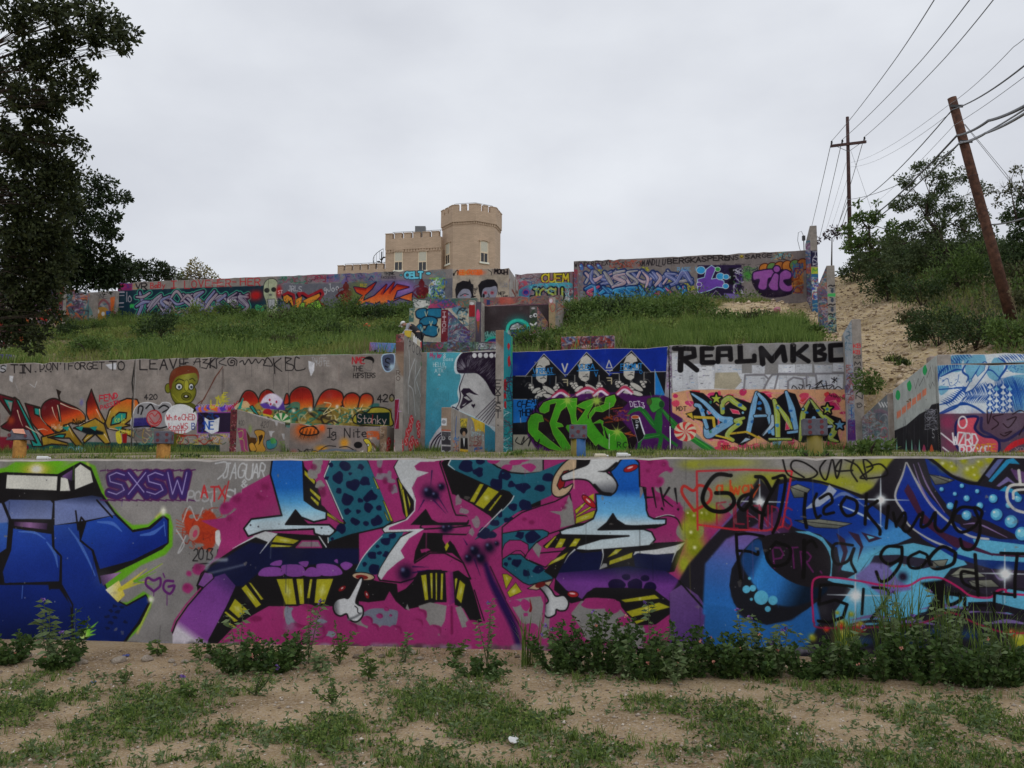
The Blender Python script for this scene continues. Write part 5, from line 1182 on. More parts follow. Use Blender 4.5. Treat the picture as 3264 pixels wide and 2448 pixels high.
def upper_left_mural():
 c=Canvas('d',D3,hit_d(366,1500,D3)[0],hit_d(1440,1500,D3)[0],12.6,17.6,40,base=(112,106,104),seed=15)
 c.Z(330,820,3.881)
 c.pg(qq('175,315 2300,225 2300,330 175,410'),(124,116,110),so=3)
 DG=(18,40,52)
 c.pg(qq('190,412 2300,340 2300,1000 190,1000'),DG)
 c.pg(qq('225,320 355,315 355,410 225,412'),(110,30,76),so=4);c.scrawl(225,320,355,408,[(60,40,110),(160,40,60)],8,lw=10,size=40,seed=3)
 c.tx('VR',400,325,60,76,(26,22,24),15,jit=.15).ln(qq('360,350 390,330 370,390 420,385'),(150,110,60),8)
 RR=(156,40,44)
 c.tx('BaBy',580,315,38,64,RR,11,jit=.06,slope=-.02).tx('I',830,290,74,92,RR,15).tx('LOVE',1000,290,62,92,RR,11,gap=.42,slope=-.03).tx('HER',1345,275,64,92,RR,11,gap=.3,slope=-.03).tx('-',1590,260,54,90,RR,12).tx('HER',1695,260,66,92,RR,12,gap=.32,slope=-.03)
 c.scrawl(1270,260,1540,340,[(170,160,160),(150,140,140)],10,lw=5,size=40,seed=5)
 c.tx('flo',220,430,40,120,(150,140,150),10,sm=1,jit=.1).ln(qq('250,560 220,630 250,610'),(150,140,150),8,sm=1)
 c.tx('#',328,580,52,50,(60,190,80),9)
 c.piece(420,400,1800,760,10,[(126,120,134),(104,108,144),(118,110,124),(132,120,128)],(34,22,48),(166,160,172),seed=8,ow=8,halo=(48,130,106))
 for(x,y)in((850,690),(1380,650),(1780,700),(660,740)):c.sp(x,y,40,(150,80,40),al=.6)
 c.tx('SMA',1070,500,34,150,(176,176,176),6,vert=False,jit=.1).tx('oono',1530,500,22,60,(184,184,184),7)
 c.sp(1880,470,110,(150,26,28),ry=80).sp(2250,470,60,(150,26,28),ry=110)
 c.pg(qq('1980,360 2010,290 2080,262 2140,290 2158,360 2140,470 2160,560 2170,660 2120,720 2050,722 2020,660 2010,560 1980,470'),(150,156,128),sm=1,ol=(30,34,34),ow=8)
 c.ell(2020,410,34,30,(36,38,36)).ell(2105,400,32,30,(36,38,36)).ell(2064,465,20,14,(90,90,90))
 c.pg(qq('2020,520 2120,515 2110,620 2080,650 2040,620'),(156,158,160),ol=(40,40,40),ow=6)
 for k in range(4):c.ln([(2036+20*k,520),(2046+16*k,630)],(60,60,60),3)
 c.pg(qq('1880,590 1950,600 1990,640 1960,690 1890,690'),(40,120,80),sm=1);c.scrawl(1885,590,1990,690,[(20,60,50),(60,150,100)],8,lw=6,size=30,seed=2)
 c.Z(850,820,3.881)
 c.pg(qq('125,340 1420,290 2300,260 2300,760 130,760'),(88,88,96))
 c.pg(qq('130,235 880,205 1420,175 1420,290 880,320 130,335'),(110,104,106))
 c.scrawl(140,235,500,325,[(30,90,60),(70,110,100),(110,60,70),(90,90,110)],26,lw=14,size=50,seed=7)
 c.scrawl(500,225,730,305,[(120,34,56),(150,60,80),(40,30,40)],26,lw=9,size=40,seed=8)
 c.sp(840,240,60,(160,40,56),ry=36)
 c.scrawl(750,205,1410,300,[(90,80,130),(60,100,120),(120,90,110),(50,50,90),(90,110,120),(130,70,100)],70,lw=12,size=50,seed=9,blobs=26)
 c.tx('THINK',1450,180,22,38,(30,28,30),7,jit=.1).tx('FACEBOOKS',1415,235,16,34,(34,30,32),5,jit=.1)
 c.tx('CELT',1708,185,46,72,(16,26,34),42,gap=.22).tx('CELT',1708,185,46,72,(92,176,196),26,gap=.22)
 c.ell(1660,222,18,12,(60,140,150),ol=BLK,ow=5).ell(1998,200,34,20,(92,176,196),ol=BLK,ow=6);c.scrawl(2050,170,2210,240,[(70,110,120),(90,90,96)],12,lw=5,size=36,seed=4)
 c.tx('JRLS',262,350,34,66,(168,168,172),7,sm=1,jit=.1,slope=.06).tx('gJoo',705,340,38,80,(170,170,172),8,sm=1,jit=.1,slope=-.02)
 for x,w_ in((160,30),):c.sp(150,420,46,(150,26,28),ry=90);c.tx('ST',138,410,26,40,(196,180,180),6)
 c.pg(qq('140,500 200,540 190,740 120,740'),(30,40,50)).scrawl(130,560,200,700,[(60,130,130),(120,120,150)],8,lw=6,size=30,seed=9)
 RO,YO,GO=(130,24,34),(186,116,36),(112,160,50)
 for p in(qq('200,480 250,450 320,480 330,560 350,640 400,500 380,460 440,460 500,500 660,420 685,470 620,560 700,620 660,660 480,630 340,650 290,560 240,560'),):
  c.ln(p+[p[0]],(16,14,24),40,sm=0);c.ln([(a+12,b-14)for a,b in p],RO,34)
 c.pg(qq('200,490 250,460 310,500 330,580 340,650 280,540 245,570 210,540'),YO,ol=(20,16,24),ow=6)
 c.pg(qq('340,650 360,520 440,480 430,560 380,640'),YO,ol=(20,16,24),ow=6)
 c.pg(qq('440,540 520,500 650,445 665,480 580,560 480,600'),YO,ol=(20,16,24),ow=6)
 c.pg(qq('380,640 430,560 470,560 470,630'),GO,ol=(20,16,24),ow=6).pg(qq('480,620 560,560 640,530 690,610 650,665 560,640'),GO,ol=(20,16,24),ow=6)
 for(fx,fy,s_)in((965,310,1.0),(1900,275,.95)):
  F=(82,20,22)
  c.ell(fx+15,fy+55*s_,38*s_,48*s_,F).ell(fx+15,fy+5,16,14,F)
  c.pg([(fx-60*s_,fy+160*s_),(fx-20,fy+95*s_),(fx+50,fy+95*s_),(fx+90*s_,fy+160*s_),(fx+60,fy+200*s_),(fx+40,fy+270*s_),(fx-40,fy+270*s_),(fx-40,fy+200*s_)],F,sm=1)
  c.ln([(fx-40,fy+110*s_),(fx-105*s_,fy+170*s_),(fx-40,fy+230*s_)],F,22,sm=0).ln([(fx+70,fy+110*s_),(fx+105*s_,fy+170*s_),(fx+50,fy+230*s_)],F,22)
  c.ln([(fx-10,fy+60),(fx-80,fy+90),(fx-70,fy+130)],F,9,sm=1).ln([(fx+30,fy+60),(fx+90,fy+90),(fx+90,fy+130)],F,9,sm=1)
  c.ln([(fx+5,fy+250*s_),(fx-30,fy+330*s_),(fx-130,fy+345*s_)],F,[70,50,8],sm=1)
  for k in range(5):c.ell(fx+10+24*(k%2)-12,fy+(120+26*k)*s_,15,11,(112,34,28))
 c.sp(965+10,560,50,(140,60,30),al=.6)
 c.sp(1130,430,150,(84,96,50),ry=170).sp(1560,400,320,(92,66,130),ry=140).sp(1700,380,120,(130,96,160),ry=90)
 c.tx('BZ',1160,330,34,36,(150,130,30),8)
 OG=[(1400,320,(140,30,22)),(1400,430,(176,62,28)),(1400,560,(196,104,50))]
 for p in(qq('1080,370 1230,390 1350,310 1300,390 1210,470 1190,540 1330,480 1480,340 1430,470 1575,310 1530,440 1610,340 1755,370 1610,410 1560,540 1690,480 1800,440 1790,540 1640,500 1480,560 1420,600 1400,540 1290,600 1230,560 1080,600 1190,470 1110,430'),):
  c.ln(p+[p[0]],(30,20,50),26);c.pg(p,OG)
 for p in(qq('1230,560 1400,600 1500,580 1700,610'),qq('1500,540 1620,590 1780,560')):c.ln(p,(50,44,96),24,sm=1).ln([(a,b+20)for a,b in p],(120,100,150),12,sm=1)
 for p in([(1090,380),(1220,400)],[(1480,350),(1420,450)],[(1570,320),(1520,440)],[(1620,350),(1740,370)]):c.ln(p,(120,20,20),26,sm=1,al=.7)
 c.scrawl(2010,260,2200,500,[(40,80,140),(170,150,60),(180,190,200),(30,40,60),(110,160,60),(70,120,170)],80,lw=11,size=46,seed=41,blobs=14)
 c.scrawl(140,640,2200,740,[(80,84,92),(110,110,116),(70,80,60)],30,lw=12,size=60,seed=44,al=.5)
 return c
def faces_block_mural(d):
 c=Canvas('d',d,hit_d(1441,1500,d)[0],hit_d(1623,1500,d)[0],12.0,18.0,44,base=(146,134,120),seed=17)
 c.Z(1250,820,3.687)
 c.ln([(700,218),(1375,205)],(120,110,100),4)
 c.sp(850,180,90,(190,110,50),ry=34).sp(1020,180,80,(196,90,60),ry=34).tx('NEE CROSIER',770,150,22,52,(200,90,40),12,gap=.25)
 c.ln(qq('725,222 745,170 775,155 770,205'),BLK,9,sm=1).ln(qq('1125,145 1165,175 1165,210'),BLK,7,sm=1)
 c.pg(qq('1168,138 1375,128 1372,200 1190,205'),(120,108,100)).tx('MOCH',1205,140,34,54,(20,16,18),13,gap=.1,jit=.1)
 K,S=(24,22,26),(118,118,132)
 c.pg(qq('740,380 760,310 830,275 900,285 910,255 930,310 955,320 950,400 960,480 750,480'),K)
 c.pg(qq('775,440 810,390 850,370 900,380 925,420 920,480 780,480'),S,sm=1).ln(qq('800,455 850,430 895,440'),K,8,sm=1).ell(855,448,18,8,(170,80,90)).ln([(930,470),(975,460)],K,14)
 c.pg(qq('1020,400 1010,330 1050,280 1120,258 1200,262 1240,320 1240,400 1215,480 1040,480 1030,440'),K)
 c.pg(qq('1060,400 1090,360 1160,350 1220,340 1235,400 1200,480 1070,480'),S,sm=1)
 for x in(1095,1175):c.ell(x,418,22,20,(150,70,84)).ell(x,418,7,7,K)
 c.ln(qq('1130,430 1140,465 1110,470'),K,7,sm=1).ell(1075,450,14,26,K)
 c.scrawl(940,340,1000,470,[K],6,lw=6,size=26,seed=2).scrawl(1275,290,1350,350,[(110,110,120)],9,lw=6,size=26,seed=4).tx('NFP',1250,405,22,36,K,6).tx('Team',1280,440,16,26,K,5)
 return c
def upper_right_mural():
 c=Canvas('d',D3,hit_d(1640,1500,D3)[0],hit_d(2600,1500,D3)[0],12.0,17.7,40,base=(112,106,104),seed=18)
 c.Z(1250,820,3.687)
 c.pg(qq('1460,190 2140,160 2140,620 1460,620'),(120,96,100))
 c.scrawl(1465,200,1740,270,[(30,26,30),(150,150,154),(110,100,104)],30,lw=8,size=36,seed=50)
 c.pg(qq('1480,270 1600,280 1560,380 1480,380'),(150,70,84))
 c.tx('CUEM',1755,195,66,92,(20,18,20),36,gap=.26).tx('CUEM',1755,195,66,92,(176,160,40),20,gap=.26)
 c.pg(qq('1490,400 1560,340 1700,310 1900,300 2100,300 2110,360 1900,350 1700,360 1620,400 1600,620 1490,620'),(60,140,156),sm=1)
 c.sp(1570,410,60,(90,50,130)).ell(1572,412,34,30,(50,40,120),ol=(180,60,80),ow=6)
 c.tx('JCSU',1640,365,78,130,(18,22,30),60,gap=.2).tx('JCSU',1640,365,78,130,(150,160,70),24,gap=.2)
 c.scrawl(2030,330,2130,560,[(184,184,188),(140,60,80),(50,130,140),(30,26,34)],50,lw=8,size=34,seed=51)
 c.scrawl(1480,250,2110,470,[(60,140,156),(150,60,80),(120,180,190),(40,60,110)],40,lw=8,size=50,seed=53,al=.7)
 c.Z(1780,780,3.568)
 c.pg(qq('165,190 2900,60 2900,720 165,720'),(106,98,96))
 c.pg(qq('165,200 2900,70 2900,190 165,300'),(104,96,94))
 c.tx('WONDERFEEXY',190,210,30,50,(30,24,28),8,slope=-.05,jit=.1)
 for(x,y,r)in((270,270,.5),(370,265,-.4),(470,265,0),(260,360,.8),(265,450,.2),(280,560,-.2),(285,600,0)):
  c.ell(x,y,50,24,(50,84,140),rot=r+.9,ol=(70,30,60),ow=9).ell(x-14,y-16,14,9,(120,150,180),rot=r)
 c.pg(qq('165,300 220,290 230,700 165,700'),(120,60,70),so=5);c.scrawl(165,300,320,700,[(150,50,70),(90,130,140),(50,70,110),(130,60,60)],30,lw=10,size=50,seed=60)
 c.pg(qq('225,300 1590,250 1590,720 225,720'),(110,102,98),al=.7)
 c.scrawl(590,190,960,270,[(34,28,30),(150,50,34),(110,100,100)],46,lw=7,size=36,seed=61)
 c.tx('MANDLLU',955,185,30,66,(30,26,30),9,slope=-.05,jit=.15,lean=.1).tx('BERGKASPERS',1245,172,52,56,(26,22,24),12,slope=-.065,gap=.24).tx('ENS',1885,138,46,52,(30,26,28),9,slope=-.06)
 c.tx('SARGE',2120,128,50,46,(26,22,24),10,slope=-.06).ell(2082,148,24,18,(150,130,40)).ln(qq('2065,145 2080,160 2100,143'),(26,22,24),6,sm=1)
 c.scrawl(2420,90,2660,180,[(180,120,60),(80,150,160),(30,30,34),(110,110,110)],40,lw=8,size=40,seed=63)
 c.scrawl(1840,230,2500,262,[(40,34,38),(60,50,60)],30,lw=5,size=26,seed=64)
 for _ in range(40):
  x,y=rg_(310,1540),rg_(280,660)
 for(x,y)in((480,320),(700,310),(980,290),(1360,350),(1340,390),(340,540),(1500,500),(1280,400),(960,470),(1460,440)):
  for k in range(7):c.ell(x+26*math.cos(k*1.1)*(1+k*.1),y+20*math.sin(k*1.1),15,12,(150,146,60),ol=(90,90,40),ow=3)
 c.piece(330,290,1500,500,8,[(150,128,136),(160,132,140),(128,122,124),(90,96,140)],(24,40,84),(180,184,196),seed=23,ow=7)
 c.piece(330,470,1500,680,8,[(34,104,150),(44,120,164),(30,86,134),(150,60,84)],(20,34,76),(160,180,200),seed=29,ow=7)
 c.tx('RASE !',1355,270,30,40,(90,140,180),7,slope=-.02)
 c.pg(qq('1582,245 2080,240 2080,600 1582,640'),(32,22,50))
 PV=(90,56,140)
 c.pg(qq('1582,400 1660,380 1680,290 1740,245 1790,280 1760,350 1740,400 1800,390 1880,420 1890,500 1800,490 1720,530 1600,560 1582,540'),PV,sm=0,ol=(150,190,200),ow=8)
 for(x,y,r,col)in((1620,300,50,(44,130,180)),(1840,370,46,(44,130,180)),(1905,375,34,(44,130,180)),(1900,480,34,(44,130,180)),(1810,290,30,(50,130,60)),(1975,385,28,(50,130,60)),(1600,460,30,PV)):
  c.ell(x,y,r,r*.85,col,ol=(190,200,200),ow=6)
 c.pg(qq('1930,280 2000,270 2030,400 1990,470 1920,450 1960,380'),(18,16,22),so=4)
 c.scrawl(1990,280,2100,560,[(90,56,140),(180,180,190),(30,24,40),(60,100,60)],34,lw=10,size=40,seed=70)
 c.pg(qq('1740,590 1790,530 1850,590 1840,620 1760,620'),(40,34,50),ol=(160,150,170),ow=5).pg(qq('1880,560 2060,570 2060,620 1890,620'),(100,84,140))
 c.sp(2150,350,60,(60,120,50),ry=70)
 c.scrawl(2090,260,2260,420,[(30,60,50),(60,120,50),(26,24,30)],20,lw=7,size=40,seed=71)
 c.Z(2250,680,3.318)
 for k in range(6):c.ell(620+80*k,600-10*k,60,60,[(160,96,40),(76,110,60),(150,90,44)][k%3],ol=(60,24,20),ow=10)
 c.pg(qq('480,700 560,860 700,900 900,860 960,760 900,620 600,600'),(30,20,36),sm=1)
 for p in(qq('495,640 560,615 700,600 735,640 715,690 660,700 640,800 590,820 545,790 560,710 500,715'),qq('680,710 720,640 770,660 765,740 760,820 690,820 655,770'),qq('780,640 840,605 900,640 890,700 820,720 860,770 920,760 900,830 820,835 770,790 770,700')):
  c.pg(p,(130,70,140),sm=1,ol=(34,18,50),ow=13)
 c.ell(745,600,40,38,(130,70,140),ol=(34,18,50),ow=13)
 c.pg(qq('905,560 1010,530 1010,850 930,840'),(130,84,50));c.scrawl(910,540,1020,850,[(120,50,24),(170,110,50),(40,90,130),(60,30,90)],34,lw=12,size=60,seed=75)
 return c
def rg_(a,b):return random.uniform(a,b)
def right_wall_mural(d):
 c=Canvas('d',d,hit_d(2988,1500,d)[0],hit_d(3354,1500,d)[0],1.6,5.1,95,base=(120,116,116),seed=19)
 c.Z(2600,1050,3.331)
 WB,LBB,DBL=(182,190,196),(100,152,176),(22,62,132)
 c.pg(qq('1270,200 2600,180 2600,890 1270,900'),WB)
 rg=random.Random(5)
 for p in(qq('1290,380 1450,280 1640,260 1560,330 1540,440 1400,460 1300,510'),qq('1570,330 1620,290 1780,260 1830,400 1900,300 2000,350 1950,540 1850,520 1780,440 1640,560'),qq('2020,360 2300,340 2300,460 2080,450'),qq('2000,520 2300,500 2300,780 2130,880 2080,700'),qq('1310,600 1420,620 1330,700')):
  c.pg(p,LBB,sm=1)
 def hatch(x0,y0,x1,y1,dx,dy,n,w=12):
  for k in range(n):
   t=k/(n-1);x=x0+(x1-x0)*t;y=y0+(y1-y0)*t
   c.ln([(x,y),(x+dx*.5+rg.uniform(-6,6),y+dy*.4),(x+dx,y+dy)],DBL,[3,w,2],sm=1)
 hatch(1300,500,1540,400,-20,-110,13);hatch(1480,360,1660,300,-60,-80,8);hatch(1950,280,2260,230,80,80,12);hatch(1330,760,1560,600,90,60,12,14);hatch(1560,620,1800,560,60,130,16,12);hatch(1600,700,1900,700,-70,80,16,10)
 hatch(1960,520,2090,500,120,370,13,12);hatch(2090,500,2230,520,90,330,9,12);hatch(1900,540,1960,520,60,340,6,12)
 for p in(qq('1290,640 1500,620 1640,600 1830,430 1960,520'),qq('1310,890 1480,810 1640,800 1800,890'),qq('1310,800 1440,760 1560,640 1700,610'),qq('1940,300 2030,380 1960,500 1940,540'),qq('1620,330 1560,440 1620,500 1600,560'),qq('1330,500 1480,430 1560,430'),qq('1290,640 1310,480 1400,380')):
  c.ln(p,DBL,[10,22,9],sm=1)
 c.pg(qq('1590,640 1760,370 1820,360 1830,420 1700,600 1630,655'),WB,sm=1,ol=DBL,ow=10)
 c.pg(qq('1700,470 1750,370 1800,380 1790,430 1720,500'),LBB,ol=DBL,ow=5).ell(1640,540,18,18,LBB,ol=DBL,ow=4)
 for k in range(30):
  x,y=rg.choice([(rg.uniform(1310,1560),rg.uniform(500,620)),(rg.uniform(2020,2260),rg.uniform(350,450))])
  c.ln([(x,y),(x+14,y+rg.uniform(-10,10))],DBL,5)
 for p in(qq('1340,560 1400,520 1430,600 1500,560 1520,480'),qq('2060,400 2100,370 2120,430')):c.ln(p,DBL,5,sm=1)
 for i in range(4):
  for j in range(6-i%2):
   x,y=1850+70*i,595+62*j+20*(i%2)
   c.ell(x,y+10,36,34,DBL).pg([(x,y-26),(x+10,y),(x+28,y+20),(x,y+36),(x-28,y+20),(x-10,y)],WB if i%2==0 or j else LBB,sm=1)
 c.ln(qq('1320,900 1480,830 1560,780 1700,830 1800,900'),DBL,22,sm=1)
 c.ln(qq('1460,262 1462,370 1270,375'),(90,110,130),4).ln([(1270,375),(2600,340)],(130,150,160),3,al=.5)
 c.pg(qq('1305,895 2600,880 2600,1500 1305,1500'),(78,58,72))
 c.sp(1400,980,110,(120,40,70),al=.8).sp(1450,1200,120,(110,40,66),al=.7).sp(2100,1000,160,(84,70,84),al=.8).sp(1700,950,100,(90,70,90),al=.7)
 c.pg(qq('1490,1000 1560,940 1720,930 1690,1050 1780,1130 1900,1150 1950,1220 1900,1340 1600,1330 1500,1240 1490,1130'),(176,66,80),sm=1,ol=(24,26,70),ow=26,os=6)
 c.ln(qq('1980,1340 2060,1250 2180,1190 2400,1150'),(170,32,40),[30,60,60],sm=1,so=5).ln(qq('2080,1340 2180,1300 2400,1300'),(176,40,50),40,so=4)
 c.ln(qq('1760,940 1760,1060 1840,1110 2000,1180 2212,1060 2400,1000'),(28,28,70),30,sm=1,so=10,al=.8)
 wl_=(190,186,188)
 c.tx('WZRD',1450,1090,62,130,wl_,17,slope=.05,gap=.12,sm=0,jit=.08).tx('BROSE',1530,1240,60,130,wl_,17,gap=.14,jit=.08).ell(1560,985,44,62,(176,66,80),ol=wl_,ow=16,al=.2)
 c.ln([(1330,1100),(1480,1220)],wl_,16).ln([(1350,1250),(1470,1345)],wl_,14)
 c.tx('OTTE',1700,1215,44,70,(180,120,40),12,jit=.1)
 for p in(qq('1820,860 1830,1000 1870,870'),qq('1990,900 1880,930 1940,1000 1870,1060'),qq('2030,960 2130,930 2050,1040 1990,1000'),qq('2010,1100 2080,1080 2010,1130 1960,1110'),qq('2090,900 2180,860 2250,940 2160,1120')):c.ln(p,(32,18,24),11,sm=1)
 c.tx('xO',2120,1250,40,40,(150,140,140),5)
 return c
def generic(kind,val,r0,r1,z0,z1,base,cols,n,seed,ppm=45,lw=.16,size=.7,blobs=10,post=None):
 """a face crowded with tags nobody could read"""
 c=Canvas(kind,val,min(r0,r1),max(r0,r1),z0,z1,ppm,base=base,seed=seed)
 c.P=lambda pts:np.array([((x-c.r0)*c.ppm,(c.z1-z)*c.ppm)for x,z in pts])
 a,b=c.r0,c.r1
 c.scrawl(a,z0,b,z1,cols,n,lw=lw,size=size,seed=seed,blobs=blobs)
 if post:post(c)
 return c


# terrain
def _sm(x,a,b):
 t=np.clip((x-a)/(b-a),0,1)
 return t*t*(3-2*t)
_rngt=np.random.default_rng(42)
_NG=_rngt.random((256,256))
def tnoise(x,y,sc):
 x=np.asarray(x,float)/sc+1000.0;y=np.asarray(y,float)/sc+1000.0
 xi=np.floor(x).astype(int);yi=np.floor(y).astype(int)
 fx=x-xi;fy=y-yi
 fx=fx*fx*(3-2*fx);fy=fy*fy*(3-2*fy)
 a=_NG[yi%256,xi%256];b=_NG[yi%256,(xi+1)%256];c=_NG[(yi+1)%256,xi%256];d=_NG[(yi+1)%256,(xi+1)%256]
 return(a*(1-fx)+b*fx)*(1-fy)+(c*(1-fx)+d*fx)*fy-.5
def hz(s,d):
 """height of the ground in the hill frame"""
 s=np.asarray(s,float);d=np.asarray(d,float)
 z_low=-.05+.018*np.clip(s,-14,14)+.03*tnoise(s,d,1.4)+.012*tnoise(s,d,.35)+.05*_sm(d,8.2,9.3)
 z_ter=np.interp(d,[9.6,14,23,35.3],[1.80,2.05,2.42,2.95])+.08*tnoise(s,d,2.2)
 zl=np.interp(d,[35.5,37.5,40,44,48,52,58,64,66,75,100,130,300],[6.85,7.15,7.9,8.7,9.9,11.3,12.9,14.3,14.8,17,20,20.5,21])
 zr=np.interp(d,[23.6,29,36,48,61,70,100,130,300],[3.7,4.2,5.9,9.4,13.0,16.3,20,20.5,21])
 zr=zr+.32*np.clip(s-8,0,7)*_sm(d,24,36)
 k=_sm(s,5.0,5.45)
 z_hill=zl*(1-k)+zr*k+(.45*tnoise(s,d,5.0)+.22*tnoise(s,d,1.3)+.16*tnoise(s,d*.35,.45))*np.maximum(_sm(d,36,39),_sm(s,5.8,7.5))*(1-.7*_sm(d,61,63)*(1-k))
 z_bank=zr+(.45*tnoise(s,d,5.0)+.22*tnoise(s,d,1.3))*_sm(s,5.8,7.5)
 z=np.where(d<9.45,z_low,z_ter)
 z=np.where((s>5.3)&(d>23.8)&(d<35.5),z_bank,z)
 z=np.where(d>=35.5,z_hill,z)
 pit=_sm(s,-15.9+.42*np.clip(47-d,0,12),-15.4+.42*np.clip(47-d,0,12))*(1-_sm(s,-8.2,-7.6))*_sm(d,35.5,36.2)*(1-_sm(d,51.6,52.4))
 z=z*(1-pit)+np.minimum(z,np.interp(d,[36,40,40.4,47,48.2,52],[6.8,6.9,7.3,7.7,9.3,9.8]))*pit
 cap=3.8+np.clip(d-34.4,0,99)*1.5+np.clip(s-5.5,0,99)*1.15
 z=np.where((s>5.45)&(d>23.8),np.minimum(z,cap),z)
 return z
def ground_hit(px,py,dmin=2.0,dmax=140.0):
 v=ray(px,py);v=v/v[1]
 for y in np.arange(dmin,dmax,.15):
  p=CAM+v*y
  s,d=sd(p)
  if p[2]<=float(hz(s,d)):
   return s,d,float(hz(s,d))
 s,d=sd(CAM+v*dmax)
 return s,d,float(hz(s,d))
def green_amount(s,d):
 """how overgrown the ground is: 0 bare earth, 1 all green"""
 n=tnoise(s,d,2.6)+.6*tnoise(s,d,.8)
 g=.85+n*.8
 edge=8.9+.06*np.clip(d-30,0,40)+1.4*tnoise(s*0,d,4.0)
 path=_sm(s,4.6,5.4)*(1-_sm(s,edge,edge+1.2))*(d<74)
 g=g*(1-path)
 scar=np.exp(-(((s-4.2)/3.0)**2+((d-53.5)/8.5)**2))*1.9*(tnoise(s+5,d,2.1)>-.3)
 g=g-scar
 return np.clip(g,0,1)
FG_PATCH=[(420,2235,240,80,1.0),(90,2200,130,55,.8),(1020,2300,110,60,1.0),(1440,2195,190,42,1.1),(1620,2290,270,62,.95),(1050,2330,90,40,.8),(2360,2290,220,80,.9),(2870,2280,120,90,.9),(3150,2290,140,100,.9),(2520,2410,170,50,1.0),(1500,2420,300,50,.7),(760,2420,140,40,.7),(300,2400,200,40,.5),(2900,2420,160,40,.6),(1900,2400,160,50,.55),(640,2370,160,50,.45),(1280,2360,150,50,.5),(2100,2230,120,40,.5),(40,2260,100,50,.5),(700,2280,90,40,.4),(2700,2200,90,30,.5),(3240,2430,120,60,.8),(100,2120,120,22,.3),(1250,2120,200,25,.35)]
_fgp=[]
for(px,py,rx,ry,a)in FG_PATCH:
 v=ray(px,py);t=-CAM[2]/v[2];p=CAM+v*t
 v2=ray(px+rx,py);p2=CAM+v2*(-CAM[2]/v2[2])
 v3=ray(px,py-ry);p3=CAM+v3*(-CAM[2]/v3[2])
 _fgp.append((p[0],p[1],abs(p2[0]-p[0]),abs(p3[1]-p[1]),a))
def fg_green(x,y):
 """weediness of the foreground at world x, y"""
 x=np.asarray(x,float);y=np.asarray(y,float)
 g=np.zeros_like(x)
 for(a,b,rx,ry,w)in _fgp:
  q=((x-a)/rx)**2+((y-b)/ry)**2
  g=np.maximum(g,w*np.exp(-q*1.1))
 n=tnoise(x,y,.55)+.8*tnoise(x,y,.2)
 wide=.35*(tnoise(x,y,1.6)>.18)*((y<4.2)|(y>30))
 return np.clip(g*1.05+n*.75-.10+wide,0,1)
def mat_soil(name,pebble=60.0,base=None):
 m,nt,b=mat_new(name)
 L=nt.links
 tc=nd(nt,'ShaderNodeTexCoord')
 at=nd(nt,'ShaderNodeAttribute',attribute_name='green')
 n1=nd(nt,'ShaderNodeTexNoise',Scale=1.1,Detail=9.0,Roughness=.65)
 n2=nd(nt,'ShaderNodeTexNoise',Scale=pebble*.55,Detail=8.0,Roughness=.85)
 vo=nd(nt,'ShaderNodeTexVoronoi',Scale=pebble*.9)
 for n in(n1,n2,vo):L.new(tc.outputs['Object'],n.inputs['Vector'])
 cr=nd(nt,'ShaderNodeValToRGB')
 c=base or((.18,.122,.066),(.35,.25,.142),(.49,.365,.225))
 cr.color_ramp.elements[0].position=.40;cr.color_ramp.elements[0].color=(*c[0],1)
 cr.color_ramp.elements[1].position=.62;cr.color_ramp.elements[1].color=(*c[2],1)
 e=cr.color_ramp.elements.new(.5);e.color=(*c[1],1)
 mx0=nd(nt,'ShaderNodeMath',operation='MULTIPLY');mx0.inputs[1].default_value=.55
 mx1=nd(nt,'ShaderNodeMath',operation='MULTIPLY_ADD');mx1.inputs[1].default_value=.45
 L.new(n1.outputs['Fac'],mx0.inputs[0]);L.new(n2.outputs['Fac'],mx1.inputs[0]);L.new(mx0.outputs[0],mx1.inputs[2])
 L.new(mx1.outputs[0],cr.inputs['Fac'])
 vr=nd(nt,'ShaderNodeValToRGB')
 vr.color_ramp.elements[0].position=.70;vr.color_ramp.elements[0].color=(0,0,0,1)
 vr.color_ramp.elements[1].position=.74;vr.color_ramp.elements[1].color=(1,1,1,1)
 sx=nd(nt,'ShaderNodeSeparateColor')
 L.new(vo.outputs['Color'],sx.inputs['Color']);L.new(sx.outputs['Red'],vr.inputs['Fac'])
 pm=nd(nt,'ShaderNodeMixRGB');pm.inputs['Color2'].default_value=(.52,.42,.33,1)
 f=nd(nt,'ShaderNodeMath',operation='MULTIPLY');f.inputs[1].default_value=.45
 L.new(vr.outputs['Color'],f.inputs[0]);L.new(f.outputs[0],pm.inputs['Fac']);L.new(cr.outputs['Color'],pm.inputs['Color1'])
 gm=nd(nt,'ShaderNodeMixRGB')
 gc=nd(nt,'ShaderNodeValToRGB')
 gc.color_ramp.elements[0].position=.35;gc.color_ramp.elements[0].color=(.045,.055,.022,1)
 gc.color_ramp.elements[1].position=.7;gc.color_ramp.elements[1].color=(.10,.10,.045,1)
 L.new(n2.outputs['Fac'],gc.inputs['Fac'])
 L.new(at.outputs['Fac'],gm.inputs['Fac']);L.new(pm.outputs['Color'],gm.inputs['Color1']);L.new(gc.outputs['Color'],gm.inputs['Color2'])
 L.new(gm.outputs['Color'],b.inputs['Base Color'])
 b.inputs['Roughness'].default_value=.95;b.inputs['Specular IOR Level'].default_value=.15
 bp=nd(nt,'ShaderNodeBump',Strength=.7,Distance=.6/pebble)
 ad=nd(nt,'ShaderNodeMath',operation='ADD');L.new(n2.outputs['Fac'],ad.inputs[0]);L.new(vo.outputs['Distance'],ad.inputs[1])
 L.new(ad.outputs[0],bp.inputs['Height']);L.new(bp.outputs['Normal'],b.inputs['Normal'])
 return m
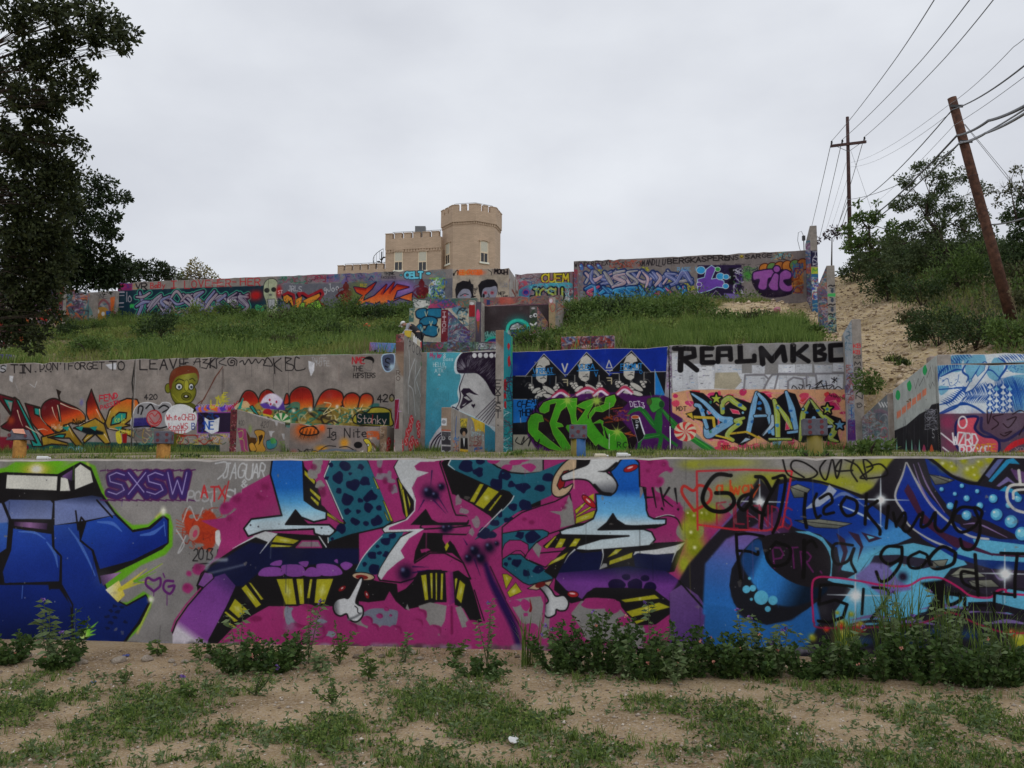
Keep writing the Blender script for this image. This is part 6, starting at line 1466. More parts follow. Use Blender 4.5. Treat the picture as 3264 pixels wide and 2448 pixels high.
def sheet(name,sa,da,mat,zf=hz,gf=green_amount,gscale=.85):
 S,D=np.meshgrid(sa,da)
 Z=zf(S,D)
 V=S[...,None]*US+D[...,None]*ND+Z[...,None]*np.array([0,0,1.0])
 n,m=S.shape
 idx=np.arange(n*m).reshape(n,m)
 F=np.stack([idx[:-1,:-1],idx[:-1,1:],idx[1:,1:],idx[1:,:-1]],-1).reshape(-1,4)
 me=mesh_np(name,V.reshape(-1,3),F,mat,smooth=True)
 a=me.attributes.new('green','FLOAT','POINT')
 a.data.foreach_set('value',np.ascontiguousarray((gf(S,D)*gscale).ravel(),dtype=np.float32))
 o=link(name,me)
 tag(o,kind='structure')
 return o
M_soil=mat_soil('sandy_soil',70.0)
M_hill=mat_soil('hill_soil',9.0,((.27,.19,.10),(.48,.36,.20),(.62,.50,.31)))
M_terr=mat_soil('terrace_soil',24.0,((.20,.15,.10),(.30,.24,.17),(.42,.35,.27)))
def _fg_sd(S,D):
 P=S[...,None]*US+D[...,None]*ND
 return np.clip(fg_green(P[...,0],P[...,1])*(D<9.5),0,1)
ground=sheet('ground',np.concatenate([[-900,-300,-120,-60,-30,-16],np.arange(-11,12.05,.12),[16,30,60,120,300,900]]),np.concatenate([[-900,-300,-80,-30,-10,0],np.arange(2.2,9.45,.1),[9.6,12,30,200,900]]),M_soil,zf=lambda S,D:np.where(D<9.5,hz(S,np.minimum(D,9.4)),-.02)*(np.abs(S)<14)-.3*(np.abs(S)>=14),gf=_fg_sd,gscale=.55)
terrace=sheet('terrace',np.arange(-46,40.1,.8),np.arange(9.56,35.9,.4),M_terr,zf=lambda S,D:np.interp(D,[9.6,14,23,35.3],[1.80,2.05,2.42,2.95])+.08*tnoise(S,D,2.2)*(D>10.2),gf=lambda S,D:np.clip(.5+tnoise(S,D,1.8)*1.8-.9*_sm(S,2.6,4.2)*_sm(D,27,32),0,1))
hillside=sheet('hillside',np.concatenate([np.arange(-75,-40,2.5),np.arange(-40,4,.5),np.arange(4,14,.2),np.arange(14,30,.5),np.arange(30,75,2.5)]),np.concatenate([np.arange(35.5,75,.3),np.arange(75,135,4.0),[180,300]]),M_hill)
bank=sheet('bank',np.concatenate([np.arange(5.66,22,.4),np.arange(22,60,3.0)]),np.arange(23.85,35.95,.4),M_hill,zf=lambda S,D:hz(S,np.minimum(D,35.45)))
# concrete walls
M_conc=mat_noise('bare_concrete',paint_lin((92,87,83)),paint_lin((122,117,111)),scale=2.5,rough=.9,bump=.35,bscale=40,dist=.01)
M_concd=mat_noise('stained_concrete',paint_lin((80,68,60)),paint_lin((116,108,102)),scale=1.6,rough=.9,bump=.35,bscale=30,dist=.01,c3=paint_lin((128,122,116)))
def wall(name,s0,s1,d0,d1,zb,tops,faces=None,label=None,group=None,cat='wall',default=None,bevel=.015,parent=None):
 """concrete slab. tops: (z at s0/d0, s1/d0, s1/d1, s0/d1). faces: {'front'|'left'|'right'|'back'|'top': canvas or material}"""
 faces=faces or{}
 if not hasattr(tops,'__len__'):tops=(tops,)*4
 o0=W((s0+s1)/2,(d0+d1)/2,zb)
 n=max(1,int((s1-s0)/(.16 if d0<12 else .4)))if s1-s0>2.5 else 1
 rg=random.Random(int(s0*100))
 j=.007 if d0<12 else .03
 hv=[]
 for i in range(n+1):
  t=i/n;s=s0+(s1-s0)*t
  e=rg.uniform(-j,j*.5)-(rg.random()<.08)*j*2 if 0<i<n else 0
  zf,zk=tops[0]+(tops[1]-tops[0])*t+e,tops[3]+(tops[2]-tops[3])*t+e*.7
  hv+=[(s,d0,zb),(s,d0,zf),(s,d1,zk),(s,d1,zb)]
 me=bpy.data.meshes.new(name)
 F,K=[],[]
 for i in range(n):
  q=4*i
  F+=[(q,q+4,q+5,q+1),(q+1,q+5,q+6,q+2),(q+2,q+6,q+7,q+3),(q,q+3,q+7,q+4)];K+=['front','top','back','bottom']
 F+=[(0,1,2,3),(4*n,4*n+3,4*n+2,4*n+1)];K+=['left','right']
 me.from_pydata([tuple(W(*v)-o0)for v in hv],[],F)
 mats=[default or M_conc]
 me.materials.append(mats[0])
 uvl=me.uv_layers.new(name='UVMap')
 for pi,k in enumerate(K):
  f=faces.get(k)
  poly=me.polygons[pi]
  if f is None:continue
  if isinstance(f,tuple):cv,mt=f
  else:cv,mt=None,f
  if mt not in mats:mats.append(mt);me.materials.append(mt)
  poly.material_index=mats.index(mt)
  if cv is not None:
   for li in poly.loop_indices:
    a,b,z=hv[me.loops[li].vertex_index]
    r=a if cv.kind=='d' else b
    uvl.data[li].uv=((r-cv.r0)/(cv.r1-cv.r0),(z-cv.z0)/(cv.z1-cv.z0))
 o=link(name,me,parent)
 o.location=Vector([float(x)for x in o0])
 if bevel:
  b=o.modifiers.new('bevel','BEVEL');b.width=bevel;b.segments=1;b.limit_method='ANGLE'
 tag(o,label,cat if label else None,group,'thing')
 return o
def S_(px,d,py=1300):return hit_d(px,py,d)[0]
def Zd(px,py,d):return hit_d(px,py,d)[1]
def Zs(px,py,s):return hit_s(px,py,s)[1]
def paint(cv,name,bump=.25):
 return(cv,cv.finish(name,bump))
cv=front_mural()
fw=paint(cv,'front_wall_paint')
zt0,zt1=Zd(0,1465,D1),Zd(3264,1453,D1)
sA,sB=S_(0,D1),S_(3264,D1)
def front_top(s):return zt0+(zt1-zt0)*(s-sA)/(sB-sA)
s0,s1=-13.0,11.5
wall('concrete_wall',s0,s1,D1,D1+.26,-.4,(front_top(s0),front_top(s1),front_top(s1),front_top(s0)),{'front':fw},'long low concrete wall nearest the camera, painted with magenta, blue and black graffiti',bevel=.02)
cv=wall2_mural()
w2=paint(cv,'second_wall_paint')
seams=[(-90,422,1158,1145),(424,1272,1145,1125)]
sM0,sM1=S_(1592,D2),S_(1640,D2)
labels2=['long grey wall panel lettered DON\'T FORGET TO above a maroon and teal piece','grey wall panel marked LEAVE with a green painted head and orange bubbles','turquoise wall panel with a black and white profile of a woman','blue and black wall panel with three white stencil faces above green letters','wall panel with big black REALMKBC letters, torn paper and a pink letter piece']
segs=[(-420,421,1165,1145,0),(424,1278,1145,1125,1),(1281,1612,1124,1116,2),(1615,2133,1121,1103,3),(2136,2706,1101,1087,4)]
for(a,b,ya,yb,i)in segs:
 za,zb_=Zd(max(a,-90),ya,D2),Zd(b,yb,D2)
 wall('concrete_wall',S_(a,D2),S_(b,D2),D2,D2+.35,2.0,(za,zb_,zb_,za),{'front':w2},labels2[i])
def fin(name,pf0,pf1,d0,d1,yt,back,zb,label,front=None,side=None,which='right',ybot=None,base=(124,118,112),ppm=70,group=None,default=None,cat='buttress wall'):
 """pf0,pf1: left and right edge of the near face in the picture; yt: its top; back=(px,py) of the far end of the top edge"""
 a,b=S_(pf0,d0,yt),S_(pf1,d0,yt)
 zf=Zd((pf0+pf1)/2,yt,d0)
 sv=b if which=='right' else a
 zk=Zs(back[0],back[1],sv)if back else zf
 faces={}
 ztop=max(zf,zk)+.05
 if front:
  c=Canvas('d',d0,a,b,zb,ztop,ppm,base=base,seed=len(label));front(c);faces['front']=paint(c,name+'_end_paint')
 if side:
  c=Canvas('s',sv,d0,d1,zb,ztop,ppm,base=base,seed=len(label));side(c);faces[which]=paint(c,name+'_side_paint')
 return wall(name,a,b,d0,d1,zb,(zf,zf,zk,zk),faces,label,cat=cat,group=group,default=default)
def finL_side(c):
 c.Z(1200,1030,3.686)
 for p in(qq('375,180 390,560 372,700 375,1060'),qq('450,420 400,560 380,700'),qq('380,730 430,800 455,1080'),qq('540,480 460,650 450,730'),qq('465,440 450,700 460,830'),qq('470,690 530,900 555,1040')):
  c.ln(p,(176,176,176),16,sm=1,so=9,al=.8)
 c.tx('POCK',380,215,26,100,(44,42,44),9,slope=.6,gap=.6)
 c.ell(580,410,30,90,(130,70,96)).ell(530,480,10,30,(40,110,60))
 rg=random.Random(8)
 for(x,y)in((410,1140),(395,1220),(490,1200),(500,1290),(365,1290),(350,1380),(420,1380),(470,1420),(540,1330),(530,1440),(145,1400),(140,1500),(210,1520),(290,1400),(295,1460),(540,1520),(480,1540),(400,1440),(130,1560)):
  c.ell(x,y,26,62,(178,44,50))
  for k in range(4):
   t=k*math.pi/2+.5
   c.ln([(x,y),(x+12*math.cos(t),y+40*math.sin(t)),(x+22*math.cos(t+.5),y+56*math.sin(t+.5))],(196,180,176),[4,13,4],sm=1)
 c.ell(360,1600,110,100,(34,32,36),so=5)
def finL_front(c):
 c.Z(1200,1030,3.686)
 c.pg(qq('200,100 340,100 330,360 200,360'),(96,60,56),so=10);c.pg(qq('200,330 340,330 320,620 290,620'),(118,96,78),so=16,al=.8)
 c.scrawl(225,140,320,220,[(140,40,44),(40,50,56),(160,150,150)],12,lw=6,size=30,seed=2)
 c.tx('RO',232,560,44,50,(56,44,40),6,vert=True)
 c.pg(qq('195,900 265,895 262,1240 190,1240'),(110,24,46));c.ln(qq('200,895 268,892 250,1030 290,1035 250,1040 240,1130 215,1240'),(170,140,180),5)
 c.scrawl(90,1250,210,1600,[(178,44,50),(190,170,170)],20,lw=18,size=40,seed=5)
fin('buttress',1262,1288,33.0,D2-.02,1065,(1365,1119),2.0,'tall grey buttress streaked with white spray, left of the turquoise panel',finL_front,finL_side)
def finM_side(c):
 c.Z(1200,1030,3.686)
 c.pg(qq('1480,60 1660,60 1660,1700 1460,1700'),(34,122,130))
 c.sp(1590,300,60,(50,140,90),ry=200)
 c.ln(qq('1555,380 1590,560 1560,700 1590,900'),(40,50,110),36,sm=1,so=4)
 for(x,y)in((1552,270),(1555,430),(1560,470),(1512,700),(1515,760),(1510,850),(1512,960)):c.ell(x,y,16,44,(150,34,40),wob=.4)
 c.scrawl(1490,640,1620,1000,[(120,20,30),(20,70,100),(40,30,40)],30,lw=12,size=50,seed=3)
 c.scrawl(1490,1000,1620,1550,[(190,190,192),(24,40,44),(20,90,100),(120,40,60)],60,lw=9,size=60,seed=4)
def finM_front(c):
 c.Z(1200,1030,3.686)
 c.pg(qq('1395,60 1500,60 1490,300 1395,200'),(112,92,74),so=20)
 c.tx('EXIST.',1398,670,62,78,(34,32,34),11,vert=True,gap=.16,jit=.04)
fin('buttress',1580,1606,33.6,D2-.02,1052,(1641,1080),2.0,'tall buttress lettered EXIST downwards, with a turquoise painted side',finM_front,finM_side)
def finR_side(c):
 c.Z(2600,1050,3.331)
 c.pg(qq('240,-120 395,-120 420,1200 330,1200 310,120'),(142,146,150))
 c.scrawl(310,-60,385,280,[(30,70,90),(90,120,140)],22,lw=6,size=50,seed=1)
 c.scrawl(325,380,410,800,[(150,70,60),(170,172,176),(60,70,120),(90,60,80),(140,150,170)],60,lw=9,size=60,seed=4,blobs=8)
 c.sp(380,880,60,(40,90,150),ry=90);c.pg(qq('340,960 430,960 430,1180 340,1180'),(80,40,110),so=14);c.sp(400,1080,20,(150,60,50))
 c.scrawl(350,800,410,1100,[(40,90,150),(120,130,150),(90,40,100)],26,lw=8,size=50,seed=8)
def finR_front(c):
 c.Z(2600,1050,3.331)
 RR=(170,40,46)
 c.tx('KB',400,155,34,40,RR,7,jit=.1).tx('KB',400,220,30,36,RR,7,jit=.1).tx('KB',408,275,30,32,(50,46,48),5,jit=.1)
 for k,chh in enumerate('MRECNAN'):
  c.tx(chh,412+3*k,345+58*k,70,44,(40,38,40),8,jit=.1)
 c.ln(qq('430,790 470,780 490,810 450,830 440,800 470,795'),(40,38,40),7,sm=1)
fin('buttress',2714,2744,33.2,D2+.3,1017,(2678,1075),2.0,'buttress at the right end of the second wall, red KB letters down its narrow face',finR_front,finR_side,which='left')
def low1_side(c):
 c.Z(700,1270,3.403)
 c.pg(qq('190,320 285,330 310,590 240,590'),(140,60,100));c.ln(qq('205,360 250,350 250,420 215,440 260,450 270,540 300,580'),(150,170,80),9,sm=1)
 c.pg(qq('290,350 330,420 400,430 380,560 440,600 320,590'),(70,44,20))
 for p in(qq('375,360 430,340 490,370 470,480 500,560 440,600 390,580 370,520 410,440'),qq('320,500 360,480 400,560 340,570')):c.pg(p,(176,130,50),sm=1,ol=BLK,ow=7)
 c.pg(qq('420,410 460,390 470,420 430,500'),(50,34,20));c.ln([(420,500),(470,400)],BLK,6)
 c.pg(qq('505,470 540,450 610,450 620,500 590,540 520,545'),(50,130,140),sm=1,ol=BLK,ow=6).pg(qq('550,440 590,430 615,480 560,490'),(70,150,80),sm=1)
 c.pg(qq('450,620 520,580 560,700 450,700'),(80,160,90),sm=1,ol=BLK,ow=6).pg(qq('560,600 600,590 630,700 560,700'),(120,60,130),ol=BLK,ow=6).ell(690,650,34,60,(160,90,40),ol=BLK,ow=9)
 c.scrawl(600,470,760,640,[(110,150,70),(120,150,60)],16,lw=6,size=50,seed=3)
 c.tx('420',205,240,18,50,(60,56,56),5).tx('420',440,250,24,66,(60,56,56),6,lean=.2)
 for(x,y)in((560,370),(700,400),(620,250)):c.pg([(x-30,y-20),(x+40,y-14),(x+10,y+10),(x+4,y+50),(x-14,y+40)],(176,176,178))
 for k in range(24):c.ell(340+16*k,160+5*k,9,9,(176,176,176),wob=.8)
 c.sp(330,330,50,(120,150,60),al=.6)
def low1_front(c):
 c.Z(700,1270,3.403)
 c.pg(qq('60,100 200,100 200,800 40,800'),(92,46,48))
 rg=random.Random(5)
 for _ in range(130):c.ell(rg.uniform(60,195),rg.uniform(120,640),9,9,rg.choice([(130,50,56),(60,30,40),(150,90,90),(110,30,50),(90,100,70)]),ol=(50,24,30),ow=2)
 c.scrawl(160,480,240,650,[(180,176,180),(40,34,40)],16,lw=6,size=24,seed=2)
fin('stair_wall',735,756,30.0,33.9,1305,(930,1349),1.9,'low sloping wall with a dotted dark red end, orange and teal lettering on its flank',low1_front,low1_side,ppm=60,cat='low wall')
def ignite(c):
 c.Z(700,1270,3.403)
 c.sp(950,360,190,(176,84,34),ry=110).sp(880,330,60,(180,80,30)).sp(1110,320,46,(190,80,34),ry=50)
 c.pg(qq('870,360 900,320 1000,300 1060,340 1070,380 980,400 900,390'),(190,90,30),sm=1,ol=BLK,ow=14,os=6)
 for k in range(14):c.ln([(880+14*k,390-(k%3)*30),(860+15*k,430+6*(k%4))],BLK,[8,2],so=3)
 c.ln(qq('870,290 980,285 1060,320'),BLK,[3,12,3],sm=1)
 c.tx('Ig Nite',1165,320,62,100,BLK,10,jit=.05,gap=.16)
 c.scrawl(1600,360,1730,440,[(180,80,40)],24,lw=11,size=40,seed=3);c.sp(1640,430,18,(200,170,140))
 c.scrawl(850,550,1010,620,[BLK],9,lw=8,size=50,seed=7)
 c.sp(1100,540,80,(190,130,40),ry=40).sp(1350,480,60,(190,130,40),ry=60)
 Y=(186,140,36)
 c.ell(1030,620,54,54,Y,ol=BLK,ow=7).ln(qq('1010,610 1040,590 1060,620'),BLK,5,sm=1)
 c.pg(qq('1080,560 1480,560 1480,720 1090,720'),(180,150,110),ol=BLK,ow=6)
 for x in(1120,1300):c.pg([(x,590),(x+130,590),(x+130,720),(x,720)],Y,ol=(96,104,116),ow=22)
 c.ln(qq('1085,575 1260,555 1470,575'),(96,104,116),26,sm=0).ln(qq('1100,550 1170,515 1260,520'),BLK,9,sm=1).ln(qq('1300,530 1380,522 1450,555'),BLK,9,sm=1)
 c.ell(1502,505,46,36,BLK).pg(qq('1470,600 1560,560 1560,720 1450,720'),(186,180,172),ol=None)
 c.pg(qq('1560,450 1610,440 1650,500 1655,590 1610,640 1560,640 1600,580 1600,510'),(186,170,50),sm=1,ol=BLK,ow=6).ell(1612,505,11,14,(200,200,196),ol=BLK,ow=4)
 c.pg(qq('1660,480 1725,560 1725,720 1560,720 1640,630'),(170,156,140)).ln([(1655,490),(1730,570)],(92,60,44),26)
 c.sp(800,600,50,(176,90,90)).sp(840,610,16,(196,180,176))
 c.pg(qq('1640,640 1670,640 1650,700'),(150,146,140))
dI=33.9
cI=Canvas('d',dI,S_(928,dI),S_(1214,dI),1.9,Zd(1000,1340,dI),72,base=(122,112,108),seed=33);ignite(cI)
wall('low_wall',S_(926,dI),S_(1212,dI),dI,dI+.3,1.9,(Zd(930,1349,dI),Zd(1210,1360,dI),Zd(1210,1360,dI),Zd(930,1349,dI)),{'front':paint(cI,'low_wall_paint')},'low grey wall lettered IgNite with painted spectacles and a yellow crescent',cat='low wall')
fin('stair_wall',1211,1233,33.3,D2-.03,1357,(1288,1372),1.9,'short stained pillar at the right end of the IgNite wall, peppermints on its flank',lambda c:(c.Z(700,1270,3.403),c.pg(qq('1735,300 1830,300 1830,760 1735,760'),(112,92,74),so=8),c.scrawl(1740,310,1800,620,[(60,50,44),(150,140,130)],16,lw=7,size=30,seed=1)),finL_side,cat='low wall')
def low2_side(c):
 c.Z(1200,1030,3.686)
 c.pg(qq('1080,1060 1480,1220 1480,1390 1380,1340 1330,1230 1290,1320 1250,1270 1160,1270 1140,1160'),(186,160,50))
 for k in range(30):c.ln([(1150+11*k,1150+4*k),(1150+11*k,1230+5*k+20*(k%3))],random.choice([(60,50,24),(190,90,40),(110,130,60)]),6,sm=0)
 c.tx('Graffiti',1110,1220,20,110,(140,176,190),10,slope=.35,gap=.2).tx('Western',1290,1320,20,100,(140,190,200),10,slope=.35,gap=.2)
 c.pg(qq('980,1120 1070,1120 1060,1230 990,1230'),(170,150,50)).scrawl(985,1130,1060,1230,[(50,60,40),(90,90,40)],12,lw=7,size=30,seed=4)
 c.ell(1025,1270,46,46,BLK).ell(1028,1300,18,30,(150,120,96)).pg(qq('990,1350 1070,1350 1075,1480 985,1480'),(26,24,26)).pg(qq('1015,1350 1040,1350 1030,1460'),(180,180,180))
 c.pg(qq('980,1475 1078,1490 1078,1580 980,1560'),(176,140,40));c.ln([(985,1510),(1070,1525)],(60,40,20),6).ln([(985,1540),(1070,1552)],(60,40,20),6)
 c.ln(qq('940,1100 930,1300 945,1480'),(30,80,150),[16,26,16],sm=1).scrawl(900,1340,970,1580,[(40,90,150),(170,90,50),(60,40,40)],24,lw=12,size=40,seed=6)
 c.ln(qq('1140,1600 1150,1480 1240,1470'),(30,70,130),22).scrawl(1100,1440,1260,1580,[(160,80,50),(50,70,110)],16,lw=9,size=40,seed=8)
 c.scrawl(1090,1330,1230,1440,[(120,50,44),(90,40,40)],14,lw=12,size=50,seed=9).sp(1290,1520,30,(80,100,110)).scrawl(1340,1440,1460,1580,[(150,60,44),(100,40,50)],10,lw=6,size=40,seed=2)
 c.ln([(905,1060),(905,1260)],(160,166,170),6)
def low2_front(c):
 c.Z(1200,1030,3.686)
 c.pg(qq('750,980 880,980 880,1260 750,1260'),(120,104,90),so=8)
 c.pg(qq('750,1115 825,1118 822,1205 748,1200'),(170,172,174));c.ell(790,1160,24,24,(110,112,116))
 for y in(1270,1440):c.pg([(765,y),(870,y+6),(870,y+165),(760,y+160)],(44,42,46),ol=(176,176,178),ow=5).tx('D G',778,y+60,26,40,(190,190,190),7)
 c.tx('ZER',778,1290,26,40,(80,80,84),7)
 c.pg(qq('765,1250 870,1256 870,1266 765,1264'),(150,60,40))
fin('stair_wall',1407,1438,28.8,33.6,1298,(1600,1365),1.8,'low sloping wall with two black stickers on its end and yellow drips on its flank',low2_front,low2_side,ppm=60,cat='low wall')
dG1=23.4
sG=S_(2990,dG1,1200)
def g_near(c):
 c.Z(2600,1050,3.331)
 c.pg(qq('600,100 1400,100 1400,1500 600,1500'),(148,152,148))
 for(x,y)in((1158,435),(995,598),(873,695)):c.ell(x,y,24,52,(34,140,76),wob=.3)
 for k in range(6):c.pg([(860+54*k,880-46*k),(905+54*k,850-46*k),(905+54*k,920-46*k),(862+54*k,950-46*k)],(190,110,84),so=5)
 for p in(qq('1040,540 1060,630 1090,520 1100,600 1150,500 1160,560'),qq('1180,420 1180,520 1220,400 1230,500'),[(1240,380),(1250,450)],qq('1200,580 1215,630 1240,560 1260,600')):c.ln(p,(60,58,58),8)
 edge=qq('690,1190 740,1140 800,1090 870,1060 960,1020 1030,960 1100,900 1200,850 1230,800 1310,780')
 c.pg([(600,1500),(600,1200)]+edge+[(1400,760),(1400,1500)],(26,24,28),so=3)
 rg=random.Random(4)
 for _ in range(40):
  x=rg.uniform(700,1300);c.ln([(x,1120+rg.uniform(-100,40)-(x-700)*.35),(x+2,1300+rg.uniform(-60,60))],rg.choice([(60,56,60),(12,12,14),(90,90,96)]),rg.uniform(3,9),al=.6)
 for x in(960,1020,1100,745,860):c.pg([(x-12,1360),(x,1160),(x+18,1360)],(96,140,124))
 for(x,col)in((1150,(140,50,80)),(1230,(170,70,40)),(1060,(60,44,60))):c.pg([(x-30,1360),(x,1220),(x+30,1360)],col,sm=1)
 c.scrawl(1160,850,1300,1060,[(170,170,180),(120,120,130),(60,60,64)],36,lw=7,size=60,seed=7)
 c.tx('S',1235,1060,26,90,(180,180,184),7)
def g_far(c):
 c.Z(2600,1050,3.331)
 c.pg(qq('380,600 900,600 900,1500 380,1500'),(96,100,102))
 c.scrawl(440,860,760,1200,[(130,136,140),(60,70,84),(110,84,100),(70,100,100),(150,156,160),(120,70,60)],90,lw=12,size=70,seed=12,blobs=14)
 c.ln(qq('560,940 560,1130 600,1130'),(170,180,184),7).ln(qq('690,1160 700,1060 750,1050 760,1130 700,1150'),(170,60,70),9,sm=1)
 for k in range(16):c.ell(670+6*k,780+(k%5)*10,7,9,(180,180,180),wob=.6)
c1=Canvas('s',sG,dG1,28.7,1.8,5.2,80,base=(148,152,148),seed=5);g_near(c1)
def M_dark_front(c):c.Z(0,0,1);c.pg(qq('2700,1000 3000,1000 3000,1500 2700,1500'),(96,98,96),so=0)
zn,zf_=Zs(2968,1141,sG),Zs(2851,1240,sG)
wall('retaining_wall',sG,sG+.36,dG1+.01,28.7,1.6,(zn,zn,zf_,zf_),{'left':paint(c1,'retaining_wall_paint')},'pale retaining wall with green blots, orange marks and a ragged black lower half')
sG2=S_(2830,28.7)
c1=Canvas('s',sG2,28.7,34.6,1.8,4.8,60,base=(96,100,102),seed=6);g_far(c1)
za,zb_=Zs(2828,1262,sG2),Zs(2728,1348,sG2)
wall('retaining_wall',sG2,sG+.32,28.7,34.6,1.6,(Zd(2828,1255,28.7),Zd(2850,1243,28.7),zb_+.1,zb_),{'left':paint(c1,'far_retaining_wall_paint')},'darker retaining wall further back with torn white paint at its top',default=M_concd)
cR=right_wall_mural(dG1)
pR=paint(cR,'right_wall_paint')
zr0,zr1=Zd(2990,1163,dG1),Zd(3100,1128,dG1)
wall('concrete_wall',sG,17.5,dG1,dG1+.3,1.6,zr0-.0,{'front':pR},'right hand wall painted with blue and white waves above dark red lettering')
wall('concrete_wall',S_(3038,dG1),17.5,dG1,dG1+.3,zr0+.004,zr1,{'front':pR},'upper course on the right hand wall with blue hatched wave tops')
wall('concrete_block',S_(2972,24.2),S_(3024,24.2),24.2,24.6,3.6,Zd(3000,1134,24.2),{},'bare brown concrete block behind the corner of the right hand walls',cat='block',default=M_concd)
cU=upper_left_mural();pU=paint(cU,'upper_wall_paint')
wall('concrete_wall',S_(376,D3,900),S_(855,D3,900),D3,D3+.4,11.5,(Zd(376,901,D3),Zd(855,881,D3))+(Zd(855,881,D3),Zd(376,901,D3)),{'front':pU},'upper left wall lettered I LOVE HER in red above a grey and lilac piece')
wall('concrete_wall',S_(856,D3,900),S_(1442,D3,900),D3,D3+.4,11.5,(Zd(856,881,D3),Zd(1430,857,D3))+(Zd(1430,857,D3),Zd(856,881,D3)),{'front':pU},'upper wall with yellow and green VAZ letters and two dark red figures')
dB=60.5
cB=faces_block_mural(dB);pB=paint(cB,'face_block_paint')
cS=generic('s',S_(1622,dB,900),dB,D3+1.5,11,18,(150,146,142),[(90,50,44),(170,170,170),(110,60,50),(60,60,66)],14,61,ppm=30,size=1.0)
zB=Zd(1500,858,dB)
wall('concrete_block',S_(1443,dB,900),S_(1622,dB,900),dB,D3+1.5,10.5,(Zd(1443,858,dB),Zd(1622,854,dB),Zd(1622,856,dB)-.3,Zd(1443,858,dB)-.3),{'front':pB,'right':paint(cS,'face_block_side_paint')},'pale block with two black haired painted faces in front of the tower',cat='block')
cV=upper_right_mural();pV=paint(cV,'upper_right_wall_paint')
wall('concrete_wall',S_(1642,D3,900),S_(1828,D3,900),D3,D3+.4,11.5,(Zd(1650,873,D3),Zd(1825,865,D3))*1+(Zd(1825,865,D3),Zd(1650,873,D3)),{'front':pV},'upper wall between the pale block and the tall wall with yellow letters')
wall('concrete_wall',S_(1829,D3-.3,880),S_(2575,D3-.3,850),D3-.3,D3+.4,11.0,(Zd(1828,836,D3),Zd(2560,801,D3),Zd(2560,801,D3),Zd(1828,836,D3)),{'front':pV},'tall upper right wall with a blue wildstyle piece and purple TIC letters')
def t1_front(c):
 c.Z(2250,680,3.318)
 c.pg(qq('1108,395 1195,395 1195,560 1108,560'),(30,28,52));c.tx('TANK',1130,405,50,30,(176,176,184),6,vert=True,gap=.3)
 c.pg(qq('1115,570 1200,570 1200,640 1115,640'),(150,156,50));c.tx('M',1130,585,54,40,(60,130,60),9)
 c.pg(qq('1115,640 1205,640 1210,1100 1110,1100'),(40,84,120));c.tx('QF',1130,700,50,90,(170,170,150),10,vert=True)
 c.scrawl(1120,680,1200,1000,[(60,60,150),(160,160,110),(150,50,50),(180,180,184)],26,lw=9,size=50,seed=2)
def t_side(c,x0=960,x1=1120):
 c.Z(2250,680,3.318)
 c.scrawl(x0,300,x1,1200,[(110,70,110),(60,110,90),(160,80,50),(60,70,110),(40,90,120),(140,140,150),(70,40,60)],130,lw=14,size=90,seed=x0,blobs=26)
fin('buttress',2581,2603,60.8,D3-.35,719,(2557,801),11.0,'tallest thin buttress at the top right, lettered TANK down its edge',t1_front,t_side,which='left',ppm=42)
def t2_front(c):
 c.Z(2250,680,3.318)
 for k in range(6):
  y=760+100*k
  c.ln([(1295,y+12),(1320,y),(1340,y+10),(1365,y)],(22,20,22),12,sm=1).ln([(1310,y+30),(1345,y+36)],(40,50,60),9).ell(1335,y+60,16,22,(50,56,70))
 c.pg(qq('1290,850 1370,845 1372,880 1290,880'),(60,150,80))
 c.scrawl(1290,1050,1390,1340,[(40,90,120),(150,160,90),(30,30,34),(80,130,110)],40,lw=9,size=40,seed=5)
fin('buttress',2634,2660,47.6,51.5,846,(2612,905),6.5,'middle buttress on the dirt slope with a repeated black stencil down its edge',t2_front,lambda c:t_side(c,1190,1300),which='left',ppm=50)
DKG=[(60,60,66),(150,150,156),(120,50,60),(50,90,110),(150,120,60),(90,60,110),(70,110,90)]
def gwall(name,p0,p1,d,yt0,yt1,zb,label,base,cols,n,seed,th=.35,post=None,cat='wall',size=.6,lw=.13,ppm=42):
 a,b=S_(p0,d,yt0),S_(p1,d,yt1)
 za,zb2=Zd(p0,yt0,d),Zd(p1,yt1,d)
 c=Canvas('d',d,a,b,zb,max(za,zb2)+.05,ppm,base=base,seed=seed)
 P0=c.P
 u=d/2929.0
 c.Z(0,0,1)
 if n:c.scrawl(p0,min(yt0,yt1),p1,1120,cols,n,lw=lw/u,size=size/u,seed=seed,blobs=n//4)
 if post:post(c)
 return wall(name,a,b,d,d+th,zb,(za,zb2,zb2,za),{'front':paint(c,name+'_paint')},label,cat=cat)
def teal_wall(c):
 c.Z(1250,820,3.687)
 c.pg(qq('180,600 620,590 620,940 180,940'),(160,150,128))
 c.pg(qq('185,600 270,600 250,760 190,760'),(60,90,84));c.scrawl(195,620,270,740,[(170,150,120),(190,180,150)],8,lw=8,size=40,seed=2)
 TQ=(28,92,120)
 for p in(qq('280,640 330,605 400,610 400,680 350,720 290,700'),qq('410,620 470,600 580,610 585,690 520,710 430,700'),qq('330,740 400,700 500,710 530,760 480,800 340,790'),qq('290,820 340,780 380,860 420,800 480,800 540,830 530,900 490,930 430,920 370,900')):
  c.ln(p+[p[0]],(20,24,34),24,sm=1);c.pg(p,TQ,sm=1,ol=(16,26,44),ow=8)
 for(x,y)in((400,660),(455,775),(350,840)):c.ln([(x-16,y-22),(x,y+34),(x+18,y-24)],(190,180,140),7)
 c.ln(qq('545,740 530,780 560,800 530,850 545,920'),(186,170,140),9)
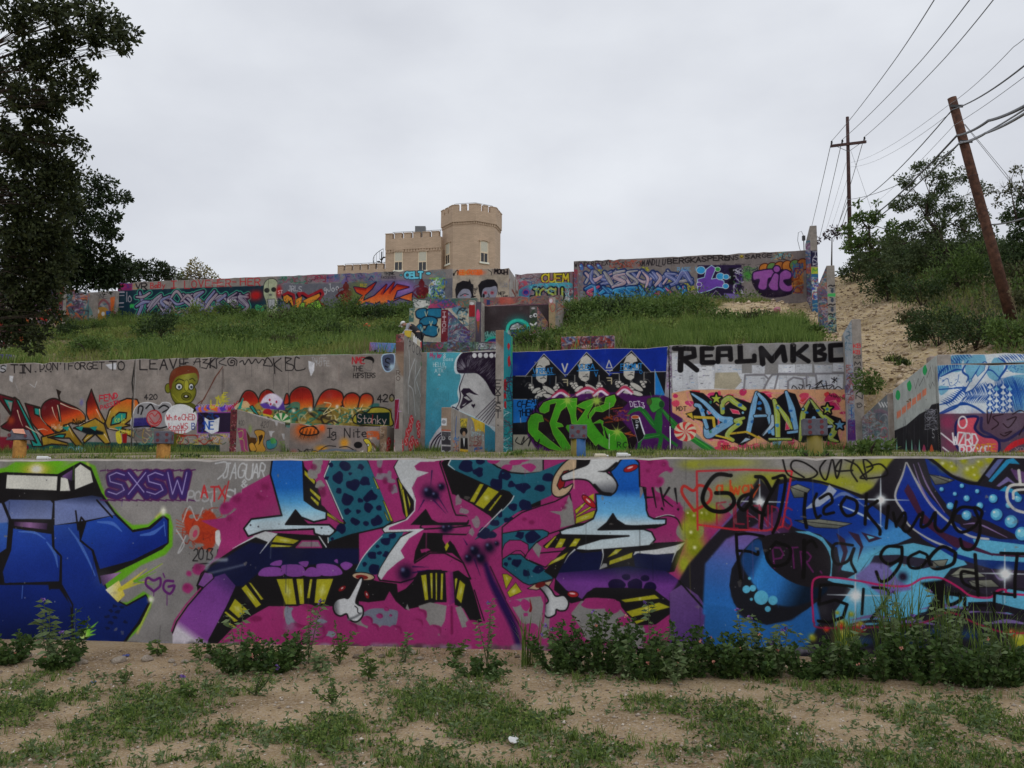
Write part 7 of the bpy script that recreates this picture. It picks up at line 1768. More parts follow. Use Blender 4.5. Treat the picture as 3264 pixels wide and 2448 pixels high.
def dark_wall(c):
 c.Z(1250,820,3.687)
 c.pg(qq('1050,555 1845,540 1845,1100 1050,1100'),(52,44,46))
 c.sp(1470,800,150,(30,110,104),ry=120).sp(1150,930,80,(30,100,96),ry=60)
 c.ln(qq('1345,880 1370,790 1440,745 1520,745 1590,790 1610,870'),(40,160,140),34,sm=1)
 c.pg(qq('1375,855 1400,800 1470,768 1540,800 1565,845'),(168,172,172),sm=0,ol=(20,24,30),ow=9);c.scrawl(1395,790,1550,845,[(60,64,66)],22,lw=4,size=20,seed=3)
 c.tx('MILAN',1075,880,24,40,(120,180,170),6,slope=-.1).tx('CERRAT',1080,920,20,34,(120,180,170),5,slope=-.1)
 c.ln(qq('1060,1040 1130,960 1210,940'),(40,160,140),26,sm=1).pg(qq('1090,1080 1140,980 1230,960 1230,1080'),(40,50,110),sm=1).tx('AL',1365,860,22,60,(160,170,176),8,lean=-.3).pg(qq('1400,880 1480,880 1440,940 1400,930'),(34,40,96))
 c.ln(qq('1050,575 1250,570 1845,550'),(140,90,110),5)
def band_a(c):
 c.Z(1250,820,3.687)
 c.pg(qq('245,490 990,480 990,640 245,620'),(74,92,84))
 c.pg(qq('250,540 300,500 420,510 430,560 330,600 270,590'),(176,176,170),sm=0);c.scrawl(240,500,440,600,[(180,180,176),(30,40,40)],20,lw=8,size=40,seed=2)
 c.pg(qq('430,600 500,530 620,510 760,560 780,600'),(140,50,84),sm=1);c.scrawl(450,500,780,600,[(150,54,90),(40,80,60),(50,60,130)],40,lw=9,size=50,seed=3)
 c.scrawl(780,490,920,600,[(170,70,44),(90,60,60),(60,100,80)],22,lw=9,size=50,seed=4)
 c.pg(qq('620,600 900,590 900,900 700,900'),(150,142,130)).scrawl(720,600,900,800,[(26,26,30),(60,110,130),(170,160,140)],22,lw=16,size=70,seed=6,blobs=4)
gwall('terrace_wall',1316,1521,52.0,953,949,8.5,'terrace wall with white and magenta tags above the teal letters',(110,106,104),DKG,0,71,post=band_a)
gwall('terrace_wall',1304,1408,47.0,982,981,7.5,'terrace wall with teal bubble letters on cream, behind the bending person',(150,146,132),DKG,0,72,post=teal_wall)
def iof(c):
 c.Z(1250,820,3.687);c.pg(qq('560,600 670,600 680,1100 560,1100'),(92,30,38));c.tx('IIOF',590,640,42,52,(176,166,170),8,vert=True,gap=.3)
fin('buttress',1406,1428,42.6,47.0,987,(1514,1066),7.0,'dark red pillar lettered IIOF with a streaked blue and violet flank',iof,lambda c:(c.Z(1250,820,3.687),c.scrawl(655,640,980,1000,[(70,80,110),(120,126,140),(90,40,60),(70,56,130),(60,100,110),(150,150,156),(100,50,70)],120,lw=16,size=100,seed=9,blobs=30)),ppm=45)
fin('buttress',1495,1514,49.0,52.0,957,(1520,975),8.5,'pillar with a dark red upper panel beside the ice cream pillar',lambda c:(c.Z(1250,820,3.687),c.pg(qq('900,560 980,560 980,700 900,700'),(130,34,36)),c.ell(935,543,24,18,(180,180,180)),c.scrawl(900,700,980,1000,DKG,20,lw=9,size=40,seed=4)),None,ppm=45)
fin('buttress',1516,1534,47.2,48.0,962,None,8.0,'narrow pillar painted with a pink ice cream cone',lambda c:(c.Z(1250,820,3.687),c.pg(qq('970,500 1060,500 1060,1100 970,1100'),(70,64,74)),c.ell(1010,690,22,80,(176,60,96),so=2),c.pg(qq('992,750 1030,750 1012,900'),(120,70,44))),None,ppm=45)
gwall('terrace_wall',1534,1750,48.0,973,967,7.5,'dark brown wall panel with a turquoise arch and a white half disc',(52,44,46),DKG,0,73,post=dark_wall)
def band_d(c):
 c.Z(1250,820,3.687);c.scrawl(1000,440,2100,580,[(90,60,60),(150,80,60),(110,84,80),(50,60,90),(130,60,70),(100,110,100)],120,lw=14,size=60,seed=5,blobs=26);c.sp(1290,510,70,(150,70,60)).sp(1380,510,70,(150,80,70));c.pg(qq('1110,500 1150,500 1150,560 1110,560'),(40,50,90))
gwall('terrace_wall',1530,1792,52.0,948,940,9.0,'terrace wall with a muddle of red and brown tags above the dark brown panel',(100,84,80),DKG,0,74,post=band_d)
def eyes(c):
 c.Z(1250,820,3.687)
 c.pg(qq('1600,570 1710,570 1710,900 1600,900'),(70,68,66))
 c.pg(qq('1615,680 1660,600 1700,680 1700,840 1620,840'),(44,56,44),sm=0)
 for(x,y,r)in((1630,695,20),(1678,680,28)):c.ell(x,y,r,r,(190,192,192),ol=BLK,ow=5).ell(x+4,y+2,r*.35,r*.45,BLK)
 c.ln(qq('1625,780 1660,800 1690,770'),(186,186,186),18,sm=1).ell(1655,600,22,12,(150,146,150));c.ln(qq('1640,900 1670,860 1690,890'),(160,80,70),9)
fin('buttress',1688,1712,43.8,48.0,976,(1766,1050),7.5,'narrow pillar painted with big white cartoon eyes above the bushes',eyes,lambda c:(c.Z(1250,820,3.687),c.scrawl(1700,580,1920,860,[(90,70,110),(130,90,60),(60,60,66),(150,140,90),(150,80,80)],50,lw=12,size=70,seed=11,blobs=14)),ppm=45)
fin('buttress',1749,1770,47.0,52.0,948,(1812,985),7.5,'tan pillar with a painted cone outline at the right of the dark brown panel',lambda c:(c.Z(1250,820,3.687),c.pg(qq('1835,540 1925,540 1925,880 1835,880'),(134,118,90)),c.ln(qq('1850,570 1890,545 1915,590 1880,640 1850,570'),(150,60,60),7,sm=1),c.ell(1865,510,22,30,(176,170,176),ol=(150,60,60),ow=5)),lambda c:(c.Z(1250,820,3.687),c.scrawl(1920,440,2090,700,[(150,100,60),(120,60,50),(60,90,90)],40,lw=10,size=60,seed=13)),ppm=45)
def strip(c):
 c.Z(1200,1030,3.686);c.scrawl(480,200,1400,330,[(50,50,80),(150,50,90),(60,90,110),(110,130,150),(90,60,50),(40,40,46),(60,90,60)],110,lw=12,size=60,seed=15,blobs=30)
 c.scrawl(1170,240,1400,300,[(180,186,186),(60,80,80)],30,lw=7,size=30,seed=16)
gwall('terrace_wall',1318,1580,40.0,1088,1089,6.0,'low painted kerb wall just above the turquoise panel',(70,62,70),DKG,0,75,post=strip,cat='low wall')
def strip2(c):
 c.Z(1200,1030,3.686);c.pg(qq('-100,200 230,210 230,400 -100,400'),[(-80,240,(150,60,90)),(-20,260,(90,90,140)),(220,260,(60,110,150))]);c.scrawl(-70,230,220,350,[(110,110,160),(70,130,170),(130,100,150)],60,lw=8,size=40,seed=18);c.ell(-18,330,16,18,BLK)
gwall('terrace_wall',1177,1262,38.2,1091,1094,6.0,'small low wall painted blue and violet left of the white streaked buttress',(90,90,130),DKG,0,76,post=strip2,cat='low wall')
def strip3(c):
 c.Z(1600,1050,3.687);c.scrawl(680,60,1330,220,[(140,44,36),(60,40,60),(160,60,40),(150,150,154),(40,30,44),(50,70,110)],120,lw=16,size=50,seed=20,blobs=40);
 for k in range(5):c.pg([(1000,225),(1000+70*math.cos(3.4+.5*k),225+46*math.sin(3.4+.5*k)),(1000+70*math.cos(3.65+.5*k),225+46*math.sin(3.65+.5*k))],(190,170,160))
gwall('terrace_wall',1788,1958,37.3,1074,1069,6.3,'low red and black painted wall half hidden in green on the slope',(110,44,40),DKG,0,77,post=strip3,cat='low wall')
gwall('concrete_wall',279,372,63.6,932,927,10.5,'grey wall with an orange painted face left of the I LOVE HER wall',(116,110,106),DKG,10,80,size=.8,post=lambda c:(c.Z(0,550,2.633),c.pg(qq('800,1150 880,1130 930,1200 900,1260 800,1250'),(150,110,50),sm=1),c.ell(820,1165,14,20,(180,180,176)),c.ell(865,1185,14,18,(180,180,176)),c.tx('ZONE',770,1025,26,30,(70,64,62),4),c.pg(qq('925,1050 965,1040 955,1170 930,1160'),(176,84,40),so=4),c.pg(qq('890,1160 930,1165 920,1250 890,1240'),(30,70,130)),c.scrawl(700,1120,800,1260,[(140,60,70),(180,180,184),(40,44,60)],26,lw=8,size=40,seed=4)))
fin('buttress',196,204,59.5,63.6,912,(279,933),10.0,'side wall with smoky purple and black tags at the far left of the slope',None,lambda c:(c.Z(0,550,2.633),c.scrawl(530,1000,740,1280,[(60,110,110),(40,40,48),(90,60,90),(140,136,150),(180,90,50),(60,50,60)],70,lw=13,size=70,seed=22,blobs=20),c.sp(600,1280,60,(180,80,40))),ppm=40)
gwall('concrete_wall',-60,204,57.5,925,914,9.0,'far left wall with orange flame paint glimpsed through the oak leaves',(116,106,102),[(180,80,40),(150,40,34),(120,130,60),(60,60,90),(160,150,150),(90,60,90)],120,82,size=1.0,lw=.22)
gwall('low_wall',-60,92,47.5,1012,1006,6.0,'red painted wall low at the left edge behind hanging leaves',(120,50,40),[(170,60,36),(140,30,30),(180,110,60),(70,40,40)],60,83,size=.9,lw=.2)
gwall('concrete_block',-20,20,41.5,1052,1050,6.5,'small block with red and white lettering at the left edge',(160,150,150),[(150,30,40),(180,176,176),(40,30,34)],18,84,cat='block')
gwall('concrete_block',-30,36,38.5,1128,1130,6.5,'low block with a violet tag just above the long grey wall, left edge',(110,104,100),[(80,70,130),(60,56,110)],14,85,cat='block')


# vegetation
G=np.random.default_rng(99)
def unit(v):return v/(np.linalg.norm(v,axis=-1,keepdims=True)+1e-9)
def leaf_mesh(name,P,D,L,Wd,mat,curl=.25):
 """one folded diamond per leaf. P base points, D directions, L lengths, Wd widths"""
 n=len(P)
 D=unit(D)
 R=G.normal(size=(n,3));R[:,2]*=.4
 S=unit(np.cross(D,R));N=np.cross(S,D)
 L=np.broadcast_to(np.asarray(L,float),(n,))[:,None];Wd=np.broadcast_to(np.asarray(Wd,float),(n,))[:,None]
 mid=P+D*L*.45+N*L*curl*.35
 V=np.stack([P,mid+S*Wd*.5+N*Wd*.12,P+D*L-N*L*curl*.2,mid-S*Wd*.5+N*Wd*.12],1).reshape(-1,3)
 F=np.arange(n*4).reshape(n,4)
 return mesh_np(name,V,F,mat)
def blade_mesh(name,P,H,lean,wd,mat,seg=2):
 """tapering grass blades, seg 1 = one triangle, seg 2 = bent"""
 n=len(P)
 a=G.uniform(0,2*math.pi,n);la=G.uniform(0,2*math.pi,n)
 S=np.stack([np.cos(a),np.sin(a),0*a],1)*(np.broadcast_to(wd,(n,))[:,None])*.5
 Ld=np.stack([np.cos(la),np.sin(la),0*la],1)*(np.broadcast_to(lean,(n,))*H)[:,None]
 up=np.array([0,0,1.0])
 if seg==1:
  V=np.stack([P-S,P+S,P+up*H[:,None]+Ld],1).reshape(-1,3)
  return mesh_np(name,V,np.arange(n*3).reshape(n,3),mat,nper=3)
 M1=P+up*(H*.55)[:,None]+Ld*.3
 T=P+up*(H*(1-.3*np.broadcast_to(lean,(n,))))[:,None]+Ld
 V=np.stack([P-S,P+S,M1+S*.8,M1-S*.8,T+S*.08,T-S*.08],1).reshape(-1,3)
 o=(np.arange(n)*6)[:,None]
 F=np.concatenate([o+np.array([0,1,2,3]),o+np.array([3,2,4,5])],1).reshape(-1,4)
 return mesh_np(name,V,F,mat)
def clump_points(n,c,r,fl=(1,1,.8),nsub=7,shell=.55,rng=G):
 """points in an irregular mass made of lobes, thicker towards its skin"""
 c=np.asarray(c,float)
 sub=unit(rng.normal(size=(nsub,3)))*rng.uniform(.15,.7 if nsub<14 else .9,(nsub,1))*r
 k=rng.integers(0,nsub,n)
 rr=r*rng.uniform(.35,.6,nsub)*(8/max(nsub,8))**.45
 d=unit(rng.normal(size=(n,3)))
 rad=rr[k]*(shell+(1-shell)*rng.random(n))**.6
 P=sub[k]+d*rad[:,None]
 return c+P*np.array(fl),unit(sub[k]+d*rad[:,None]*1.2)
ML={'oak':mat_leaf('oak_leaf',(.018,.028,.012),(.085,.105,.038),trans=.3),'oak2':mat_leaf('dark_oak_leaf',(.014,.026,.010),(.042,.066,.022),trans=.15),'bush':mat_leaf('bush_leaf',(.050,.098,.020),(.155,.235,.058)),'dark':mat_leaf('dark_bush_leaf',(.022,.044,.014),(.070,.112,.034),trans=.15),'bright':mat_leaf('bright_leaf',(.105,.165,.028),(.270,.350,.090)),'olive':mat_leaf('olive_leaf',(.060,.070,.028),(.130,.135,.060)),'yellow':mat_leaf('yellow_leaf',(.16,.14,.045),(.30,.26,.11)),'purple':mat_leaf('plum_leaf',(.030,.018,.022),(.075,.038,.045)),'mesq':mat_leaf('mesquite_leaf',(.040,.066,.024),(.125,.165,.066)),'lant':mat_leaf('lantana_leaf',(.028,.064,.014),(.098,.165,.042),trans=.25),'shade':mat_leaf('silver_leaf',(.095,.145,.055),(.220,.290,.130),trans=.25),'grass':mat_leaf('grass_blade',(.095,.130,.022),(.330,.350,.100),trans=.3),'dgrass':mat_leaf('long_grass_blade',(.065,.130,.020),(.230,.320,.075),trans=.3),'dry':mat_leaf('dry_grass_blade',(.17,.13,.07),(.34,.28,.16),trans=.2),'reed':mat_leaf('reed_blade',(.035,.065,.025),(.095,.140,.055),trans=.2),}
M_bark=mat_noise('bark',(.035,.026,.020),(.085,.065,.050),scale=8,bump=.8,dist=.03)
M_stem=mat_plain('green_stem',(.07,.09,.035),.7)
M_twig=mat_plain('dead_twig',(.20,.17,.14),.9)
def px2m(y):return y/2929.0
def tree(name,label,y0,clumps,trunk,mat,leafL,dens,cat='tree',group=None,limb=True,fl=(1,1,.8),nsub=8,trunk_r=.25,shell=.5):
 """trunk: list of world points (base first). branches run from the trunk to every clump"""
 base=np.asarray(trunk[0],float)
 root=empty(name,base)
 tag(root,label,cat,group)
 Ps,Ds=[],[]
 mb=MB()
 mb.tube([np.asarray(p)-base for p in trunk],list(np.linspace(trunk_r,trunk_r*.45,len(trunk))),10)
 tops=[np.asarray(p,float)for p in trunk]
 rg=np.random.default_rng(len(clumps)*7+int(abs(base[0])*10))
 for(px,py,rp,dy)in clumps:
  c=at_y(px,py,y0+dy);r=rp*px2m(y0+dy)
  n=int(5*dens*r*r/(leafL*leafL))
  P,D=clump_points(n,c,r,fl,nsub,shell,rg)
  D=D+rg.normal(size=D.shape)*.7;D[:,2]-=.25
  Ps.append(P-base);Ds.append(D)
  if limb:
   a=min(tops,key=lambda t:np.linalg.norm(t-c)+(0 if t[2]<c[2]+1 else 2))
   m1=a*.6+c*.4+rg.normal(size=3)*r*.25+np.array([0,0,r*.3]);m2=a*.25+c*.75+rg.normal(size=3)*r*.2
   w=max(.02,min(trunk_r*.5,r*.05))
   mb.tube([a-base,m1-base,m2-base,c-base],[w,w*.7,w*.5,w*.25],6)
   for _ in range(5):
    e=c+unit(rg.normal(size=3))*r*.85*np.array(fl)
    mid=(m2+e)/2+rg.normal(size=3)*r*.1
    mb.tube([m2-base,mid-base,e-base],[w*.35,w*.22,w*.08],4,cap=False)
 mb.build('trunk',M_bark,root,smooth=True)
 P=np.vstack(Ps);D=np.vstack(Ds)
 L=leafL*rg.uniform(.6,1.25,len(P))
 link('crown',leaf_mesh('crown',P,D,L,L*.55,mat),root)
 return root
bo=np.array([-18.5,21.5,2.3])
tk=[bo,bo+(.2,.6,3.2),bo+(.6,1.2,6.0),bo+(1.2,2.0,9.0)]
tree('oak_tree','big dark live oak hanging into the left edge of the picture',25,[(30,60,120,-3),(160,30,110,-3),(280,40,100,-2),(350,60,84,-2),(415,110,46,-2),(390,150,40,-2),(230,120,60,-2),(80,160,100,-2),(150,230,80,-2),(215,245,66,-2),(280,265,50,-2),(250,315,46,-2),(190,300,60,-2),(60,300,70,-2),(20,420,90,-1),(110,400,60,-1),(170,430,60,-1),(235,440,44,-1),(262,480,30,-1),(80,500,90,0),(180,520,70,0),(245,540,40,0),(30,620,110,0),(140,620,100,0),(215,650,60,0),(60,740,120,0),(160,760,100,1),(40,870,120,1),(150,870,100,1),(60,970,100,1),(150,960,66,1),(10,230,110,-1),(110,330,90,-1),(200,150,90,-2),(320,120,80,-2),(60,470,110,0),(150,330,70,-1),(110,560,120,0),(200,590,70,0),(90,690,120,0),(190,720,70,1),(110,800,120,1),(200,840,60,1),(100,920,110,1),(30,1000,100,1),(60,1050,70,1),(125,1060,56,1),(185,1010,36,1),(110,1110,34,1),(20,1080,40,1)],tk,ML['oak'],.14,4.6,nsub=18,shell=.2,trunk_r=.42)
g0=ground_hit(215,985)
b2=W(g0[0]-1.5,57,float(hz(g0[0]-1.5,57)))
tree('oak_tree','rounded dark oak behind the overhanging one, its crown reaching over the upper left wall',58,[(330,585,50,0),(375,630,46,0),(300,620,66,0),(360,690,40,0),(310,720,60,0),(250,690,80,1),(270,790,84,1),(210,800,90,1),(310,850,70,2),(250,890,70,2),(170,880,80,1),(340,800,40,1),(360,865,46,2),(130,760,90,0),(230,640,80,0),(200,560,70,0),(345,740,50,0),(290,860,90,2),(400,880,50,3),(380,830,44,2),(330,910,60,3)],[b2,b2+(.2,0,3),b2+(.5,0,6)],ML['oak2'],.26,4.6,trunk_r=.4)
b3=W(-27,92,18.0)
tree('dark_tree','dark tree just above the left end of the I LOVE HER wall',92,[(400,850,46,0),(450,855,46,0),(500,860,50,0),(430,885,40,0),(480,890,40,0),(530,875,34,0),(350,880,50,0)],[b3,b3+(2,0,4)],ML['oak2'],.30,4.5,trunk_r=.35)
b4=at_y(640,930,118)
tree('yellow_tree','pale yellowish tree standing behind the upper left wall',118,[(620,850,36,0),(650,862,34,0),(590,870,28,0),(680,880,24,0),(610,885,30,0),(650,890,26,0)],[b4,(b4+at_y(630,860,118))/2],ML['yellow'],.34,1.9,trunk_r=.25)
tree('small_tree','small green tree in front of the yellowish one',112,[(568,880,22,0),(590,895,20,0),(680,900,18,0),(545,890,14,0)],[at_y(575,935,112),at_y(575,900,112)],ML['bush'],.3,4,trunk_r=.15)
b5=at_y(3060,1000,50)
tree('mesquite_tree','airy fine leaved mesquite with dark forked limbs behind the leaning pole',50,[(2890,580,44,0),(2945,540,42,0),(3010,510,34,0),(3075,560,40,1),(3120,600,34,1),(2870,650,48,0),(2940,640,52,0),(3020,600,50,0),(3060,660,56,0),(3120,680,40,1),(2900,720,60,0),(2990,720,66,0),(3090,740,60,1),(2850,770,50,0),(2950,790,60,0),(3050,800,66,0),(3140,790,50,1),(2985,560,40,0),(2920,820,60,0),(3010,840,70,0),(3090,860,70,0),(2860,840,60,0),(2980,660,60,1)],[b5,at_y(3030,840,50),at_y(2990,740,50),at_y(2950,690,50)],ML['mesq'],.15,3.6,trunk_r=.2,nsub=14,shell=.15)
b6=at_y(2780,900,62)
tree('hackberry_tree','fresh green small tree at the foot of the cross armed pole',62,[(2745,700,40,0),(2795,690,38,0),(2700,735,30,0),(2840,730,40,0),(2760,760,50,0),(2820,780,50,0),(2715,790,44,0),(2735,650,14,0),(2795,645,12,0),(2860,800,50,0),(2780,830,60,0)],[b6,at_y(2775,800,62),at_y(2770,730,62)],ML['bush'],.26,5.0,trunk_r=.16)
b7=at_y(3000,960,58)
tree('dark_tree','dark tree mass filling the gap behind the mesquite',57,[(2840,810,60,0),(2900,790,60,0),(2960,760,56,1),(3020,780,60,0),(3080,780,60,1),(3140,760,60,0),(3190,790,60,0),(2890,850,60,0),(2980,850,70,0),(3080,860,70,0),(3170,860,70,0),(2800,850,50,0),(2740,830,40,0),(3100,700,44,2)],[b7,at_y(3000,860,58)],ML['mesq'],.22,3.2,trunk_r=.3)
tree('plum_shrub','small plum coloured shrub left of the cross armed pole',70,[(2660,735,22,0),(2635,752,18,0),(2680,750,18,0),(2605,765,16,0),(2690,720,12,0)],[at_y(2650,900,70),at_y(2652,760,70)],ML['purple'],.22,2.6,cat='shrub',trunk_r=.08)
tree('cedar_tree','almost black cedar at the right edge behind the leaning pole',44,[(3235,680,50,0),(3250,740,60,0),(3230,800,60,0),(3264,620,40,0),(3180,850,50,0),(3290,700,80,0),(3300,820,80,0)],[at_y(3270,980,44),at_y(3270,800,44),at_y(3275,680,44)],ML['dark'],.16,4.4,trunk_r=.2)
tree('elm_branch_tree','yellow green leafy tree leaning in at the right edge above the cedar',38,[(3150,605,24,0),(3195,615,26,0),(3230,600,26,0),(3255,540,24,0),(3262,590,30,0),(3215,590,16,0),(3175,650,20,0)],[at_y(3330,900,38),at_y(3310,700,38),at_y(3270,620,38)],ML['olive'],.14,2.0,trunk_r=.12)
tree('bare_shrub','leafless grey twiggy bush in front of the sky at the right edge',39,[(3210,560,34,0),(3235,525,24,0),(3190,590,22,0)],[at_y(3240,700,39),at_y(3225,620,39)],ML['dry'],.03,.06,cat='shrub',trunk_r=.05)
def bush(name,label,px,pyb,wp,hp,mat='bush',leafL=.16,dens=3.2,cat='bush',group=None,hit=None,blades=0,bl_h=1.2,lift=.15,bmat='dgrass'):
 s,d,z=hit or ground_hit(px,pyb,8.0)
 if pyb==1462:s,d,z=S_(px,13.6,1440),13.6,2.02
 y=float(W(s,d,z)[1])
 w=wp*px2m(y)/2*1.12;h=hp*px2m(y)*(1.3 if pyb<1300 else 1.1)
 root=empty(name,W(s,d,z-.1))
 tag(root,label,cat,group)
 k=max(3,int(w/max(h*.35,.2))+2)
 Ps,Ds=[],[]
 for i in range(k):
  t=(i+.5)/k*2-1
  r=h*.5*(1-.35*t*t)*G.uniform(.75,1.1)
  c=US*(t*w*.8)+ND*G.uniform(-.3,.3)*w*.5+np.array([0,0,r*.75+lift*h])
  n=int(4*dens*r*r/(leafL*leafL))+60
  n=min(n,9000)
  P,D=clump_points(n,c,r*1.15,(1.15,.9,.95),7,.4)
  Ps.append(P);Ds.append(D+G.normal(size=D.shape)*.6+np.array([0,0,.3]))
 P=np.vstack(Ps);D=np.vstack(Ds)
 ok=P[:,2]>-.05;P,D=P[ok],D[ok]
 L=leafL*G.uniform(.6,1.3,len(P))
 link('foliage',leaf_mesh('foliage',P,D,L,L*.5,ML[mat]),root)
 mb=MB()
 for i in range(6):
  a=G.uniform(0,6.28);q=np.array([math.cos(a)*w*.6,math.sin(a)*w*.4,h*G.uniform(.5,.8)])
  mb.tube([(0,0,0),q*.5+(0,0,.1*h),q],[.03,.02,.008],5)
 mb.build('stems',M_bark,root)
 if blades:
  Pb=np.stack([G.uniform(-w,w,blades),G.uniform(-w*.5,w*.5,blades),np.zeros(blades)],1)
  tag(link('blades',blade_mesh('blades',Pb,G.uniform(.5,1,blades)*bl_h,G.uniform(.1,.5,blades),.035,ML[bmat]),root),kind='stuff')
 return root
GL_,GM,GR_='bushes on the left grass slope','bushes on the middle slope','scrub on the right hand hill'
B_LIST=[('bush','dense green bush in the left slope just above the DON\'T FORGET wall text',283,1128,130,56,'bush',.14,GL_),('bush','taller dark bush near the left end of the slope, by a teal stone',508,1085,110,90,'dark',.16,GL_),('bush','small bush below the hash sign of the upper left wall',380,1032,100,40,'bush',.16,GL_),('bush','wide bright bush under the white loops of the lilac piece',635,1035,150,60,'bright',.17,GL_),('bush','bush below the right half of the lilac piece',720,1018,90,50,'bush',.17,GL_),('bush','bush at the foot of the pale toothy mask',800,1020,80,34,'bush',.17,GL_),('bush','bush under the VAZ letters',900,1030,110,40,'olive',.17,GL_),('bush','low leafy bush between VAZ and the first dark red figure',1010,1040,120,54,'bush',.17,GL_),('bush','tall leafy bush hiding the feet of the first dark red figure',1105,1025,110,74,'bush',.17,GL_),('bush','dark bush at the base of the orange zigzag piece',1190,1030,120,64,'dark',.17,GL_),('bush','bush below the second dark red figure',1270,1018,90,50,'bush',.17,GL_),('bush','broad bush in the middle of the left slope, right of the red stone',1230,1085,130,60,'bush',.15,GL_),('bush','dark hollow bush left of the red stone on the slope',1075,1080,120,50,'dark',.15,GL_),('bush','pale green weed mound halfway down the left slope',700,1080,130,36,'olive',.14,GL_),('bush','small round bush between the oak leaves and the teal stone',310,1062,80,40,'bush',.15,GL_),('bush','flat weedy bush above the LEAVE wall panel',560,1110,120,30,'bright',.13,GL_),('bush','weedy bush above the KBC letters',900,1105,120,34,'olive',.13,GL_),('bush','bush right under the hanging oak leaves',225,1080,90,50,'dark',.15,GL_),('bush','big leafy bush directly right of the turquoise buttress',1700,1118,130,66,'bush',.15,GM),('bush','small bush at the foot of the cartoon eyes pillar',1770,1085,80,36,'bush',.15,GM),('bush','bright little bush at the left end of the low red painted wall',1785,1112,60,30,'bright',.15,GM),('bush','dark bush left below the big blue wildstyle piece',1850,1030,150,80,'bush',.17,GM),('bush','dense dark bush under the middle of the blue wildstyle piece',1960,1020,130,70,'dark',.17,GM),('bush','bush under the right end of the blue wildstyle piece',2080,1020,150,64,'bush',.17,GM),('bush','leafy bush below the purple blue painted figure',2210,1015,150,64,'bush',.17,GM),('bush','round bush against the wall between the purple figure and TIC',2375,955,80,60,'bush',.17,GM),('bush','small bush under the letter I of TIC',2472,960,60,36,'dark',.17,GM),('bush','little bush at the foot of the tallest buttress',2540,950,50,34,'bush',.17,GM),('bush','bush left of the pink painted stump on bare earth',2300,1040,150,60,'bush',.15,GM),('bush','weedy bush below the pink painted stump',2420,1050,110,60,'olive',.15,GM),('bush','upright green bush left of the middle buttress',2590,1085,60,60,'bush',.14,GM),('bush','bush tucked behind the REAL letters on the slope',2130,1068,170,50,'bright',.14,GM),('bush','spreading weeds on the slope right of the low red painted wall',2040,1085,120,40,'bright',.13,GM),('bush','greyish weed bush at the top of the dirt path',2730,900,100,60,'mesq',.2,GR_),('bush','grey green bush on the path edge below the reeds',2690,860,80,40,'mesq',.2,GR_),('bush','dark rounded bush at the right side of the dirt path',2830,960,130,90,'dark',.16,GR_),('bush','wide dark bush below the mesquite, right of the path',2940,975,170,90,'dark',.15,GR_),('bush','big dark green bush left of the leaning pole',3060,930,200,120,'bush',.15,GR_),('bush','dark bush mass above the big green bush, under the mesquite',2960,880,180,90,'dark',.17,GR_),('bush','yellowish shrub in front of the reeds',2790,880,90,90,'olive',.2,GR_),('bush','bush under the mesquite trunk',3110,850,150,80,'dark',.17,GR_),('bush','large dark juniper bush above the blue and white wall',2990,1105,180,110,'dark',.12,GR_),('bush','dark bush in the middle above the blue and white wall',3110,1110,160,110,'dark',.12,GR_),('bush','dark bush at the right edge above the blue and white wall',3230,1110,120,90,'bush',.12,GR_),('bush','dark scrub at the right of the leaning pole foot',3250,1010,90,90,'olive',.13,GR_),('bush','olive shrub right behind the leaning pole',3240,930,90,100,'olive',.15,GR_),('bush','dark undergrowth below the cedar',3200,870,130,90,'dark',.15,GR_),('bush','small bush above the corner of the right hand walls',2935,1085,70,60,'dark',.12,GR_),('bush','tiny bush in the bare earth beside the pale retaining wall',2880,1165,50,24,'dark',.1,GR_),('bush','brown and green weeds along the lower dirt bank',2850,1150,60,20,'olive',.1,GR_),('bush','patch of scrub right of the dirt path near its middle',2900,1030,90,40,'olive',.14,GR_),('bush','leafy bush at the base of the far retaining wall',2768,1452,130,76,'bush',.11,'bushes on the terrace'),('bush','tall weedy bush beside the last buttress, against the retaining wall',2778,1400,44,76,'bush',.12,'bushes on the terrace'),('bush','low bush around the foot of the six pipped block',2600,1462,130,44,'bush',.06,'bushes on the terrace'),('bush','low bush at the foot of the DEANO piece',2520,1452,120,30,'bush',.09,'bushes on the terrace'),('bush','thin weeds below the green arm of the painted mantis',2060,1450,70,26,'bush',.08,'bushes on the terrace'),('bush','weeds at the base of the green letters',1960,1452,110,26,'bush',.08,'bushes on the terrace'),('bush','low weeds left of the two pipped post, under the white disc',610,1458,110,22,'dark',.08,'bushes on the terrace'),('bush','low weeds between the two left dice posts',300,1460,160,20,'dark',.08,'bushes on the terrace'),('bush','weeds at the base of the turquoise buttress',1640,1452,60,24,'bush',.08,'bushes on the terrace'),]
for(nm,lab,px,py,w_,h_,mt,lf,grp)in B_LIST:
 bush(nm,lab,px,py,w_,h_,mt,lf,3.4,group=grp,blades=40 if grp!=GR_ else 24,bl_h=.5 if py<1300 else .25)
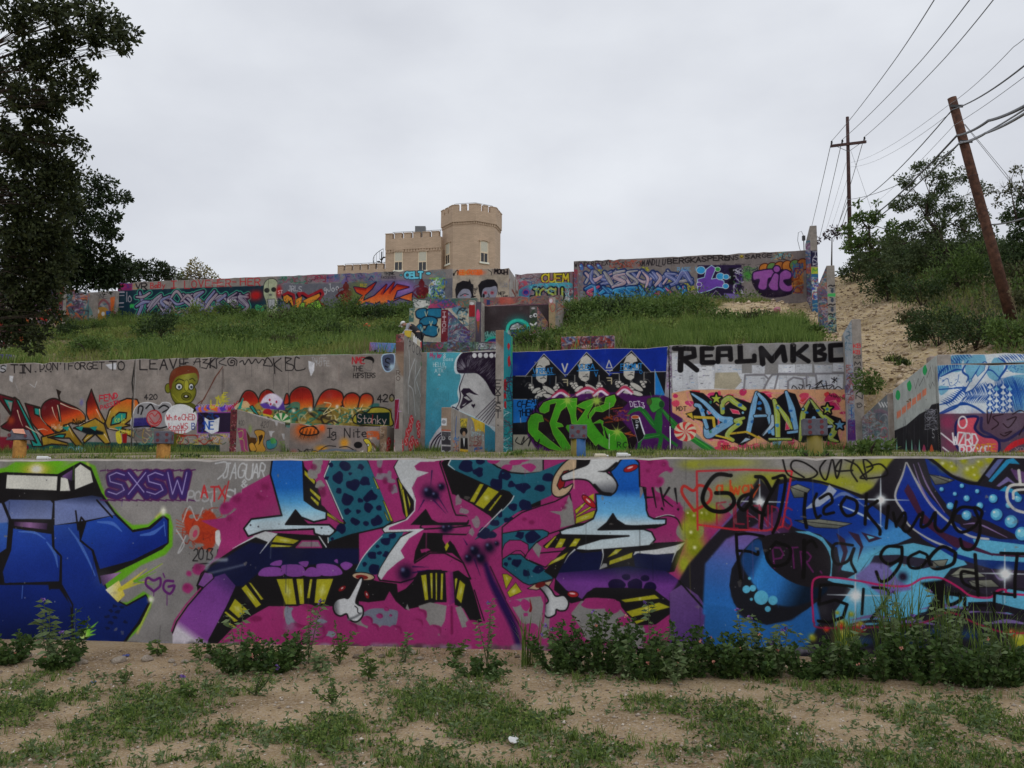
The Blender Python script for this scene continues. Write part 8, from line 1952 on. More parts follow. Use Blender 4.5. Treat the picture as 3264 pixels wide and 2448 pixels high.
for i,(px,py,w_,h_)in enumerate(((2640,860,70,110),(2700,850,80,120),(2760,850,70,110),(2610,865,50,90),(2730,830,90,120))):
 s,d,z=ground_hit(px,py,30)
 y=float(W(s,d,z)[1]);w,h=w_*px2m(y),h_*px2m(y)
 n=900
 root=empty('reed_clump',W(s,d,z))
 P=np.stack([G.uniform(-w/2,w/2,n),G.uniform(-.8,.8,n),G.uniform(0,h*.7,n)],1)
 D=G.normal(size=(n,3))*.6;D[:,2]=np.abs(D[:,2])+.5
 link('leaves',leaf_mesh('leaves',P,D,G.uniform(.6,1.1,n),.09,ML['reed'],curl=.6),root)
 mb=MB()
 for _ in range(26):
  x,yy=G.uniform(-w/2,w/2),G.uniform(-.8,.8);mb.tube([(x,yy,0),(x+G.uniform(-.2,.2),yy,h*G.uniform(.7,1))],[.03,.015],5)
 mb.build('canes',M_stem,root)
 tag(root,['reed clump right beside the tallest buttress','tall reed clump in the middle of the reed patch','reed clump at the right end of the reed patch','short reed clump at the left end of the patch','reed clump at the back under the cross armed pole'][i],'reeds','giant reeds above the dirt path')
for i,(px,py,h_)in enumerate(((3062,1075,130),(3095,1085,140),(3125,1095,110),(3150,1060,160),(3040,1060,80),(3220,1050,170),(3255,1070,150))):
 s,d,z=ground_hit(px,py,24);y=float(W(s,d,z)[1]);h=h_*px2m(y)
 mb=MB();lean=G.uniform(-.25,.1)
 mb.tube([(0,0,0),(lean*h*.4,0,h*.55),(lean*h,0,h)],[.018,.012,.006],5)
 root=empty('dry_stalk',W(s,d,z));mb.build('stem',ML['dry'],root)
 n=70;t=G.uniform(.6,1,n);P=np.stack([lean*h*t**1.5,0*t,h*t],1)+G.normal(size=(n,3))*.02
 tag(link('seed_head',leaf_mesh('seed_head',P,G.normal(size=(n,3))+(0,0,1),.09,.03,ML['dry']),root),kind='stuff')
 tag(root,('leftmost but one of the dry stalks left of the pole foot','third dry stalk from the left, before the leaning pole','short dry stalk nearest below the leaning pole','tallest dry stalk touching the leaning pole outline','shortest dry stalk, leftmost of those by the pole','left one of the two dry stalks right of the leaning pole','right one of the two dry stalks at the picture edge')[i],'stalk','dry flower stalks near the leaning pole' if i<5 else 'dry flower stalks at the right edge')
def undergrowth(name,n,s0,s1,d0,d1,keep,r0,r1,leaf,mat,label,m=70,up=.5):
 S=G.uniform(s0,s1,n);D=G.uniform(d0,d1,n);ok=G.random(n)<keep(S,D);S,D=S[ok],D[ok];n=len(S)
 r=G.uniform(r0,r1,n)*(.6+1.2*np.clip(tnoise(S,D,3.3)+.5,0,1))
 C=S[:,None]*US+D[:,None]*ND;C[:,2]=hz(S,D)+r*.35
 C,r=np.repeat(C,m,0),np.repeat(r,m)
 v=unit(G.normal(size=C.shape));v[:,2]*=.8
 P=C+v*(r*G.uniform(.45,1.05,len(r)))[:,None]
 L=leaf*G.uniform(.6,1.3,len(P))
 tag(link(name,leaf_mesh(name,P,v+G.normal(size=v.shape)*.6+(0,0,up),L,L*.5,ML[mat])),label,'undergrowth',kind='stuff')
_v=lambda S,D:(S>-.86*D-3)&(S<.5*D+3)
undergrowth('undergrowth',1700,-55,5,37,63,lambda S,D:_v(S,D)*(green_amount(S,D)>.5)*(tnoise(S,D,2.4)>-.08)*~((S>-16)&(S<-3.2)&((S<-7)|(D<41))),.16,.5,.13,'bright','bright leafy weeds in uneven mounds over the slopes')
undergrowth('scrub',950,-55,5,38,63.4,lambda S,D:_v(S,D)*(green_amount(S,D)>.45)*(tnoise(S+40,D,2.8)>.0)*~((S>-16)&(S<-3.2)&((S<-7)|(D<41))),.25,.6,.15,'bush','darker leafy scrub in uneven mounds over the slopes')
undergrowth('thicket',620,-34,4.8,43,63.3,lambda S,D:_v(S,D)*(green_amount(S,D)>.4)*(tnoise(S+20,D,3.6)>.03)*~((S>-16)&(S<-6.5)),.4,.95,.17,'bush','knee high leafy thicket patches on the slope below the top wall',m=150)
_h=lambda S,D:_v(S,D)*np.clip(green_amount(S,D)*1.5-.35,0,1)*(S>7.5+.05*(D-30))
undergrowth('hill_scrub',1000,7,40,25,74,_h,.3,.85,.17,'bush','green tangled scrub on the right hand hill')
undergrowth('hill_weeds',900,7,40,25,74,_h,.25,.7,.16,'olive','olive and dry weeds on the right hand hill',up=1.0)
def scatter(n,s0,s1,d0,d1,keep):
 S=G.uniform(s0,s1,n);D=G.uniform(d0,d1,n)
 ok=G.random(n)<keep(S,D)
 return S[ok],D[ok]
def grass(name,n,s0,s1,d0,d1,keep,h0,h1,wd,mat,label,seg=1,clumpy=.25,lean=(.1,.55),zf=hz):
 S,D=scatter(n,s0,s1,d0,d1,keep)
 S=S+clumpy*tnoise(S,D,.9)*2;D=D+clumpy*tnoise(D,S,.9)*2
 P=S[:,None]*US+D[:,None]*ND;P[:,2]=zf(S,D)-.02
 H=G.uniform(h0,h1,len(S))*(.55+1.1*np.clip(tnoise(S,D,1.7)+.5,0,1))
 me=blade_mesh(name,P,H,G.uniform(*lean,len(S)),wd,ML[mat],seg)
 o=link(name,me);tag(o,label,'grass',kind='stuff')
 return o
vis=lambda S,D:(S>-.86*D-3)&(S<.46*D+2)
gk=lambda S,D:(1-.85*((S>-14.4)&(S<-11.8)&(D<38.3)))*(1-.88*((S>-6.4)&(S<-3.0)&(D<40.7)))*(1-.8*((S>-15.8+.42*np.clip(47-D,0,12))&(S<-7.8)&(D<52)))*np.clip(green_amount(S,D)*1.15-.05,0,1)*vis(S,D)*(1-.75*((S>6.2)*(D>35)))
grass('slope_grass',260000,-58,6.6,35.6,66,gk,.12,.38,.036,'grass','rough green grass covering the slope above the long wall')
grass('slope_weeds',95000,-56,6.4,35.6,62,lambda S,D:gk(S,D)*(tnoise(S,D,3.0)>.02),.35,.75,.05,'dgrass','taller green weeds in drifts on the slope')
grass('tall_grass',20000,-2.8,4.6,35.8,44,lambda S,D:vis(S,D)*(tnoise(S,D,1.6)>-.2)*(S>-3),.35,.75,.045,'dgrass','long bright grass along the top of the REALMKBC wall',lean=(.1,.4))
grass('dry_grass',42000,-56,18,35.6,70,lambda S,D:vis(S,D)*(green_amount(S,D)>.2)*(tnoise(S+9,D,2.0)>.1),.2,.5,.03,'dry','straw coloured grass scattered over the slopes')
grass('hill_grass',60000,6.5,34,24,75,lambda S,D:np.clip(green_amount(S,D)*1.1-.1,0,1)*vis(S,D),.2,.6,.04,'grass','scrubby grass on the right hand hill',zf=hz)
zter=lambda S,D:np.interp(D,[9.6,14,23,35.3],[1.80,2.05,2.42,2.95])+.08*tnoise(S,D,2.2)*(D>10.2)
grass('terrace_grass',190000,-34,9,9.9,35.2,lambda S,D:vis(S,D)*np.clip(.62+tnoise(S,D,1.8)*1.6-.9*_sm(S,2.6,4.2)*_sm(D,27,32),0,1)*.5,.03,.09,.016,'grass','short patchy grass on the terrace behind the front wall',zf=zter)
grass('terrace_weeds',34000,-34,6,30,35.2,lambda S,D:vis(S,D)*(tnoise(S,D,1.1)>-.05)*(D>33.6),.12,.38,.03,'dgrass','weeds growing along the foot of the second wall',zf=zter)
def fgz(x,y):
 s=x*US[0]+y*US[1];d=x*ND[0]+y*ND[1]
 return hz(s,np.minimum(d,9.44)),d
def fg_scatter(n,power=1.0,thr=.12,y0=3.4,y1=9.6,xs=.62):
 Y=G.uniform(y0**.5,y1**.5,n)**2;X=G.uniform(-1,1,n)*(Y*xs+.4)
 g=fg_green(X,Y);Z,d=fgz(X,Y)
 ok=(g>thr)&(G.random(n)<g**power)&(d<9.25)
 return X[ok],Y[ok],Z[ok],g[ok]
X,Y,Z,g=fg_scatter(30000,1.0)
k=7
P=np.repeat(np.stack([X,Y,Z],1),k,0);n=len(P)
hh=np.repeat(np.clip(g,.2,1)*G.uniform(.01,.085,len(X)),k)
P=P+np.stack([G.normal(0,.022,n),G.normal(0,.022,n),hh*G.random(n)],1)
D=G.normal(size=(n,3));D[:,2]=np.abs(D[:,2])*.45+.1
for nm,mt,sl,lb in(('ground_cover','lant',slice(0,None,2),'low dark leafy weeds in patches over the sandy ground'),('ground_weeds','bush',slice(1,None,2),'low mid green leafy weeds in patches over the sandy ground')):
 Q=P[sl];L=G.uniform(.014,.040,len(Q))
 tag(link(nm,leaf_mesh(nm,Q,D[sl],L,L*.5,ML['bright' if mt=='bush' else mt])),lb,'weeds',kind='stuff')
X,Y,Z,g=fg_scatter(6500,.7,.06)
k=12;P=np.repeat(np.stack([X,Y,Z],1),k,0);P[:,:2]+=G.normal(0,.022,(len(P),2))
H=G.uniform(.03,.11,len(P))
tag(link('grass_tufts',blade_mesh('grass_tufts',P,H,G.uniform(.2,.9,len(P)),.0055,ML['dgrass'])),'tufts of short green grass in the foreground','grass',kind='stuff')
n=1500;Y=G.uniform(4.0**.5,9.3**.5,n)**2;X=G.uniform(-1,1,n)*(Y*.6+.3);Z,d=fgz(X,Y);ok=(d<9.2)&(tnoise(X,Y,.9)>-.12);X,Y,Z=X[ok],Y[ok],Z[ok]
k=9;hs=G.uniform(.04,.13,len(X));P=np.repeat(np.stack([X,Y,Z],1),k,0);P[:,2]+=np.repeat(hs,k)*G.random(len(P));P[:,:2]+=G.normal(0,.008,(len(P),2))
D=G.normal(size=P.shape);D[:,2]=np.abs(D[:,2])*.5;L=G.uniform(.025,.055,len(P))
tag(link('weed_sprigs',leaf_mesh('weed_sprigs',P,D,L,L*.36,ML['shade'])),'small pale green sprigs scattered over the sandy ground','weeds',kind='stuff')
n=30000;Y=G.uniform(3.4**.5,9.9**.5,n)**2;X=G.uniform(-1,1,n)*(Y*.62+.4);Z,d=fgz(X,Y);ok=(d<9.28)&((G.random(n)<.55)|(d>7.7)*(X<1.5));X,Y,Z=X[ok],Y[ok],Z[ok]
R=np.exp(G.normal(-5.15,.5,len(X)));R=np.clip(R,.0025,.022)
oct_=np.array([[1,0,0],[0,1,0],[-1,0,0],[0,-1,0],[.1,.1,.7],[0,0,-.5]]);of=np.array([[0,1,4],[1,2,4],[2,3,4],[3,0,4],[1,0,5],[2,1,5],[3,2,5],[0,3,5]])
def stones(name,X,Y,Z,R,mat,label):
 V=(oct_[None]*(R[:,None,None])*G.uniform(.6,1.3,(len(X),6,1))+np.stack([X,Y,Z+R*.2],1)[:,None]).reshape(-1,3)
 tag(link(name,mesh_np(name,V,(of[None]+(np.arange(len(X))*6)[:,None,None]).reshape(-1,3),mat,nper=3)),label,name,kind='stuff')
M_grav=mat_leaf('gravel',(.16,.11,.075),(.70,.62,.52),rough=.9,trans=.0)
stones('gravel',X,Y,Z,R,M_grav,'fine gravel strewn over the sandy ground')
S2,D2_=G.uniform(2,14,9000),G.uniform(24,72,9000);ok=(green_amount(S2,D2_)<.35)&((S2>5.6)|(D2_>40));S2,D2_=S2[ok],D2_[ok];P=S2[:,None]*US+D2_[:,None]*ND
stones('rubble',P[:,0],P[:,1],hz(S2,D2_),np.clip(np.exp(G.normal(-3.1,.6,len(S2))),.015,.2),mat_leaf('rubble',(.22,.15,.09),(.62,.50,.36),rough=.9,trans=.0),'broken stones on the bare dirt slope')
n=2600;Y=G.uniform(4,9.3,n);X=G.uniform(-1,1,n)*(Y*.6+.3);Z,d=fgz(X,Y);P=np.stack([X,Y,Z+.006],1);D=G.normal(size=P.shape);D[:,2]*=.15
tag(link('leaf_litter',leaf_mesh('leaf_litter',P[d<9.2],D[d<9.2],G.uniform(.01,.03,n)[d<9.2],.007,mat_leaf('litter',(.06,.035,.02),(.28,.2,.12),trans=.0))),'dead leaves and straw on the ground','litter',kind='stuff')
M_pink=mat_leaf('lantana_petals',(.62,.22,.20),(.75,.38,.25),trans=.1)
M_viol=mat_leaf('violet_petals',(.14,.07,.30),(.26,.14,.45),trans=.1)
M_yelf=mat_leaf('yellow_petals',(.7,.5,.05),(.8,.6,.1),trans=.1)
def fgp(px,py):
 v=ray(px,py)
 t=(-CAM[2]-.02)/v[2];p=CAM+v*t
 s,d=sd(p)
 d=min(d,9.12)
 zz=float(hz(s,d));v=v*1.0
 return W(s,d,zz),s,d
def flower(root,at,mat,r=.014,name='flower'):
 n=14
 P=np.tile(np.asarray(at,float),(n,1))+G.normal(0,r*.35,(n,3));D=G.normal(size=(n,3));D[:,2]=np.abs(D[:,2])
 link(name,leaf_mesh(name,P,D,r,r*.9,mat),root)
def lantana(px,py,wp,hp,label,fl=5,group='leafy shrubs along the front wall',fm=None):
 p,s,d=fgp(px,py);y=p[1]
 w,h=wp*px2m(y)/2,hp*px2m(y)*G.uniform(.75,1.0)
 w*=1.2
 root=empty('lantana_shrub',p);tag(root,label,'shrub',group)
 Ps,Ds=[],[]
 mb=MB()
 ns=int(10+w*h*60)
 for i in range(ns):
  a=G.uniform(0,6.28);rr=math.sqrt(G.random())
  tip=np.array([math.cos(a)*rr*w,math.sin(a)*rr*min(w,.35)-.04,h*G.uniform(.35,1.0)*(1-.35*rr*rr)])
  if d+tip[1]>9.24:tip[1]=9.24-d
  b=np.array([tip[0]*.35,tip[1]*.35,0])
  midp=(b+tip)/2+np.array([0,0,.05*h])
  mb.tube([b,midp,tip],[.006,.004,.002],4,cap=False)
  m=int(9+h*26)
  for j in range(m):
   t=(j+1)/m
   q=(b*(1-t)**2+2*midp*t*(1-t)+tip*t*t)
   an=j*1.57+i
   for sg in(0,math.pi):
    Ps.append(q);Ds.append((math.cos(an+sg),math.sin(an+sg),G.uniform(-.2,.5)))
 P=np.array(Ps)+G.normal(0,.006,(len(Ps),3));D=np.array(Ds)+G.normal(0,.25,(len(Ds),3))
 L=G.uniform(.032,.066,len(P))
 link('leaves',leaf_mesh('leaves',P,D,L,L*.62,ML['lant'],curl=.3),root)
 mb.build('stems',M_stem,root)
 for i in range((fl+1)//2):
  a=G.uniform(0,6.28);rr=G.uniform(.3,.95)
  flower(root,(math.cos(a)*rr*w,-abs(math.sin(a))*.25,h*G.uniform(.35,.95)*(1-.3*rr*rr)),fm or M_pink)
 return root
def upright(px,py,hp,label,nst=3,spread=.1,fl=1,group='upright pale leaved weeds by the front wall',leaf=.075,mat='shade',fm=None):
 p,s,d=fgp(px,py);y=p[1];h=hp*px2m(y)
 root=empty('nightshade_plant',p);tag(root,label,'plant',group)
 Ps,Ds=[],[];mb=MB();tips=[]
 for i in range(nst):
  hh=h*(1 if i==0 else G.uniform(.5,.9))
  b=np.array([G.uniform(-.04,.04)*spread,G.uniform(-.04,.04)*spread,0]);tip=b+np.array([G.normal(0,spread),G.normal(-.02,spread*.4),hh])
  if d+tip[1]>9.26:tip[1]=9.26-d
  mb.tube([b,(b+tip)/2+(G.normal(0,.01),0,0),tip],[.006,.0045,.002],5,cap=False);tips.append(tip)
  m=int(5+hh*22)
  for j in range(m):
   t=.15+.85*(j+1)/m;q=b*(1-t)+tip*t
   for _ in range(2):
    an=G.uniform(0,6.28);Ps.append(q);Ds.append((math.cos(an),math.sin(an),G.uniform(-.5,.35)))
 P=np.array(Ps);D=np.array(Ds);L=leaf*G.uniform(.55,1.25,len(P))
 link('leaves',leaf_mesh('leaves',P,D,L,L*.34,ML[mat],curl=.35),root)
 mb.build('stems',M_stem,root)
 for i in range(fl):
  flower(root,tips[i%len(tips)]+G.normal(0,.02,3),fm or M_viol,.02)
 return root
def tallgrass(px,py,wp,hp,n,label,group='tall grass clumps by the front wall'):
 p,s,d=fgp(px,py);y=p[1];w,h=wp*px2m(y)/2,hp*px2m(y)
 root=empty('grass_clump',p);tag(root,label,'grass clump',group)
 n=int(n*.7);a=G.uniform(0,6.28,n);r=np.sqrt(G.random(n))*w*.6
 B=np.stack([np.cos(a)*r,np.sin(a)*r*.6,0*a],1)
 H=h*G.uniform(.45,1.05,n);out=G.uniform(.1,.75,n)*H*.6;la=G.uniform(0,6.28,n)
 Ld=np.stack([np.cos(la),np.sin(la)*.5-.15,0*la],1)*out[:,None]
 yy=d+B[:,1]+Ld[:,1];Ld[:,1]-=np.clip(yy-9.22,0,None)
 Sd=unit(np.cross(Ld+(0,0,.01),(0,0,1.0)))*.006
 rows=[]
 for t,wd in((0,.7),(.3,1),(.6,.9),(.82,.6),(1,.08)):
  c=B+Ld*t**2+np.stack([0*a,0*a,H*(t-.32*(out/H)*t**3)],1)
  rows+=[c-Sd*wd,c+Sd*wd]
 V=np.stack(rows,1).reshape(-1,3);o=(np.arange(n)*10)[:,None]
 F=np.concatenate([o+np.array([2*i,2*i+1,2*i+3,2*i+2])for i in range(4)],1).reshape(-1,4)
 tag(link('blades',mesh_np('blades',V,F,ML['dgrass']),root),kind='stuff')
 return root
lantana(20,2065,170,140,'dark leafy shrub at the left edge, in front of the blue painted leg',4)
upright(165,2085,210,'tall pale leaved plant with a violet flower head in front of the blue leg',4,.09,3,leaf=.10)
lantana(185,2085,170,110,'dark shrub wrapped round the tall pale plant at the left',2)
upright(252,2062,150,'leafy dark green plant right of the tall pale one at the left',5,.08,0,mat='lant',leaf=.09)
upright(395,2135,56,'small bright weed standing alone on the bare sand at the left',6,.05,0,mat='bush',leaf=.045)
lantana(770,2105,230,150,'leafy shrub with pink flowers below the yellow painted bars',9)
lantana(890,2100,220,170,'leafy shrub right of the pink flowered one, before the magenta paint',4)
upright(760,2098,200,'thin upright weed growing out of the pink flowered shrub',3,.1,0)
upright(985,2085,190,'tall weed with a pale tip below the first painted bone',3,.07,1)
upright(1082,2090,130,'pale green weed below the first painted bone, right side',4,.07,0,mat='bush')
upright(1015,2110,60,'small weed among the stones below the first bone',5,.06,0)
upright(1292,2090,90,'weed with a seed spike below the grey paint patch',3,.05,0)
upright(505,2055,50,'tiny sprout between the stones left of the purple painted leg',4,.05,0,mat='bush')
upright(640,2070,70,'sprout in front of the purple painted leg',3,.06,0,mat='bush')
lantana(1530,2135,190,90,'low dark shrub below the end of the magenta leg',0)
upright(1552,2100,190,'upright weed with pale lilac tip before the magenta leg',3,.07,1)
upright(1450,2085,60,'short weed at the wall foot below the magenta leg',4,.06,0,mat='bush')
tallgrass(1690,2110,120,170,60,'thin grass clump left of the second painted bone')
lantana(1780,2125,190,220,'shrub with violet flowers under the second painted bone',3,fm=M_viol)
upright(1790,2130,190,'tall sprig over the shrub under the second painted bone',5,.14,4)
lantana(1905,2130,240,250,'large dark shrub right of the second painted bone',5)
lantana(2060,2150,220,200,'dark shrub below the striped yellow bars',5)
upright(2075,2150,230,'pale upright plant in front of the striped yellow bars',5,.12,1)
lantana(2190,2150,220,230,'broad dark shrub below the purple painted leg',4)
lantana(2320,2150,180,190,'shrub below the left rim of the painted eye',4)
lantana(2430,2150,170,260,'tallest dark shrub rising before the bubbles of the painted eye',2)
upright(2385,2155,200,'pale sprig between the shrubs below the painted eye',5,.12,1)
upright(2490,2160,190,'pale plant with violet flowers below the painted eye',6,.14,4)
lantana(2560,2160,200,150,'low shrub with an orange flower right of the painted eye',3)
lantana(2680,2160,180,140,'low shrub under the yellow and orange sprayed dots',2)
upright(2640,2165,150,'leaning pale weeds under the sprayed dots',6,.16,1)
tallgrass(2700,2150,150,210,90,'arching grass under the painted 5')
tallgrass(2860,2150,220,330,150,'tallest grass clump, before the painted 512 figures')
lantana(2820,2170,200,150,'shrub at the foot of the tallest grass clump',2)
upright(2860,2165,260,'reddish tipped plant between the tall grass clumps',5,.18,2)
lantana(2960,2180,230,200,'shrub with violet flowers right of the tallest grass',3,fm=M_viol)
tallgrass(3010,2170,240,300,130,'dense arching grass right of the tallest clump')
upright(3030,2180,270,'leggy pale plant inside the right hand grass',6,.2,1)
lantana(3110,2190,240,190,'shrub second from the right edge',2)
tallgrass(3180,2190,220,280,110,'grass clump near the right edge')
lantana(3240,2195,220,170,'shrub at the right edge of the picture',2)
upright(3160,2200,200,'pale weed at the foot of the right hand grass',6,.15,0)
upright(2150,2175,130,'grey green sprig standing in front of the shrub row',4,.06,0)
upright(1990,2150,120,'pale bushy sprig in front of the large dark shrub',5,.08,0)
upright(1175,2140,90,'weed on the sand below the cracked gravel edge',5,.08,0,mat='bush')
upright(600,2190,60,'low sprig right of the left weed patch',4,.07,1,mat='bush')
upright(815,2180,90,'leafy weed with a single violet flower on bare sand',6,.12,1,mat='bush',leaf=.05)
upright(1060,2215,90,'weed between the two middle ground patches',6,.1,0,mat='bush',leaf=.05)


# the castle on the hill
def mat_brick():
 m,nt,b=mat_new('buff_brick')
 L=nt.links
 tc=nd(nt,'ShaderNodeTexCoord');mp=nd(nt,'ShaderNodeMapping');mp.inputs['Rotation'].default_value=(math.pi/2,0,0)
 br=nd(nt,'ShaderNodeTexBrick');br.inputs['Scale'].default_value=1.0
 br.inputs['Brick Width'].default_value=.42;br.inputs['Row Height'].default_value=.14;br.inputs['Mortar Size'].default_value=.012
 c=paint_lin((132,115,98));br.inputs['Color1'].default_value=(*[x*1.0 for x in c],1);br.inputs['Color2'].default_value=(*[x*.86 for x in c],1);br.inputs['Mortar'].default_value=(*[x*.75 for x in c],1)
 L.new(tc.outputs['Object'],mp.inputs['Vector']);L.new(mp.outputs['Vector'],br.inputs['Vector'])
 n=nd(nt,'ShaderNodeTexNoise',Scale=.8,Detail=7.0);L.new(tc.outputs['Object'],n.inputs['Vector'])
 mr=nd(nt,'ShaderNodeMapRange');mr.inputs['To Min'].default_value=.8;mr.inputs['To Max'].default_value=1.2;L.new(n.outputs['Fac'],mr.inputs['Value'])
 vm=nd(nt,'ShaderNodeVectorMath',operation='SCALE');L.new(br.outputs['Color'],vm.inputs[0]);L.new(mr.outputs['Result'],vm.inputs['Scale'])
 L.new(vm.outputs['Vector'],b.inputs['Base Color']);b.inputs['Roughness'].default_value=.9
 bp=nd(nt,'ShaderNodeBump',Strength=.4,Distance=.02);L.new(br.outputs['Fac'],bp.inputs['Height']);L.new(bp.outputs['Normal'],b.inputs['Normal'])
 return m
M_brick=mat_brick()
M_trim=mat_plain('pale_stone',paint_lin((176,166,148)),.8)
M_shadeb=mat_plain('window_blind',paint_lin((132,130,118)),.7)
M_glass=mat_plain('window_glass',(.035,.037,.043),.12)
M_frame=mat_plain('window_frame_paint',paint_lin((150,138,118)),.6)
M_black=mat_plain('black_iron',(.02,.021,.024),.5)
M_rail=mat_plain('grey_pipe',(.16,.17,.18),.4)
RZ=-PHI
dC=105.0
castle=empty('castle',W(S_(1350,dC),dC,20))
tag(castle,'tan brick castle with a battlemented octagonal tower above the walls','castle')
CO=W(S_(1350,dC),dC,20)
def clocal(s,d,z):return W(s,d,z)-CO
def cblock(s0,s1,d0,d1,z0,z1,name,mat=M_brick,parent=castle,mb=None):
 m=mb or MB()
 c=[(s0,d0),(s1,d0),(s1,d1),(s0,d1)]
 m.hexa([clocal(a,b,z0)for a,b in c],[clocal(a,b,z1)for a,b in c])
 return m if mb else m.build(name,mat,parent)
def window(cs,ct,zs,ht,wd,face_t,face_n,parent=castle):
 """window on a wall: centre point cs (world), tangent, outward normal"""
 T_,N_=face_t,face_n
 def q(a,z,n):return cs+T_*a+N_*n+np.array([0,0,z])-CO
 def bx(a0,a1,z0,z1,n0,n1,mb):mb.hexa([q(a0,z0,n1),q(a1,z0,n1),q(a1,z0,n0),q(a0,z0,n0)],[q(a0,z1,n1),q(a1,z1,n1),q(a1,z1,n0),q(a0,z1,n0)]);return mb
 h,w=ht,wd/2
 f=MB();bx(-w-.06,-w+.05,0,h,-.02,.05,f);bx(w-.05,w+.06,0,h,-.02,.05,f);bx(-w+.05,w-.05,h-.06,h,-.02,.048,f);bx(-w+.05,w-.05,h*.43,h*.5,-.02,.046,f);bx(-.03,.03,.02,h*.43,-.02,.04,f)
 fo=f.build('window',M_frame,parent)
 bx(-w+.05,w-.05,.02,h*.46,-.02,.012,MB()).build('pane',M_glass,fo)
 bx(-w+.05,w-.05,h*.5,h-.06,-.02,.03,MB()).build('blind',M_shadeb,fo)
 bx(-w-.16,w+.16,-.2,0,-.02,.14,MB()).build('sill',M_trim,fo)
 a=MB()
 for i in range(6):
  t0,t1=math.pi*(.12+.76*i/6),math.pi*(.12+.76*(i+1)/6)
  r0,r1=w*1.1,w*1.1+.17
  P_=lambda r,t,n:q(r*math.cos(t)*1.12,h-.16+r*math.sin(t)*.42+(r-r0)*.6,n)
  a.hexa([P_(r0,t0,.13),P_(r0,t1,.13),P_(r0,t1,-.02),P_(r0,t0,-.02)],[P_(r1,t0,.13),P_(r1,t1,.13),P_(r1,t1,-.02),P_(r1,t0,-.02)])
 a.build('arch',M_brick,fo)
def parapet(s0,s1,d,ztop,n,hm=1.0,gap=.26,left=False,th=.45):
 """merlons along the front edge, a dentil course below"""
 step=(s1-s0)/n
 hc=hm*.62
 cblock(s0,s1,d-.12,d+th,ztop-hm-1.0,ztop-hc,'parapet')
 for i in range(n):
  a,b=s0+step*i,s0+step*(i+1)-step*gap
  cblock(a,b,d-.12,d+th,ztop-hc,ztop,'merlon')
  cblock(a-.04,b+.04,d-.18,d+th+.05,ztop,ztop+.08,'coping',M_brick)
 m=MB();k=int((s1-s0)/.34)
 for i in range(k):
  a=s0+(s1-s0)*(i+.2)/k
  cblock(a,a+.19,d-.1,d,ztop-hm-1.35,ztop-hm-1.0,'',mb=m)
 tag(m.build('dentil_course',M_brick,castle),kind='stuff')
 m=MB()
 zr=ztop+.28
 m.tube([clocal(s0+.8,d+.2,zr),clocal(s1,d+.2,zr)],.03,5)
 for i in range(n):m.tube([clocal(s0+step*(i+.83),d+.2,ztop-hc),clocal(s0+step*(i+.83),d+.2,zr)],.035,5,cap=False)
 m.build('railing',M_rail,castle)
sm0,sm1=S_(1219,dC),S_(1400,dC)
zm=Zd(1225,748,dC)
cblock(sm0,sm1,dC,dC+9,19.5,zm-2.0,'wall')
cblock(sm0,sm0+.45,dC+.45,dC+9,zm-2.0,zm-.62,'side_parapet')
for k in range(4):cblock(sm0,sm0+.45,dC+1+2.1*k,dC+2.2+2.1*k,zm-.62,zm,'merlon')
parapet(sm0,sm1,dC,zm,6)
for px in(1262,1340):
 s=S_(px,dC);zb=Zd(px,862,dC)
 window(W(s,dC,zb),0,zb,Zd(px,802,dC)-zb,1.0,US,-ND)
sl0,sl1=S_(1064,dC),S_(1218,dC)
zl_=Zd(1064,848,dC)
cblock(sl0,sl1,dC+.2,dC+8,19.5,zl_-2.0,'wall')
parapet(sl0,sl1,dC+.2,zl_,6)
sT,dT,Rt=S_(1494,dC+2),dC+2.6,3.62
zT=Zd(1500,651,dC-1)
view=math.atan2(-float(W(sT,dT,0)[1]),-float(W(sT,dT,0)[0]))
cen=W(sT,dT,0)
def octo(r,z,off=.0):return[np.array([cen[0]+r*math.cos(view+math.radians(7+45*k)+off),cen[1]+r*math.sin(view+math.radians(7+45*k)+off),z])-CO for k in range(8)]
def ring(r0,z0,r1,z1,name,mat=M_brick,cap=True):
 m=MB();a,b=octo(r0,z0),octo(r1,z1)
 m.add(a+b,[(k,(k+1)%8,8+(k+1)%8,8+k)for k in range(8)]+([tuple(range(8))[::-1],tuple(range(8,16))]if cap else[]))
 return m.build(name,mat,castle)
ring(Rt,19.5,Rt,zT-2.05,'tower_wall')
ring(Rt+.18,zT-2.05,Rt+.18,zT-.72,'tower_parapet')
oc=octo(Rt+.18,0);ocd=octo(Rt+.10,0)
md=MB()
